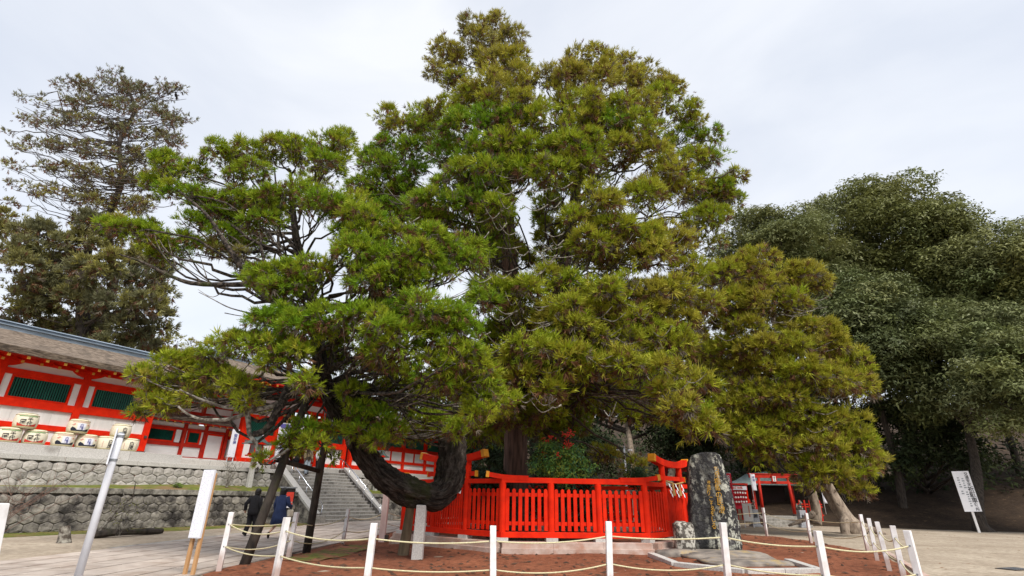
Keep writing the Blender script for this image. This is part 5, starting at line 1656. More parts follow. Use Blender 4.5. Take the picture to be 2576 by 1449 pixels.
def place(tmpls, pos, nrm, size, col, g):
    """copies of the templates with +z turned to nrm"""
    n = len(pos)
    nrm = nrm / np.linalg.norm(nrm, axis=1, keepdims=True)
    ref = np.where(np.abs(nrm[:, 2:3]) < 0.9, np.array([[0, 0, 1.0]]), np.array([[1.0, 0, 0]]))
    tx = np.cross(ref, nrm); tx /= np.linalg.norm(tx, axis=1, keepdims=True)
    ty = np.cross(nrm, tx)
    a = g.uniform(0, 2 * math.pi, n)[:, None]
    ux = tx * np.cos(a) + ty * np.sin(a)
    uy = -tx * np.sin(a) + ty * np.cos(a)
    which = g.integers(0, len(tmpls), n)
    Vs, Ts, Cs, o = [], [], [], 0
    for k, (tv, tt) in enumerate(tmpls):
        i = np.where(which == k)[0]
        if not len(i): continue
        q = len(tv)
        P = pos[i][:, None, :] + size[i][:, None, None] * (tv[None, :, 0:1] * ux[i][:, None, :] + tv[None, :, 1:2] * uy[i][:, None, :] + tv[None, :, 2:3] * nrm[i][:, None, :])
        Vs.append(P.reshape(-1, 3))
        Ts.append((tt[None] + (np.arange(len(i)) * q)[:, None, None] + o).reshape(-1, 3))
        Cs.append(np.repeat(col[i], q, axis=0))
        o += len(i) * q
    return np.concatenate(Vs), np.concatenate(Ts), np.concatenate(Cs)

GREEN = np.array([0.155, 0.280, 0.012])
LEAFG = np.array([0.295, 0.350, 0.020])
GOLD = np.array([0.370, 0.330, 0.040])
OLIVE = np.array([0.165, 0.165, 0.085])
BROWN = np.array([0.17, 0.085, 0.045])
GREYB = np.array([0.20, 0.165, 0.13])
def tone(c):
    """0 fresh green, 1 golden, 2 olive brown"""
    c = np.asarray(c, float)[..., None]
    a = GREEN + (LEAFG - GREEN) * np.clip(c * 2, 0, 1)
    a = a + (GOLD - a) * np.clip(c * 2 - 1, 0, 1)
    return a + (OLIVE - a) * np.clip(c - 1, 0, 1)

def pads_to_tufts(pads, total, tsize, g, dead=0.10, subs=13, wts=None):
    """pads: rows (x, y, z, rx, ry, rz, tone). Each pad is a cloud of small domed clumps; every clump carries
    sprays turned outwards, fresh on top, older and browner underneath. `total` sprays in all."""
    A = np.array([(p[3] * p[4] + p[3] * p[5] + p[4] * p[5]) for p in pads]) * (np.ones(len(pads)) if wts is None else np.asarray(wts))
    A = A / A.sum() * total
    P, Nn, S, C = [], [], [], []
    for (x, y, z, rx, ry, rz, c), n in zip(pads, A):
        n = max(12, int(n))
        R3 = np.array([rx, ry, rz])
        k = max(4, int(subs * g.uniform(0.8, 1.3) * (1.3 if c > 1.0 else 1)))
        sd = g.normal(size=(k, 3)); sd[:, 2] += 0.35
        sd /= np.linalg.norm(sd, axis=1, keepdims=True)
        sd[:, 2] = np.where(sd[:, 2] < 0, sd[:, 2] * 0.5, sd[:, 2])
        sc_ = np.array([x, y, z]) + sd * R3 * g.uniform(0.45, 0.85, (k, 1))
        airy = c > 1.0
        sr = R3 * (g.uniform(0.17, 0.32, (k, 1)) if airy else g.uniform(0.16, 0.42, (k, 1)))
        stone = c + g.normal(size=k) * 0.12
        i = g.integers(0, k, n)
        d = g.normal(size=(n, 3)); d[:, 2] += 0.35
        d += 0.7 * sd[i]
        d /= np.linalg.norm(d, axis=1, keepdims=True)
        rad = np.where(g.random(n) < 0.18, g.uniform(0.3, 0.8, n), g.uniform(0.85, 1.1, n))
        p = sc_[i] + d * sr[i] * rad[:, None]
        loose = g.random(n) < 0.10
        dl = d[loose]
        p[loose] = np.array([x, y, z]) + dl * R3 * g.uniform(0.45, 1.12, (loose.sum(), 1))
        out_ = g.random(n) < 0.05
        p[out_] += d[out_] * sr[i][out_] * g.uniform(0.2, 0.6, (out_.sum(), 1))
        nn = d + np.array([0, 0, 0.35]) + g.normal(size=(n, 3)) * 0.22
        low = d[:, 2] < -0.25
        nn[low] = d[low] + np.array([0, 0, -0.4]) + g.normal(size=(low.sum(), 3)) * 0.3
        col = tone(np.clip(stone[i] + g.normal(size=n) * 0.10, 0, 2)) * g.uniform(0.80, 1.2, n)[:, None]
        dd = (g.random(n) < dead * 0.3) | (low & (g.random(n) < dead * 4.5)) | ((rad < 0.8) & (g.random(n) < dead * 3))
        col[dd] = np.where(g.random(dd.sum())[:, None] < 0.65, BROWN, GREYB * 0.8) * g.uniform(0.6, 1.2, dd.sum())[:, None]
        P.append(p); Nn.append(nn); C.append(col)
        S.append(tsize * g.uniform(0.75, 1.25, n))
    return np.concatenate(P), np.concatenate(Nn), np.concatenate(S), np.concatenate(C)

def bez(a, b, c, n):
    a, b, c = (np.asarray(v, float) for v in (a, b, c))
    t = np.linspace(0, 1, n)[:, None]
    return a * (1 - t) ** 2 + 2 * b * t * (1 - t) + c * t * t

def pix_pads(rows, depth_fun, tone_fun, g, jit=0.5):
    out = []
    for r in rows:
        x, y, rx, ry = r[:4]
        Y = r[4] if len(r) > 4 and r[4] else depth_fun(x, y)
        Y += g.uniform(-jit, jit)
        p = at(x, y, Y)
        dp = depth_of(p)
        c = r[5] if len(r) > 5 else tone_fun(x, y)
        out.append((p[0], p[1], p[2], rx / FPX * dp * 1.07, (rx + ry) / 2 / FPX * dp * 1.15, ry / FPX * dp * 1.08, c))
    return out

def smooth_path(pts, per=6):
    pts = [np.asarray(p, float) for p in pts]
    out = []
    for i in range(len(pts) - 1):
        p0, p1, p2, p3 = pts[max(i - 1, 0)], pts[i], pts[i + 1], pts[min(i + 2, len(pts) - 1)]
        for t in np.linspace(0, 1, per, endpoint=False):
            out.append(0.5 * ((2 * p1) + (-p0 + p2) * t + (2 * p0 - 5 * p1 + 4 * p2 - p3) * t * t + (-p0 + 3 * p1 - 3 * p2 + p3) * t ** 3))
    out.append(pts[-1])
    return out

def limb_to(br, tw, pad, axis_pt, g, sag=0.12, rmul=1.0):
    """a branch from the trunk to a pad, with a few twigs fanning inside it"""
    p = np.array(pad[:3])
    a = np.array(axis_pt)
    dist = np.linalg.norm(p - a)
    e = p + np.array([0, 0, -0.3 * pad[5]])
    m1 = a * 0.66 + e * 0.34 + np.array([0, 0, -sag * dist]) + g.normal(size=3) * 0.085 * dist
    m2 = a * 0.30 + e * 0.70 + np.array([0, 0, -sag * dist]) + g.normal(size=3) * 0.075 * dist
    r0 = (0.020 + 0.0095 * dist) * rmul
    path = smooth_path([a, m1, m2, e], 4)
    path = [q + g.normal(size=3) * 0.012 * dist * (0 < i < 12) for i, q in enumerate(path)]
    br.tube(path, list(np.linspace(r0, 0.016, 13)), 6)
    for k in range(5):
        d = g.normal(size=3); d[2] = abs(d[2]) * 0.6
        d /= np.linalg.norm(d)
        tip = p + d * np.array(pad[3:6]) * 0.85
        s = path[g.integers(7, 13)]
        tw.tube(bez(s, (s + tip) / 2 + np.array([0, 0, -0.15]) + g.normal(size=3) * 0.08, tip, 4), [0.016, 0.013, 0.010, 0.006], 4)

# ================================================================== the giant cedar
g1 = np.random.default_rng(101)
MAIN = [(1255,62,35,35),(1190,75,40,30),(1215,110,50,40),(1285,112,40,40),(1120,140,45,38),(1175,160,50,40),(1245,165,55,40),(1300,168,35,40),(1095,178,32,28),(1150,215,50,35),(1225,220,60,40),(1290,215,40,40),
(1322,200,25,30),(1380,195,36,26),(1455,150,36,34),(1500,150,42,34),(1565,165,38,35),(1430,200,50,40),(1500,210,60,45),(1570,215,52,40),(1630,205,46,40),(1690,235,46,38),(1650,262,50,40),(1722,285,40,34),(1752,305,24,28),(1600,280,60,40),(1530,280,60,40),(1460,270,55,40),(1400,255,40,35),
(1185,265,50,35),(1250,275,60,40),(1310,270,45,40),(1130,290,60,35),(1060,308,50,30),(972,292,34,18),(1000,325,40,28),(1090,340,60,40),(1165,330,60,40),(1240,330,60,45),(1310,320,50,40),(1380,320,60,45),(1450,330,60,45),(1530,330,60,45),(1600,340,60,40),(1660,340,45,35),(1720,348,35,30),(1790,345,30,24),
(985,372,45,28),(1050,390,50,38),(1130,390,50,38),(1200,400,50,40),(1270,380,60,35),(1340,395,60,45),(1420,390,70,45),(1480,375,50,40),(1560,390,60,40),(1640,400,60,38),(1720,412,50,38),(1800,402,38,32),
(930,402,36,28),(950,432,50,38),(1010,440,55,38),(1180,450,60,40),(1240,440,60,40),(1140,480,60,40),(1220,490,70,40),(1100,522,60,40),(1170,540,70,40),(1250,540,50,40),(1080,560,50,35),
(1330,440,50,38),(1390,440,60,38),(1450,430,50,38),(1680,470,70,42),(1740,472,60,42),(1620,500,60,38),(1785,500,50,36),(1822,482,38,32),(1858,442,24,18),(1850,505,26,22),
(1500,520,60,42),(1450,550,40,34),(1540,580,60,40),(1600,600,70,40),(1680,600,60,38),(1490,620,60,42),(1560,640,70,42),(1640,640,60,38),(1765,562,50,36),(1805,550,36,28),(1720,622,50,36),
(1250,620,45,50,21.5),(1235,560,40,40,21),(1395,600,40,55,22),(1385,540,40,45,22),(1300,660,40,35,22),
(1180,640,60,36),(1140,652,50,34),(1250,740,60,40),(1310,740,60,40),(1220,765,50,40),(1380,702,40,33),(1430,720,40,33),(1520,750,60,40),(1580,740,60,40),(1640,745,55,40),(1700,740,50,38),(1490,790,60,45),(1560,800,70,45),(1640,800,65,45),(1430,790,70,48),(1700,812,50,40),(1765,770,50,34),(1800,702,58,38),(1740,690,50,34),(1855,682,50,36),(1905,662,46,32),
(1390,830,60,48),(1450,850,70,48),(1530,860,70,48),(1620,870,70,48),(1690,862,50,42),(1350,880,70,42),(1420,910,70,42),(1300,910,50,42),(1330,952,60,38),(1380,982,48,32),(1480,930,60,38),(1560,920,58,36),(1655,932,48,32),
(1745,962,58,32),(1680,992,38,32),(1702,1030,48,36),(1765,1085,58,33),(1752,1042,40,28),(1290,820,50,40,17),(1230,850,45,40,17),(1270,990,34,30,17.5)]
MAIN += [(x, 1015 + (k * 37) % 85, 52, 40, 23.2 + (k * 7) % 5 * 0.7, 0.30) for k, x in enumerate(range(1190, 1730, 44)) if not 1530 < x < 1690]
MAIN += [(x, 935 + (k * 29) % 60, 52, 42, 20.5 + (k * 5) % 4 * 0.8, 0.35) for k, x in enumerate(range(1230, 1720, 60))]
MAIN += [(1245, 1052, 40, 40, 18.3, 0.4), (1205, 1092, 36, 30, 18.6, 0.4), (1335, 1062, 42, 34, 18.2, 0.4), (1385, 1040, 40, 32, 17.6, 0.45), (1300, 1030, 36, 26, 18.0, 0.4)]
MAIN += [(960, 480, 50, 34), (1012, 502, 54, 36), (930, 520, 38, 28), (982, 546, 48, 32), (1042, 540, 48, 34), (905, 470, 30, 24)]
CX = 1.6
def main_depth(x, y):
    Y = 20.0
    for _ in range(5):
        p = at(x, y, Y)
        Rz = np.interp(p[2], [3, 6, 12, 18, 24, 28], [7.6, 7.4, 6.6, 5.6, 3.4, 1.0])
        dx = abs(p[0] - CX)
        Y = 21.3 - 0.85 * math.sqrt(max(Rz * Rz - dx * dx, 0.4))
    return Y
def main_tone(x, y):
    c = np.interp(x, [1000, 1250, 1400, 1700, 1900], [0.15, 0.30, 0.66, 0.78, 0.85])
    if y < 620: c = min(c, np.interp(y, [330, 620], [0.52, max(c, 0.52)]))
    if y < 330: c = np.interp(y, [60, 330], [1.45, max(c, 0.52)])
    return c + float(g1.normal() * 0.14)
cedar = thing('giant_cedar', 'towering golden green cedar with twin tops inside the vermilion fence', 'tree', (0.35, 20.6, 0))
def rel(mb_or_V, base):
    return [(x - base[0], y - base[1], z - base[2]) for x, y, z in mb_or_V]
CB = np.array([0.35, 20.6, 0])
pads = pix_pads(MAIN, main_depth, main_tone, g1)
back = []
for p in pads:
    dfront = 21.3 - p[1]
    if g1.random() < 0.42 and p[2] < 15:
        back.append((p[0] + g1.normal() * 0.6, 21.3 + abs(dfront) * 0.75, p[2] + g1.normal() * 0.5, p[3] * 1.1, p[4], p[5], p[6] + 0.1))
    if g1.random() < 0.40 and dfront > 2.5 and p[2] < 17:
        back.append((p[0] * 0.8 + CX * 0.2, 21.3 - dfront * 0.4, p[2] + 0.3, p[3] * 0.8, p[4], p[5] * 0.8, min(p[6], 0.5)))
allp = pads + back
pos, nn, sz, cl = pads_to_tufts(allp, 78000, 0.30, g1, dead=0.13, wts=[np.interp(p[2], [8, 16, 22], [1.1, 0.95, 0.72]) for p in pads] + [0.45] * len(back))
V, T, C = place(SUGI, pos, nn, sz, cl, g1)
np_mesh('crown', V - CB, T, C, M['needles'], cedar)
# trunks
def trunk_mesh(path, radii, n=22, rid=0.10, seed=1, freq=7):
    rr = np.random.default_rng(seed)
    ph = rr.uniform(0, 6.28, 4)
    mb = MB()
    path = [Vector(p) for p in path]
    pr = None
    for i, p in enumerate(path):
        t = (path[min(i + 1, len(path) - 1)] - path[max(i - 1, 0)]).normalized()
        r = (t.cross(Vector((0.3, 0.2, 0.93)) if abs(t.z) < 0.9 else Vector((1, 0.1, 0)))) if pr is None else pr - t * pr.dot(t)
        r.normalize(); pr = r
        u = t.cross(r)
        for k in range(n):
            a = 2 * math.pi * k / n
            q = radii[i] * (1 + rid * math.sin(freq * a + ph[0] + 0.5 * i) + rid * 0.6 * math.sin(3 * a + ph[1] + i * 0.4) + rr.uniform(-0.5, 0.5) * rid)
            mb.v.append(tuple(p + r * math.cos(a) * q + u * math.sin(a) * q))
    for i in range(len(path) - 1):
        for k in range(n):
            k2 = (k + 1) % n
            mb.f.append((i * n + k, i * n + k2, (i + 1) * n + k2, (i + 1) * n + k)); mb.mi.append(0)
    mb.f.append(tuple(range(n - 1, -1, -1))); mb.f.append(tuple((len(path) - 1) * n + k for k in range(n))); mb.mi += [0, 0]
    return mb
T1 = smooth_path([(0.35, 20.6, -0.2), (0.3, 20.6, 1.0), (0.25, 20.6, 4), (0.0, 20.8, 9), (-0.4, 20.9, 15), (-0.9, 21, 20), (-1.3, 21, 25)], 4)
T2 = smooth_path([(0.3, 20.7, 5.0), (1.3, 20.9, 7.5), (2.2, 21.2, 10.5), (3.0, 21.4, 15), (3.6, 21.5, 20), (3.9, 21.5, 23)], 4)
for Tp, r0, r1, nm in ((T1, 0.46, 0.10, 'trunk'), (T2, 0.32, 0.08, 'trunk')):
    rad = [r0 * (1 - i / len(Tp)) ** 0.8 + r1 + (0.25 * max(0, 1 - i / 3) if r0 > 0.4 else 0) for i in range(len(Tp))]
    tm = trunk_mesh(Tp, rad, 20, 0.07, 3)
    tm.v = rel(tm.v, CB)
    tm.build(nm, M['bark_trunk'], cedar, smooth=True)
def axis_at(z, x):
    Tp = T1 if (x < 1.2 or z < 7) else T2
    return np.array([np.interp(z, [p[2] for p in Tp], [p[k] for p in Tp]) for k in range(2)] + [z])
br, tw = MB(), MB()
for p in allp:
    d = math.hypot(p[0] - CX, p[1] - 21)
    za = max(5.2 + 0.25 * (d % 1.7), p[2] - 0.22 * d)
    limb_to(br, tw, p, axis_at(za, p[0]), g1, -0.06 if p[2] < 7 else 0.04, 0.8)
for _ in range(130):
    x, y = g1.uniform(1230, 1800), g1.uniform(420, 1040)
    Y = main_depth(x, y) - 0.3
    dx = g1.uniform(25, 70) * (1 if x > 1450 else -1)
    w = smooth_path([at(x, y, Y), at(x + dx * 0.5, y + g1.uniform(4, 20), Y - 0.2), at(x + dx, y + g1.uniform(-22, 14), Y - 0.4)], 4)
    tw.tube(w, list(np.linspace(0.022, 0.008, len(w))), 5)
br.v = rel(br.v, CB); tw.v = rel(tw.v, CB)
tag(br.build('branches', M['bark_dark'], cedar, smooth=True), kind='stuff')
tag(tw.build('twigs', M['bark_twig'], cedar), kind='stuff')

from mathutils import noise as mnoise
def bark_tube(path, radii, n, amp=0.20):
    """limb with long furrows and flaky plates"""
    mb = MB()
    mb.along = []
    path = [Vector(p) for p in path]
    pr, L = None, 0.0
    for i, p in enumerate(path):
        t = (path[min(i + 1, len(path) - 1)] - path[max(i - 1, 0)]).normalized()
        if i: L += (p - path[i - 1]).length
        r = (t.cross(Vector((0.3, 0.2, 0.93)) if abs(t.z) < 0.9 else Vector((1, 0.1, 0)))) if pr is None else pr - t * pr.dot(t)
        r.normalize(); pr = r
        u = t.cross(r)
        for k in range(n):
            a = 2 * math.pi * k / n
            ca, sa = math.cos(a), math.sin(a)
            mb.along.append((ca * 1.5, sa * 1.5, L * 1.35))
            f1 = 1 - abs(mnoise.noise(Vector((ca * 5.2, sa * 5.2, L * 2.8)))) * 2.2
            f2 = 1 - abs(mnoise.noise(Vector((ca * 9, sa * 9, L * 4.5 + 7)))) * 2
            f3 = mnoise.noise(Vector((ca * 1.1, sa * 1.1, L * 0.8 + 3)))
            f4 = mnoise.noise(Vector((ca * 2.3, sa * 2.3, L * 2.2 + 11)))
            q = radii[i] * (0.96 + amp * (f1 - 0.5) + amp * 0.5 * (f2 - 0.5) + 0.26 * f3 + 0.16 * f4)
            mb.v.append(tuple(p + r * ca * q + u * sa * q))
    for i in range(len(path) - 1):
        for k in range(n):
            k2 = (k + 1) % n
            mb.f.append((i * n + k, i * n + k2, (i + 1) * n + k2, (i + 1) * n + k)); mb.mi.append(0)
    mb.f.append(tuple(range(n - 1, -1, -1))); mb.f.append(tuple((len(path) - 1) * n + k for k in range(n))); mb.mi += [0, 0]
    return mb
# ---- the drooping limb that bends over the fence and rises again to the left
YL = 13.7
LIMB = [(0.0, 20.0, 5.3), (-0.9, 17.6, 5.0), tuple(at(1150, 1070, 15.7)), tuple(at(1139, 1135, 14.9)), tuple(at(1130, 1210, 14.5)), tuple(at(1096, 1250, 14.2)), tuple(at(1024, 1232, 14.0)), tuple(at(966, 1199, 13.9)), tuple(at(922, 1148, 13.8)), tuple(at(884, 1078, 13.75)), tuple(at(838, 1005, 13.7)), tuple(at(812, 945, 13.7)), tuple(at(800, 880, 13.8)), tuple(at(795, 800, 13.9)), tuple(at(770, 700, 13.9)), tuple(at(745, 600, 13.9)), tuple(at(735, 500, 13.9)), tuple(at(730, 430, 13.9))]
lp_ = smooth_path(LIMB, 16)
lr = np.interp(np.linspace(0, len(LIMB) - 1, len(lp_)), range(len(LIMB)), [0.42, 0.41, 0.40, 0.39, 0.38, 0.345, 0.335, 0.31, 0.285, 0.26, 0.235, 0.21, 0.18, 0.17, 0.14, 0.11, 0.07, 0.03])
tm = bark_tube(lp_, list(lr), 56)
tm.v = rel(tm.v, CB)
dl_ = tm.build('drooping_limb', M['limb_bark'], cedar, smooth=True)
da_ = dl_.data.attributes.new('along', 'FLOAT_VECTOR', 'POINT')
da_.data.foreach_set('vector', np.array(tm.along, dtype=np.float32).ravel())
LEFT = [(420,425,45,33),(480,440,48,28),(385,465,28,18),(550,400,50,33),(620,390,40,33),(690,382,50,33),(760,390,50,33),(830,382,50,38),(862,355,30,24),(820,425,48,32),(640,432,38,26),(590,448,28,22),(720,365,34,22),
(450,492,60,22),(520,512,48,22),(600,512,60,28),(640,520,50,33),(700,512,60,33),(760,500,60,33),(820,520,60,33),(870,522,50,38),(910,552,50,38),(560,552,48,26),(480,562,38,22),(660,562,48,26),(960,582,50,38),(1000,602,50,38),
(340,585,58,32),(288,575,38,22),(382,602,50,32),(420,642,48,27),(460,612,38,26),(565,600,44,33),(555,628,28,22,0,1.5),(600,640,20,18,0,1.6),
(900,642,60,43),(960,662,60,43),(880,602,38,36),(1010,672,58,38),(1060,652,48,36),(680,702,58,33),(720,692,40,36),(780,682,48,38),(760,722,48,33),(700,742,48,32),(640,712,28,18),
(1030,722,58,38),(970,702,40,36),(920,712,48,38),(1100,690,40,32),(1140,655,40,30),(1190,660,30,28),
(700,802,58,32),(760,832,68,38),(650,812,38,22),(830,812,58,38),(900,802,48,38),(1000,802,60,43),(1060,782,60,43),(1120,802,58,43),(960,832,48,38),(1170,832,48,38),(1020,862,60,43),(1090,872,60,43),(1150,902,58,43),(1200,932,48,43),(970,892,48,38),(1140,962,58,43),(1210,982,58,43),(1260,1012,43,38),(1205,1042,46,30),(1080,602,48,34),(1118,626,44,32),(1040,640,44,32),(915,600,40,34),(905,1078,34,24,13.1,0.3),(945,1108,30,20,13.1,0.4),(1110,1072,42,24,14.3,0.3),(1172,1072,36,24,15.0,0.35),(1065,1062,40,24,14.8,0.35),(900,1040,40,26,13.2,0.25),(1080,932,48,38),
(900,872,58,38,14.3,0.4),(850,902,48,38,14.3,0.4),(930,932,58,38,14.5,0.5),(1000,962,58,36,14.8,0.5),(1060,1002,55,36,15.2,0.5),(1000,1030,40,28,15.2,0.5),(1090,1050,40,28,15.6,0.5),
(590,872,58,32),(660,872,58,32),(720,882,48,32),(540,892,38,28),(480,922,48,32),(420,922,48,28),(370,952,38,28),(400,992,48,32),(450,962,48,28),(540,952,58,32),(600,972,48,32),(500,1002,38,22),(410,1022,38,26),(350,1042,28,13),(700,912,48,28),(745,892,40,28),(770,962,36,32),(620,1008,28,18),
(940,1052,58,36,12.9,0.12),(985,1082,38,26,12.9,0.2),(900,1092,38,22,12.9,0.3),(960,1112,36,20,12.9,0.45),(760,1092,38,28,12.6,0.15),(730,1122,30,22,12.6,0.3),(785,1122,38,22,12.6,0.4),(840,1082,30,18,12.8,0.3),(655,1162,18,18,12.4,0.45),(1140,1082,28,26,14.0,0.4),(880,992,36,26,13.0,0.3)]
def left_depth(x, y):
    Y = 13.0
    cx = -3.8
    for _ in range(4):
        p = at(x, y, Y)
        Rz = np.interp(p[2], [2, 5, 9, 12.5], [3.4, 4.4, 4.2, 2.0])
        dx = abs(p[0] - cx)
        Y = 13.9 - 0.62 * math.sqrt(max(Rz * Rz - dx * dx, 0.5))
    return Y
def left_tone(x, y):
    c = np.interp(y, [350, 500, 800, 900, 1050], [0.50, 0.32, 0.20, 0.34, 0.48])
    if x < 640 and y > 850: c += 0.18
    return c + float(g1.normal() * 0.07)
lpads = pix_pads(LEFT, left_depth, left_tone, g1, 0.35)
lback = []
for p in lpads:
    if g1.random() < 0.30:
        lback.append((p[0] + g1.normal() * 0.4, 14.6 + g1.uniform(0, 1.6), p[2] + g1.normal() * 0.25, p[3] * 0.9, p[4] * 0.9, p[5] * 0.9, p[6] + 0.15))
pos, nn, sz, cl = pads_to_tufts(lpads + lback, 38000, 0.20, g1, dead=0.12, wts=[1.0] * len(lpads) + [0.5] * len(lback))
V, T, C = place(SUGI, pos, nn, sz, cl, g1)
np_mesh('limb_crown', V - CB, T, C, M['needles'], cedar)
br, tw = MB(), MB()
lz = [p[2] for p in lp_[170:]]
for p in lpads + lback:
    za = np.clip(p[2] - 0.25 * math.hypot(p[0] + 4.6, p[1] - 13.9) - 0.3, lz[0], lz[-1])
    i = int(np.argmin([abs(z - za) for z in lz])) + 170
    limb_to(br, tw, p, lp_[min(i, len(lp_) - 1)], g1, 0.03, 0.85)
# prominent bare boughs on the left, mossy and lichened
def bough(pts, r0, r1, store, n=8):
    w = smooth_path([at(*z3(x, y), Y) if not isinstance(Y, str) else at(x, y, float(Y)) for x, y, Y in pts], 5)
    store.tube(w, list(np.linspace(r0, r1, len(w))), n, jit=0.10)
bough([(1200, -60, 13.6), (960, 20, 12.9), (880, 170, 12.6), (800, 320, 12.4), (740, 440, 12.4), (650, 530, 12.4), (545, 560, 12.4)], 0.13, 0.07, br)
bough([(440, 60, 12.4), (450, 190, 12.4), (470, 300, 12.4), (490, 440, 12.4), (500, 560, 12.4), (570, 660, 12.4), (585, 760, 12.4), (560, 820, 12.3)], 0.075, 0.035, tw)
bough([(820, 215, 12.5), (700, 262, 12.4), (500, 300, 12.4), (420, 345, 12.3), (250, 395, 12.2), (60, 400, 12.1), (-60, 390, 12.0), (-200, 330, 11.9), (-300, 250, 11.8)], 0.07, 0.02, tw)
bough([(430, 270, 12.3), (230, 260, 12.2), (60, 210, 12.1), (-140, 130, 12.0), (-280, 60, 11.9)], 0.045, 0.015, tw)
bough([(940, 730, 12.5), (860, 780, 12.4), (760, 830, 12.3), (690, 890, 12.2)], 0.04, 0.015, tw)
bough([(1260, 10, 12.9), (1290, 80, 12.7), (1360, 110, 12.7), (1430, 60, 12.8)], 0.03, 0.015, tw)
bough([(640, 715, '13.2'), (560, 716, '13.0'), (480, 712, '12.8'), (420, 690, '12.6'), (360, 660, '12.4'), (300, 640, '12.2')], 0.085, 0.02, br)
bough([(790, 830, '13.8'), (720, 775, '13.5'), (650, 730, '13.2'), (600, 660, '13.0'), (560, 600, '12.9'), (520, 540, '12.8'), (450, 480, '12.6')], 0.13, 0.025, br)
bough([(640, 720, '13.2'), (620, 660, '13.2'), (600, 610, '13.1'), (570, 590, '13.0')], 0.05, 0.02, br)
bough([(700, 760, '13.4'), (660, 640, '13.4'), (655, 560, '13.4')], 0.06, 0.02, br)
bough([(760, 740, '13.7'), (705, 640, '13.7'), (700, 540, '13.7'), (690, 420, '13.7')], 0.06, 0.02, br)
bough([(640, 790, '13.2'), (580, 775, '13.0'), (530, 750, '12.9'), (500, 735, '12.8')], 0.022, 0.008, tw)
bough([(920, 780, '13.4'), (980, 790, '13.1'), (1030, 775, '12.9'), (1080, 760, '12.8')], 0.03, 0.012, tw)
for _ in range(70):   # thin lichened dead twigs in the open middle of the limb crown
    x, y = g1.uniform(560, 1150), g1.uniform(540, 960)
    dx = g1.uniform(40, 110) * (1 if g1.random() < 0.5 else -1)
    Y = 13.4 + g1.uniform(-0.8, 1.0)
    bough([(x, y, str(Y)), (x + dx * 0.5, y + g1.uniform(5, 30), str(Y - 0.2)), (x + dx, y + g1.uniform(-25, 15), str(Y - 0.3))], 0.016, 0.006, tw, 5)
br.v = rel(br.v, CB); tw.v = rel(tw.v, CB)
tag(br.build('limb_branches', M['bark_limb'], cedar, smooth=True), kind='stuff')
tag(tw.build('limb_twigs', M['bark_twig'], cedar), kind='stuff')

# ================================================================== golden cedar on the right with flared roots
g2 = np.random.default_rng(202)
RIGHT = [(1900,720,58,36),(1960,692,58,33),(2030,700,52,32),(2062,722,28,22),(1850,762,58,38),(1920,772,58,33),(1990,762,48,32),(1800,802,58,38),(1870,832,58,33),(2000,832,58,32),(2062,832,38,28),(1830,882,58,38),(1910,882,68,38),(1990,882,58,38),(2072,872,58,36),(2112,902,48,38),(2150,932,38,38),(1860,932,58,38),(1940,942,68,38),(2020,942,68,43),(2100,962,66,43),(2160,982,36,38),(1900,992,58,38),(1980,1002,58,38),(1860,1022,58,38),(1940,1052,68,43),(2030,1062,68,43),(2110,1082,66,43),(1880,1092,68,43),(1960,1122,58,38),(1900,1142,58,32),(2060,1132,58,38),(2150,1132,48,38),(2200,1172,36,26),(2130,1192,58,32),(2082,1202,48,32),(2148,1232,38,22),(2040,1182,48,32)]
def right_depth(x, y):
    Y = 27.0
    for _ in range(4):
        p = at(x, y, Y)
        Rz = np.interp(p[2], [2, 6, 12, 16], [4.6, 5.2, 4.4, 2.0])
        dx = abs(p[0] - 15.3)
        Y = 29.0 - 0.8 * math.sqrt(max(Rz * Rz - dx * dx, 0.5))
    return Y
rp_ = pix_pads(RIGHT, right_depth, lambda x, y: np.interp(y, [690, 1000, 1200], [0.86, 0.72, 0.66]) + (0.15 if x > 2050 else 0) + float(g2.normal() * 0.08), g2, 0.5)
rb_ = [(p[0] + g2.normal() * 0.5, 29 + (29 - p[1]) * 0.7, p[2] + g2.normal() * 0.4, p[3], p[4], p[5], p[6]) for p in rp_ if g2.random() < 0.5]
RB = np.array([17.4, 29.4, 0])
rc = thing('golden_cedar', 'bushy golden cedar with pale flaring roots between monument and dark forest', 'tree', tuple(RB))
pos, nn, sz, cl = pads_to_tufts(rp_ + rb_, 22000, 0.37, g2, dead=0.12, wts=[1.0] * len(rp_) + [0.45] * len(rb_))
V, T, C = place(SUGI, pos, nn, sz, cl, g2)
np_mesh('crown', V - RB, T, C, M['needles'], rc)
tp = smooth_path([(18.35, 28.8, -0.1), (18.0, 29.1, 0.35), (17.75, 29.3, 1.0), (17.35, 29.5, 2.4), (16.9, 29.5, 5), (16.4, 29.3, 9), (15.9, 29.2, 13), (15.7, 29, 16)], 4)
tm = trunk_mesh(tp, list(np.interp(range(len(tp)), [0, 3, 8, 14, len(tp) - 1], [0.62, 0.46, 0.36, 0.30, 0.06])), 18, 0.09, 12, 5)
tm.tube(smooth_path([(17.75, 29.0, 0.9), (17.45, 28.8, 0.4), (17.35, 28.7, -0.1)], 4), [0.22] * 9, 10, jit=0.08)
tm.tube(smooth_path([(18.1, 29.2, 0.55), (18.9, 28.9, 0.2), (19.6, 28.7, -0.05)], 4), list(np.linspace(0.25, 0.08, 9)), 10, jit=0.08)
tm.v = rel(tm.v, RB)
tm.build('trunk', M['bark_pale'], rc, smooth=True)
tp2 = smooth_path([at(2050, 1318, 31.0), at(2052, 1285, 31.0), at(2042, 1235, 30.9), at(2034, 1180, 30.7), at(2010, 1080, 30.3), at(1990, 960, 30.0)], 5)
tm = trunk_mesh(tp2, list(np.interp(np.linspace(0, 1, len(tp2)), [0, 0.2, 1], [0.36, 0.25, 0.16])), 14, 0.09, 15, 5)
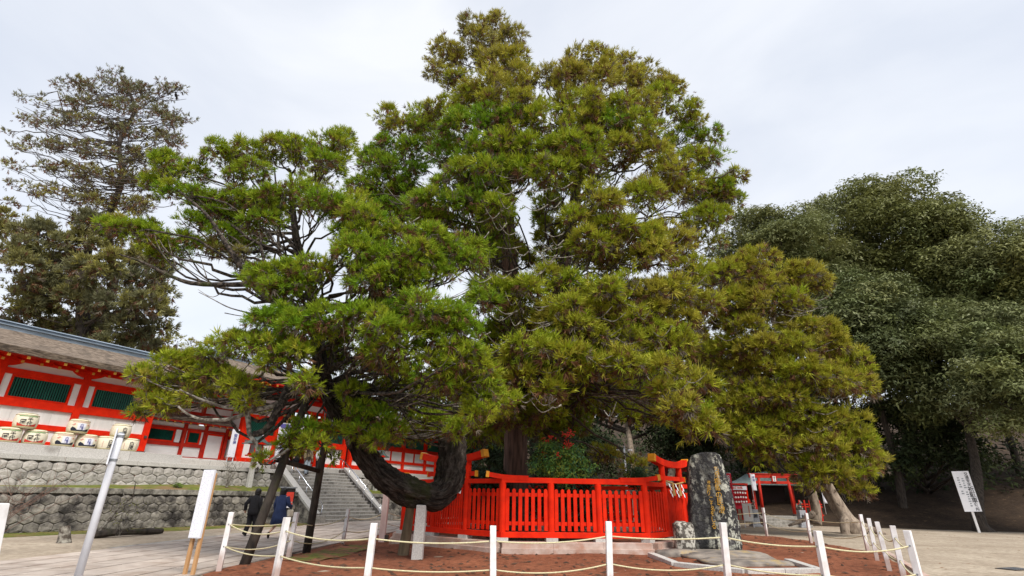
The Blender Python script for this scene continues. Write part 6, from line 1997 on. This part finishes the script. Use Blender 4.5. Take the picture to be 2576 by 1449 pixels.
tm.tube(smooth_path([at(2046, 1292, 30.9), at(2020, 1308, 30.6), at(1985, 1322, 30.2)], 4), list(np.linspace(0.17, 0.06, 9)), 9, jit=0.08)
tm.v = rel(tm.v, RB)
tm.build('trunk', M['bark_pale'], rc, smooth=True)
br, tw = MB(), MB()
for p in rp_ + rb_:
    za = max(2.6, p[2] - 0.3 * math.hypot(p[0] - 16.5, p[1] - 29.3))
    a = np.array([np.interp(za, [q[2] for q in tp], [q[k] for q in tp]) for k in range(2)] + [za])
    limb_to(br, tw, p, a, g2, 0.02)
for _ in range(40):
    x, y = g2.uniform(1850, 2080), g2.uniform(740, 1150)
    Y = right_depth(x, y) - 0.4
    bough([(x, y, str(Y)), (x + g2.uniform(20, 45), y + g2.uniform(0, 16), str(Y - 0.2)), (x + g2.uniform(50, 85), y - g2.uniform(-5, 20), str(Y - 0.3))], 0.03, 0.012, tw, 5)
br.v = rel(br.v, RB); tw.v = rel(tw.v, RB)
tag(br.build('branches', M['bark_dark'], rc, smooth=True), kind='stuff')
tag(tw.build('twigs', M['bark_twig'], rc), kind='stuff')

# ================================================================== conifers behind the shrine corridor
g3 = np.random.default_rng(303)
def far_conifer(name, label, rows, Y, tonef, trunk_px, tsize, dens, base_r, tmpl, dead=0.12, ybase=None, spread=3.0, leafm='needles', twig_m='bark_dark', group=None, rmul=1.3):
    ps = pix_pads(rows, lambda x, y: Y, tonef, g3, spread)
    tp = smooth_path([at(x, y, Y + 0.5) for x, y in trunk_px], 4)
    b = np.array([tp[0][0], tp[0][1], 0.0])
    t = thing(name, label, 'tree', tuple(b), 0, group)
    pos, nn, sz, cl = pads_to_tufts(ps, dens, tsize, g3, dead=dead, subs=6)
    V, T, C = place(tmpl, pos, nn, sz, cl, g3)
    np_mesh('crown', V - b, T, C, M[leafm], t)
    tp = [np.array([tp[0][0], tp[0][1], 0.0])] + tp
    tm = trunk_mesh(tp, list(np.linspace(base_r, 0.12, len(tp))), 12, 0.06, 5)
    tm.v = rel(tm.v, b)
    tm.build('trunk', M['bark_dark'], t, smooth=True)
    br = MB(); tw = MB()
    for p in ps:
        za = p[2] - 0.35 * math.hypot(p[0] - tp[-1][0], p[1] - tp[-1][1])
        za = np.clip(za, tp[1][2], tp[-1][2])
        a = np.array([np.interp(za, [q[2] for q in tp], [q[k] for q in tp]) for k in range(2)] + [za])
        limb_to(br, tw, p, a, g3, 0.05, rmul)
    br.v = rel(br.v, b); tw.v = rel(tw.v, b)
    tag(br.build('branches', M[twig_m], t, smooth=True), kind='stuff')
    tag(tw.build('twigs', M[twig_m], t), kind='stuff')
    return t, ps, b, tp
WIND = [(170,215,26,18),(265,192,22,16),(230,225,26,18),(295,215,28,18),(330,235,30,18),(355,225,22,16),(200,255,28,18),(260,260,30,20),(310,270,32,20),(365,265,30,20),(415,240,22,14),(440,225,18,12),(475,300,16,12),(440,310,26,16),(400,300,30,20),
(60,245,18,10),(110,262,14,10),(60,300,22,12),(105,310,28,14),(160,300,30,16),(210,305,30,18),(270,320,32,20),(330,330,34,22),(390,345,32,22),(440,350,26,18),(20,335,14,10),(40,370,18,10),(80,360,24,12),(130,365,30,16),(190,370,32,18),(250,380,34,20),(310,390,34,22),(370,395,34,22),(425,395,28,20),
(10,415,18,10),(50,420,26,12),(110,420,28,12),(170,425,32,16),(230,440,34,20),(290,450,36,24),(350,460,34,24),(400,450,30,22),(30,465,24,10),(80,480,28,12),(140,480,32,14),(200,500,34,20),(260,510,38,26),(320,520,36,26),(370,520,32,24),(25,512,20,10),(210,545,30,20)]
WIND = WIND + [(x + g3.uniform(-34, 34), y + g3.uniform(-20, 20), rx * 0.75, ry * 0.75) for x, y, rx, ry in WIND if x > 60 for _ in (0, 1)]
wt, wps, wb, wtp = far_conifer('windswept_conifer', 'tall thin windswept conifer with bare twigs above the corridor roof', WIND, 37.0, lambda x, y: np.interp(y, [200, 400, 520], [2.0, 1.8, 1.5]) + float(g3.normal() * 0.15), [(290, 700), (272, 560), (308, 450), (300, 360), (338, 280), (322, 225)], 0.40, 8500, 0.3, SUGI_SMALL, 0.35, rmul=0.55)
# long wind-combed bare boughs
tw = MB()
for _ in range(95):
    y0 = g3.uniform(230, 520)
    x0 = np.interp(y0, [200, 520], [325, 290]) + g3.uniform(-60, 90)
    L = g3.uniform(60, 240) if g3.random() < 0.72 else -g3.uniform(30, 110)
    x1, y1 = x0 - L, y0 - abs(L) * g3.uniform(0.05, 0.55)
    if x1 < -40: x1 = -40
    y1 = max(y1, 212 + abs(x1 - 300) * 0.22)
    Y = 37 + g3.uniform(-3, 3)
    w = smooth_path([at(x0, y0, Y), at((x0 + x1) / 2, (y0 + y1) / 2 + abs(L) * 0.10, Y - 0.3), at(x1, y1, Y - 0.6)], 4)
    tw.tube(w, list(np.linspace(0.045, 0.014, len(w))), 5)
tw.v = rel(tw.v, wb)
tag(tw.build('bare_boughs', M['bark_dark'], wt), kind='stuff')
DENSE = [(30,570,60,36),(95,585,50,34),(20,640,50,40),(250,570,50,36),(310,590,55,40),(350,640,50,40),(205,620,60,40),(130,640,60,40),(60,690,70,44),(170,690,70,46),(260,680,65,46),(340,710,55,44),(395,690,36,36),(25,760,60,44),(110,750,66,46),(200,760,66,46),(290,765,66,46),(370,770,50,44),(415,740,28,32),(60,820,66,44),(150,820,66,44),(240,825,66,46),(330,830,60,42),(400,820,32,36),(10,870,50,40),(180,880,60,36),(280,880,60,36),(370,870,40,30),(90,880,60,36)]
far_conifer('dense_conifer', 'broad dense brownish green conifer rising behind the corridor roof', DENSE, 33.0, lambda x, y: 1.80 + float(g3.normal() * 0.18), [(210, 900), (210, 760), (220, 640), (240, 560)], 0.52, 11500, 0.55, SUGI_FAR, 0.10, spread=2.5)
PALE = [(400,868,26,16),(440,862,28,18),(480,875,26,16),(430,890,40,16),(390,892,30,14)]
far_conifer('pale_tree', 'thin pale autumn tree peeping over the corridor ridge', PALE, 36.0, lambda x, y: 1.0, [(440, 960), (440, 900), (440, 870)], 0.26, 700, 0.2, SUGI_SMALL, 0.3, spread=1.0)
# crow on a twig of the windswept tree
cw = thing('crow', 'black crow perched on a bare twig of the windswept conifer', 'bird', tuple(at(443, 240, 36.8)), R(200))
cb = MB().ball((0, 0, 0), (0.13, 0.26, 0.14), 8).ball((0, 0.24, 0.13), (0.09, 0.10, 0.09), 8)
cb.tube([(0, 0.31, 0.13), (0, 0.44, 0.10)], [0.035, 0.006], 6)
cb.tube([(0, -0.18, -0.02), (0, -0.50, -0.14)], [0.08, 0.05], 6, flat=0.4)
for q in (-1, 1):
    cb.tube([(q * 0.05, 0.02, -0.12), (q * 0.05, 0.03, -0.24)], 0.012, 5)
cb.build('body', M['hair'], cw, smooth=True)

# ================================================================== evergreen broadleaf forest
g4 = np.random.default_rng(404)
BTONE = np.array([[0.140, 0.172, 0.056], [0.205, 0.220, 0.098], [0.240, 0.228, 0.060], [0.030, 0.046, 0.024]])  # last row is near-black, forest shade put into the leaf colour
def broad_tree(name, label, cx, cy, rx, ry, Y, n_pads, lsize=0.42, dens=1.0, bias=(0.3, 0.3, 0.25, 0.15), trunk_x=None, trunk_r=0.35, bark='bark_dark', base=None, group='evergreen trees of the forest', depth_r=None, low=0.0, leafm='leaves'):
    c = at(cx, cy, Y)
    dp = depth_of(c)
    RX, RZ = rx / FPX * dp, ry / FPX * dp
    RY = depth_r or RX
    b = np.array(base if base is not None else (c[0] + (trunk_x or 0), c[1], 0.0))
    t = thing(name, label, 'tree', tuple(b), 0, group)
    P, Nn, S, C = [], [], [], []
    padc = []
    for k in range(n_pads):
        while True:
            d = g4.normal(size=3); d /= np.linalg.norm(d)
            if d[1] < 0.45 and d[2] > -0.85 + low: break
        q = g4.uniform(0.76, 1.14) if g4.random() < 0.75 else g4.uniform(0.4, 0.8)
        pc = c + d * np.array([RX, RY, RZ]) * q
        if pc[2] < 0.8: continue
        pr = g4.uniform(0.14, 0.30) * min(RX, RZ) + 0.35
        padc.append(pc)
        lsize_ = lsize * 0.80
        n = int(dens * 150 * (pr / 1.2) ** 2 * (0.42 / lsize) ** 2 * 0.80)
        e = g4.normal(size=(n, 3)); e[:, 2] += 0.5; e[:, 1] -= 0.25
        e /= np.linalg.norm(e, axis=1, keepdims=True)
        rad = np.where(g4.random(n) < 0.25, g4.uniform(0.3, 0.8, n), g4.uniform(0.8, 1.1, n)) * (1 + 0.2 * np.sin(5 * e[:, 0] + k) * np.sin(5 * e[:, 2]))
        P.append(pc + e * np.array([1.25, 1.1, 0.72]) * pr * rad[:, None])
        Nn.append(e * 0.5 + np.array([0, 0, 0.8]) + g4.normal(size=(n, 3)) * 0.3)
        S.append(lsize_ * g4.uniform(0.7, 1.25, n))
        w = g4.dirichlet(np.array(bias) * 6)
        C.append((w @ BTONE) * g4.uniform(0.75, 1.25, n)[:, None])
    V, T, Cc = place(BROAD, np.concatenate(P), np.concatenate(Nn), np.concatenate(S), np.concatenate(C), g4)
    np_mesh('crown', V - b, T, Cc, M[leafm], t)
    top = c + np.array([0, 0, RZ * 0.5])
    tp = smooth_path([b + [0.1, 0, -0.2], b + [0, 0, 1.0], b * 0.6 + c * 0.4 + [0.3, 0, 0], c, top], 5)
    tm = trunk_mesh(tp, list(np.interp(np.linspace(0, 1, len(tp)), [0, 0.12, 1], [trunk_r * 1.6, trunk_r, 0.06])), 12, 0.08, 7)
    tm.v = rel(tm.v, b)
    tm.build('trunk', M[bark], t, smooth=True)
    br = MB()
    for pc in padc[::2]:
        za = np.clip(pc[2] - 0.5 * np.linalg.norm(pc[:2] - c[:2]), 2.0, top[2])
        a = np.array([np.interp(za, [q[2] for q in tp], [q[k] for q in tp]) for k in range(2)] + [za])
        br.tube(bez(a, (a + pc) / 2 - [0, 0, 0.3], pc, 5), [0.13, 0.11, 0.09, 0.06, 0.03], 5)
    br.v = rel(br.v, b)
    tag(br.build('branches', M['bark_dark'], t, smooth=True), kind='stuff')
    return t
FT = 'evergreen trees of the forest'
broad_tree('evergreen_tree', 'domed evergreen tree, the tallest dome of the dark forest', 2190, 635, 165, 150, 47, 80, 0.52, bias=(0.3, 0.25, 0.4, 0.05))
broad_tree('evergreen_tree', 'grey green evergreen beside the spreading top of the giant cedar', 1960, 655, 130, 120, 44, 60, 0.48, bias=(0.25, 0.5, 0.2, 0.05))
broad_tree('evergreen_tree', 'evergreen with a low rounded top next to the tallest dome', 2400, 725, 150, 160, 43, 75, 0.50, bias=(0.35, 0.3, 0.3, 0.05))
broad_tree('evergreen_tree', 'evergreen at the outer end of the forest with olive leaves', 2590, 735, 130, 175, 38, 70, 0.46, bias=(0.3, 0.4, 0.3, 0.0))
broad_tree('evergreen_tree', 'evergreen filling the forest between the tallest dome and the giant cedar', 2040, 770, 140, 130, 46, 50, 0.52, bias=(0.35, 0.35, 0.2, 0.1))
broad_tree('evergreen_tree', 'evergreen under the tallest dome with a few olive sprays', 2290, 780, 140, 130, 46, 50, 0.52, bias=(0.45, 0.3, 0.15, 0.1))
broad_tree('evergreen_tree', 'evergreen of the forest above the one hanging over its edge', 2500, 850, 140, 140, 40, 55, 0.46, bias=(0.4, 0.35, 0.15, 0.1))
broad_tree('evergreen_tree', 'lower evergreen spreading just behind the golden cedar', 2170, 880, 150, 150, 40, 75, 0.46, bias=(0.45, 0.25, 0.05, 0.25))
broad_tree('evergreen_tree', 'lower evergreen with pale leaf sprays above the leaning sign', 2400, 930, 150, 150, 37, 75, 0.44, bias=(0.35, 0.45, 0.1, 0.1), base=(*at(2472, 1338, 33.6)[:2], 0), trunk_r=0.42)
broad_tree('evergreen_tree', 'evergreen hanging over the forest edge past the leaning sign', 2570, 1010, 120, 140, 31, 65, 0.38, bias=(0.35, 0.3, 0.2, 0.15), low=0.2)
broad_tree('evergreen_tree', 'shaded evergreen thicket between golden cedar and leaning sign', 2290, 1110, 130, 95, 42, 55, 0.46, bias=(0.2, 0.05, 0.0, 0.75), leafm='shaded_leaves')
# trees closing the view behind the fence, forest shade put into their leaf colour
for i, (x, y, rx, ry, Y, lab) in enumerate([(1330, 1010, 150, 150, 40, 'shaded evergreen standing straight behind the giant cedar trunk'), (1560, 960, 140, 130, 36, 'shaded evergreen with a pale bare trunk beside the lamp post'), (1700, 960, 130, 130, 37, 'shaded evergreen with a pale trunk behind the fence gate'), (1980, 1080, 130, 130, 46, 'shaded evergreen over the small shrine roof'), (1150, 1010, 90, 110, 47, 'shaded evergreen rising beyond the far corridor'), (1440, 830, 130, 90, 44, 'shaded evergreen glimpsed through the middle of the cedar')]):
    broad_tree('forest_tree', lab, x, y, rx, ry, Y, 46, 0.55, 0.8, (0.12, 0.02, 0.0, 0.86), leafm='shaded_leaves', group='dark trees behind the fence', base={1: (*at(1592, 1300, 28)[:2], 0), 2: (*at(1664, 1300, 28)[:2], 0)}.get(i), bark='bark_pale' if i in (1, 2) else 'bark_dark', trunk_r=0.25)
for x, y, rx, ry, Y, lab in ((1225, 1130, 75, 70, 31, 'low evergreen added for darkness behind the fence beside the giant cedar trunk'), (1440, 1140, 95, 62, 31.5, 'low evergreen added for darkness behind the nandina bush'), (1730, 1130, 80, 70, 32, 'low evergreen added for darkness directly behind the tall monument')):  # added to darken the view under the canopy
    broad_tree('darkening_evergreen', lab, x, y, rx, ry, Y, 36, 0.34, 0.8, (0.08, 0.02, 0.0, 0.90), leafm='shaded_leaves', group='dark trees behind the fence', trunk_r=0.14, low=0.1)
# broad-leaved thicket under the trees (nobody could count it)
P, Nn, S, C = [], [], [], []
n = 4500
xx = g4.uniform(-6, 44, n)
yb = np.interp(xx, [-6, 10, 22, 30, 44], [49, 47, 46, 43, 38]) + g4.uniform(0, 7, n)
zz = 0.2 + g4.random(n) ** 1.4 * 6.5 + np.maximum(0, yb - 42) * 0.15
pos = np.stack([xx, yb, zz], 1)
pos += 0.5 * np.sin(pos[:, [1, 2, 0]] * 1.7)
nn = np.tile([0, -0.5, 0.8], (n, 1)) + g4.normal(size=(n, 3)) * 0.4
cl = (g4.dirichlet([1, 0.3, 0.2, 6], n) @ BTONE) * 0.8  # mostly the near-black tone, lowered further to imitate shade
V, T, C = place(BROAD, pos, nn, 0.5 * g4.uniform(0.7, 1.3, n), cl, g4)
tag(np_mesh('forest_undergrowth', V, T, C, M['shaded_leaves']), 'dark leafy undergrowth filling the forest behind the shrine', 'undergrowth', kind='stuff')

# ================================================================== shrubs
g5 = np.random.default_rng(505)
def shrub(name, label, base, ctr, r, n, lsize, cols, stems=7, berries=0, tmpl=None, lm='leaves', tm_='bark_dark', group=None, cat='shrub'):
    b = np.array(base, float)
    t = thing(name, label, cat, tuple(b), 0, group)
    d = g5.normal(size=(n, 3)); d /= np.linalg.norm(d, axis=1, keepdims=True)
    rad = g5.random(n) ** 0.4
    lump = 1 + 0.25 * np.sin(4 * d[:, 0] + 1) * np.sin(5 * d[:, 2])
    pos = np.array(ctr) + d * np.array(r) * (rad * lump)[:, None]
    nn = d * 0.5 + [0, -0.2, 0.9] + g5.normal(size=(n, 3)) * 0.3
    cl = np.array(cols)[g5.integers(0, len(cols), n)] * g5.uniform(0.75, 1.25, n)[:, None]
    V, T, C = place(tmpl or BROAD, pos, nn, lsize * g5.uniform(0.7, 1.3, n), cl, g5)
    np_mesh('foliage', V - b, T, C, M[lm], t)
    st_ = MB()
    for k in range(stems):
        e = np.array(ctr) + g5.normal(size=3) * np.array(r) * 0.5
        st_.tube(bez(b + g5.normal(size=3) * [0.12, 0.12, 0], (b + e) / 2 + g5.normal(size=3) * 0.15, e, 5), [0.022, 0.018, 0.014, 0.010, 0.006], 5)
    st_.v = rel(st_.v, b)
    tag(st_.build('stems', M[tm_], t), kind='stuff')
    if berries:
        bm_ = MB()
        for k in range(berries):
            c = np.array(ctr) + g5.normal(size=3) * np.array(r) * 0.35 + [0, -r[1] * 0.5, r[2] * 0.75]
            for _ in range(16):
                bm_.ball(c + g5.normal(size=3) * 0.06, 0.022, 4)
        bm_.v = rel(bm_.v, b)
        tag(bm_.build('berries', M['p_red'], t), kind='stuff')
    return t
shrub('nandina_bush', 'leafy green nandina bush with red berries inside the vermilion fence', (1.7, 17.6, 0.3), (1.68, 17.3, 2.55), (1.05, 0.6, 0.66), 1500, 0.12, [(0.14, 0.30, 0.07), (0.20, 0.36, 0.08), (0.10, 0.22, 0.10), (0.28, 0.34, 0.05)], 9, 11)
shrub('dark_bush', 'small dark evergreen bush behind the fence near the lamp post', (4.6, 19.6, 0.3), (4.6, 19.4, 2.2), (0.5, 0.45, 0.45), 380, 0.12, [(0.03, 0.06, 0.025), (0.05, 0.085, 0.03)], 5)
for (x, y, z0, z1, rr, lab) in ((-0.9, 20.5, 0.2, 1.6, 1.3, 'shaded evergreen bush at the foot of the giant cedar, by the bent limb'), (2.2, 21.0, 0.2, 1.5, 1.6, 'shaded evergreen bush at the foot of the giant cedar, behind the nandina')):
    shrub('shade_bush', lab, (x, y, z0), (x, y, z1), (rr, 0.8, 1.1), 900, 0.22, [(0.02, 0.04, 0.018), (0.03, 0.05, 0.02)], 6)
shrub('terrace_shrub', 'leafy shrub on the terrace behind the red gate beam', bl(20.5, 1.3, 1.75), bl(20.5, 1.3, 2.6), (0.9, 0.7, 0.5), 500, 0.14, [(0.10, 0.14, 0.06), (0.15, 0.17, 0.07)], 6)
shrub('terrace_shrub', 'low bright green shrub on the mossy terrace ledge', bl(5.75, 0.9, 1.6), bl(5.75, 0.9, 1.72), (0.22, 0.2, 0.12), 120, 0.07, [(0.13, 0.20, 0.03)], 4)
def twig_shrub(name, label, base, h, spread, n, m, leaf=None, seed=1, r=0.014):
    gg = np.random.default_rng(seed)
    b = np.array(base, float)
    t = thing(name, label, 'shrub', tuple(b))
    mb = MB()
    tips = []
    for k in range(n):
        a = gg.uniform(0, 6.28)
        e = np.array([math.cos(a) * spread * gg.uniform(0.2, 1), math.sin(a) * spread * gg.uniform(0.2, 1) * 0.7, h * gg.uniform(0.6, 1.05)])
        p = bez((gg.normal() * 0.06, gg.normal() * 0.06, 0), e * [0.3, 0.3, 0.55] + gg.normal(size=3) * 0.06, e, 6)
        mb.tube(p, list(np.linspace(r, r * 0.3, 6)), 5)
        for j in range(4):
            s = p[gg.integers(2, 6)]
            q = s + gg.normal(size=3) * h * 0.12 + [0, 0, h * 0.10]
            mb.tube(bez(s, (s + q) / 2 + gg.normal(size=3) * 0.03, q, 3), [r * 0.5, r * 0.4, r * 0.2], 4)
            tips.append(q)
        tips.append(e)
    tag(mb.build('stems', m, t), kind='stuff')
    if leaf is not None:
        tips = np.array(tips)
        pos = np.repeat(tips, leaf[1], 0) + gg.normal(size=(len(tips) * leaf[1], 3)) * leaf[2] * 0.8
        V, T, C = place(SUGI_SMALL, pos, gg.normal(size=pos.shape) + [0, 0, 0.5], np.full(len(pos), leaf[2]), np.tile(leaf[0], (len(pos), 1)) * gg.uniform(0.7, 1.3, len(pos))[:, None], gg)
        np_mesh('leaves', V, T, C, M['needles'], t)
    return t
twig_shrub('bare_shrub', 'bare reddish twig shrub reaching in before the retaining walls', at(-60, 1330, 13.5)[:2].tolist() + [0], 2.2, 2.9, 30, mat('red_brown_twigs', (0.20, 0.12, 0.09), (0.11, 0.07, 0.055), 0.9, 12), (np.array([0.32, 0.13, 0.09]), 1, 0.035), 3, 0.010)
twig_shrub('terrace_twigs', 'sparse many-stemmed shrub on the terrace beside the lantern', bl(8.35, 1.2, 1.7), 1.5, 0.6, 14, M['bark_twig'], (np.array([0.20, 0.17, 0.05]), 1, 0.06), 5, 0.012)
twig_shrub('terrace_twigs', 'small bare shrub at the wall foot beside the stair head', bl(11.2, 1.2, 1.75), 0.75, 0.28, 9, M['bark_twig'], None, 6, 0.014)
twig_shrub('wall_weed', 'yellow green leafy weed growing by the fallen log', (-13.0, 18.9, 0.05), 1.1, 0.7, 7, M['bark_twig'], (np.array([0.20, 0.21, 0.03]), 2, 0.07), 8, 0.010)

# fallen twigs and needles on the soil, stones on the sand
def scatter_bits(name, label, cat, poly, n, smin, smax, m, zf, flatten=True, seed=9):
    gg = np.random.default_rng(seed)
    xs, ys = [p[0] for p in poly], [p[1] for p in poly]
    V, F = [], []
    k = 0
    while k < n:
        x, y = gg.uniform(min(xs), max(xs)), gg.uniform(min(ys), max(ys))
        if not inside(poly, x, y): continue
        k += 1
        a, L = gg.uniform(0, 6.28), gg.uniform(smin, smax)
        w = L * gg.uniform(0.12, 0.4)
        c, s = math.cos(a), math.sin(a)
        z = zf(x, y)
        o = len(V)
        V += [(x - c * L, y - s * L, z), (x + s * w, y - c * w, z + 0.004), (x + c * L, y + s * L, z + gg.uniform(0, L * 0.25)), (x - s * w, y + c * w, z + 0.004), (x, y, z + w * 0.8)]
        F += [(o, o + 1, o + 4), (o + 1, o + 2, o + 4), (o + 2, o + 3, o + 4), (o + 3, o, o + 4)]
    mb = MB(); mb.v = V; mb.f = F; mb.mi = [0] * len(F)
    return tag(mb.build(name, m), label, cat, kind='stuff')
scatter_bits('fallen_needles', 'dark fallen cedar sprigs scattered over the red soil', 'litter', BED, 2600, 0.02, 0.13, mat('dead_sprigs', (0.10, 0.05, 0.03), (0.05, 0.03, 0.02), 0.95), lambda x, y: soil_z(x, y) + 0.004)
scatter_bits('pale_chips', 'small pale chips scattered over the red soil', 'litter', BED, 500, 0.008, 0.03, mat('pale_chips', (0.50, 0.33, 0.26), None, 0.9), lambda x, y: soil_z(x, y) + 0.004, seed=12)
scatter_bits('sand_leaves', 'brown dead leaves scattered on the sand', 'litter', [(7, 9), (40, 9), (40, 33), (13, 30), (12.5, 18)], 420, 0.02, 0.07, mat('dead_leaves', (0.22, 0.12, 0.06), None, 0.95), lambda x, y: 0.005, seed=13)
scatter_bits('moss_crumbs', 'tufts of moss along the foot of the lower wall', 'moss', bpoly([(-2, -0.1), (-2, -1.9), (12, -2.0), (12, -0.1)]), 900, 0.02, 0.07, M['moss'], lambda x, y: 0.008, seed=14)
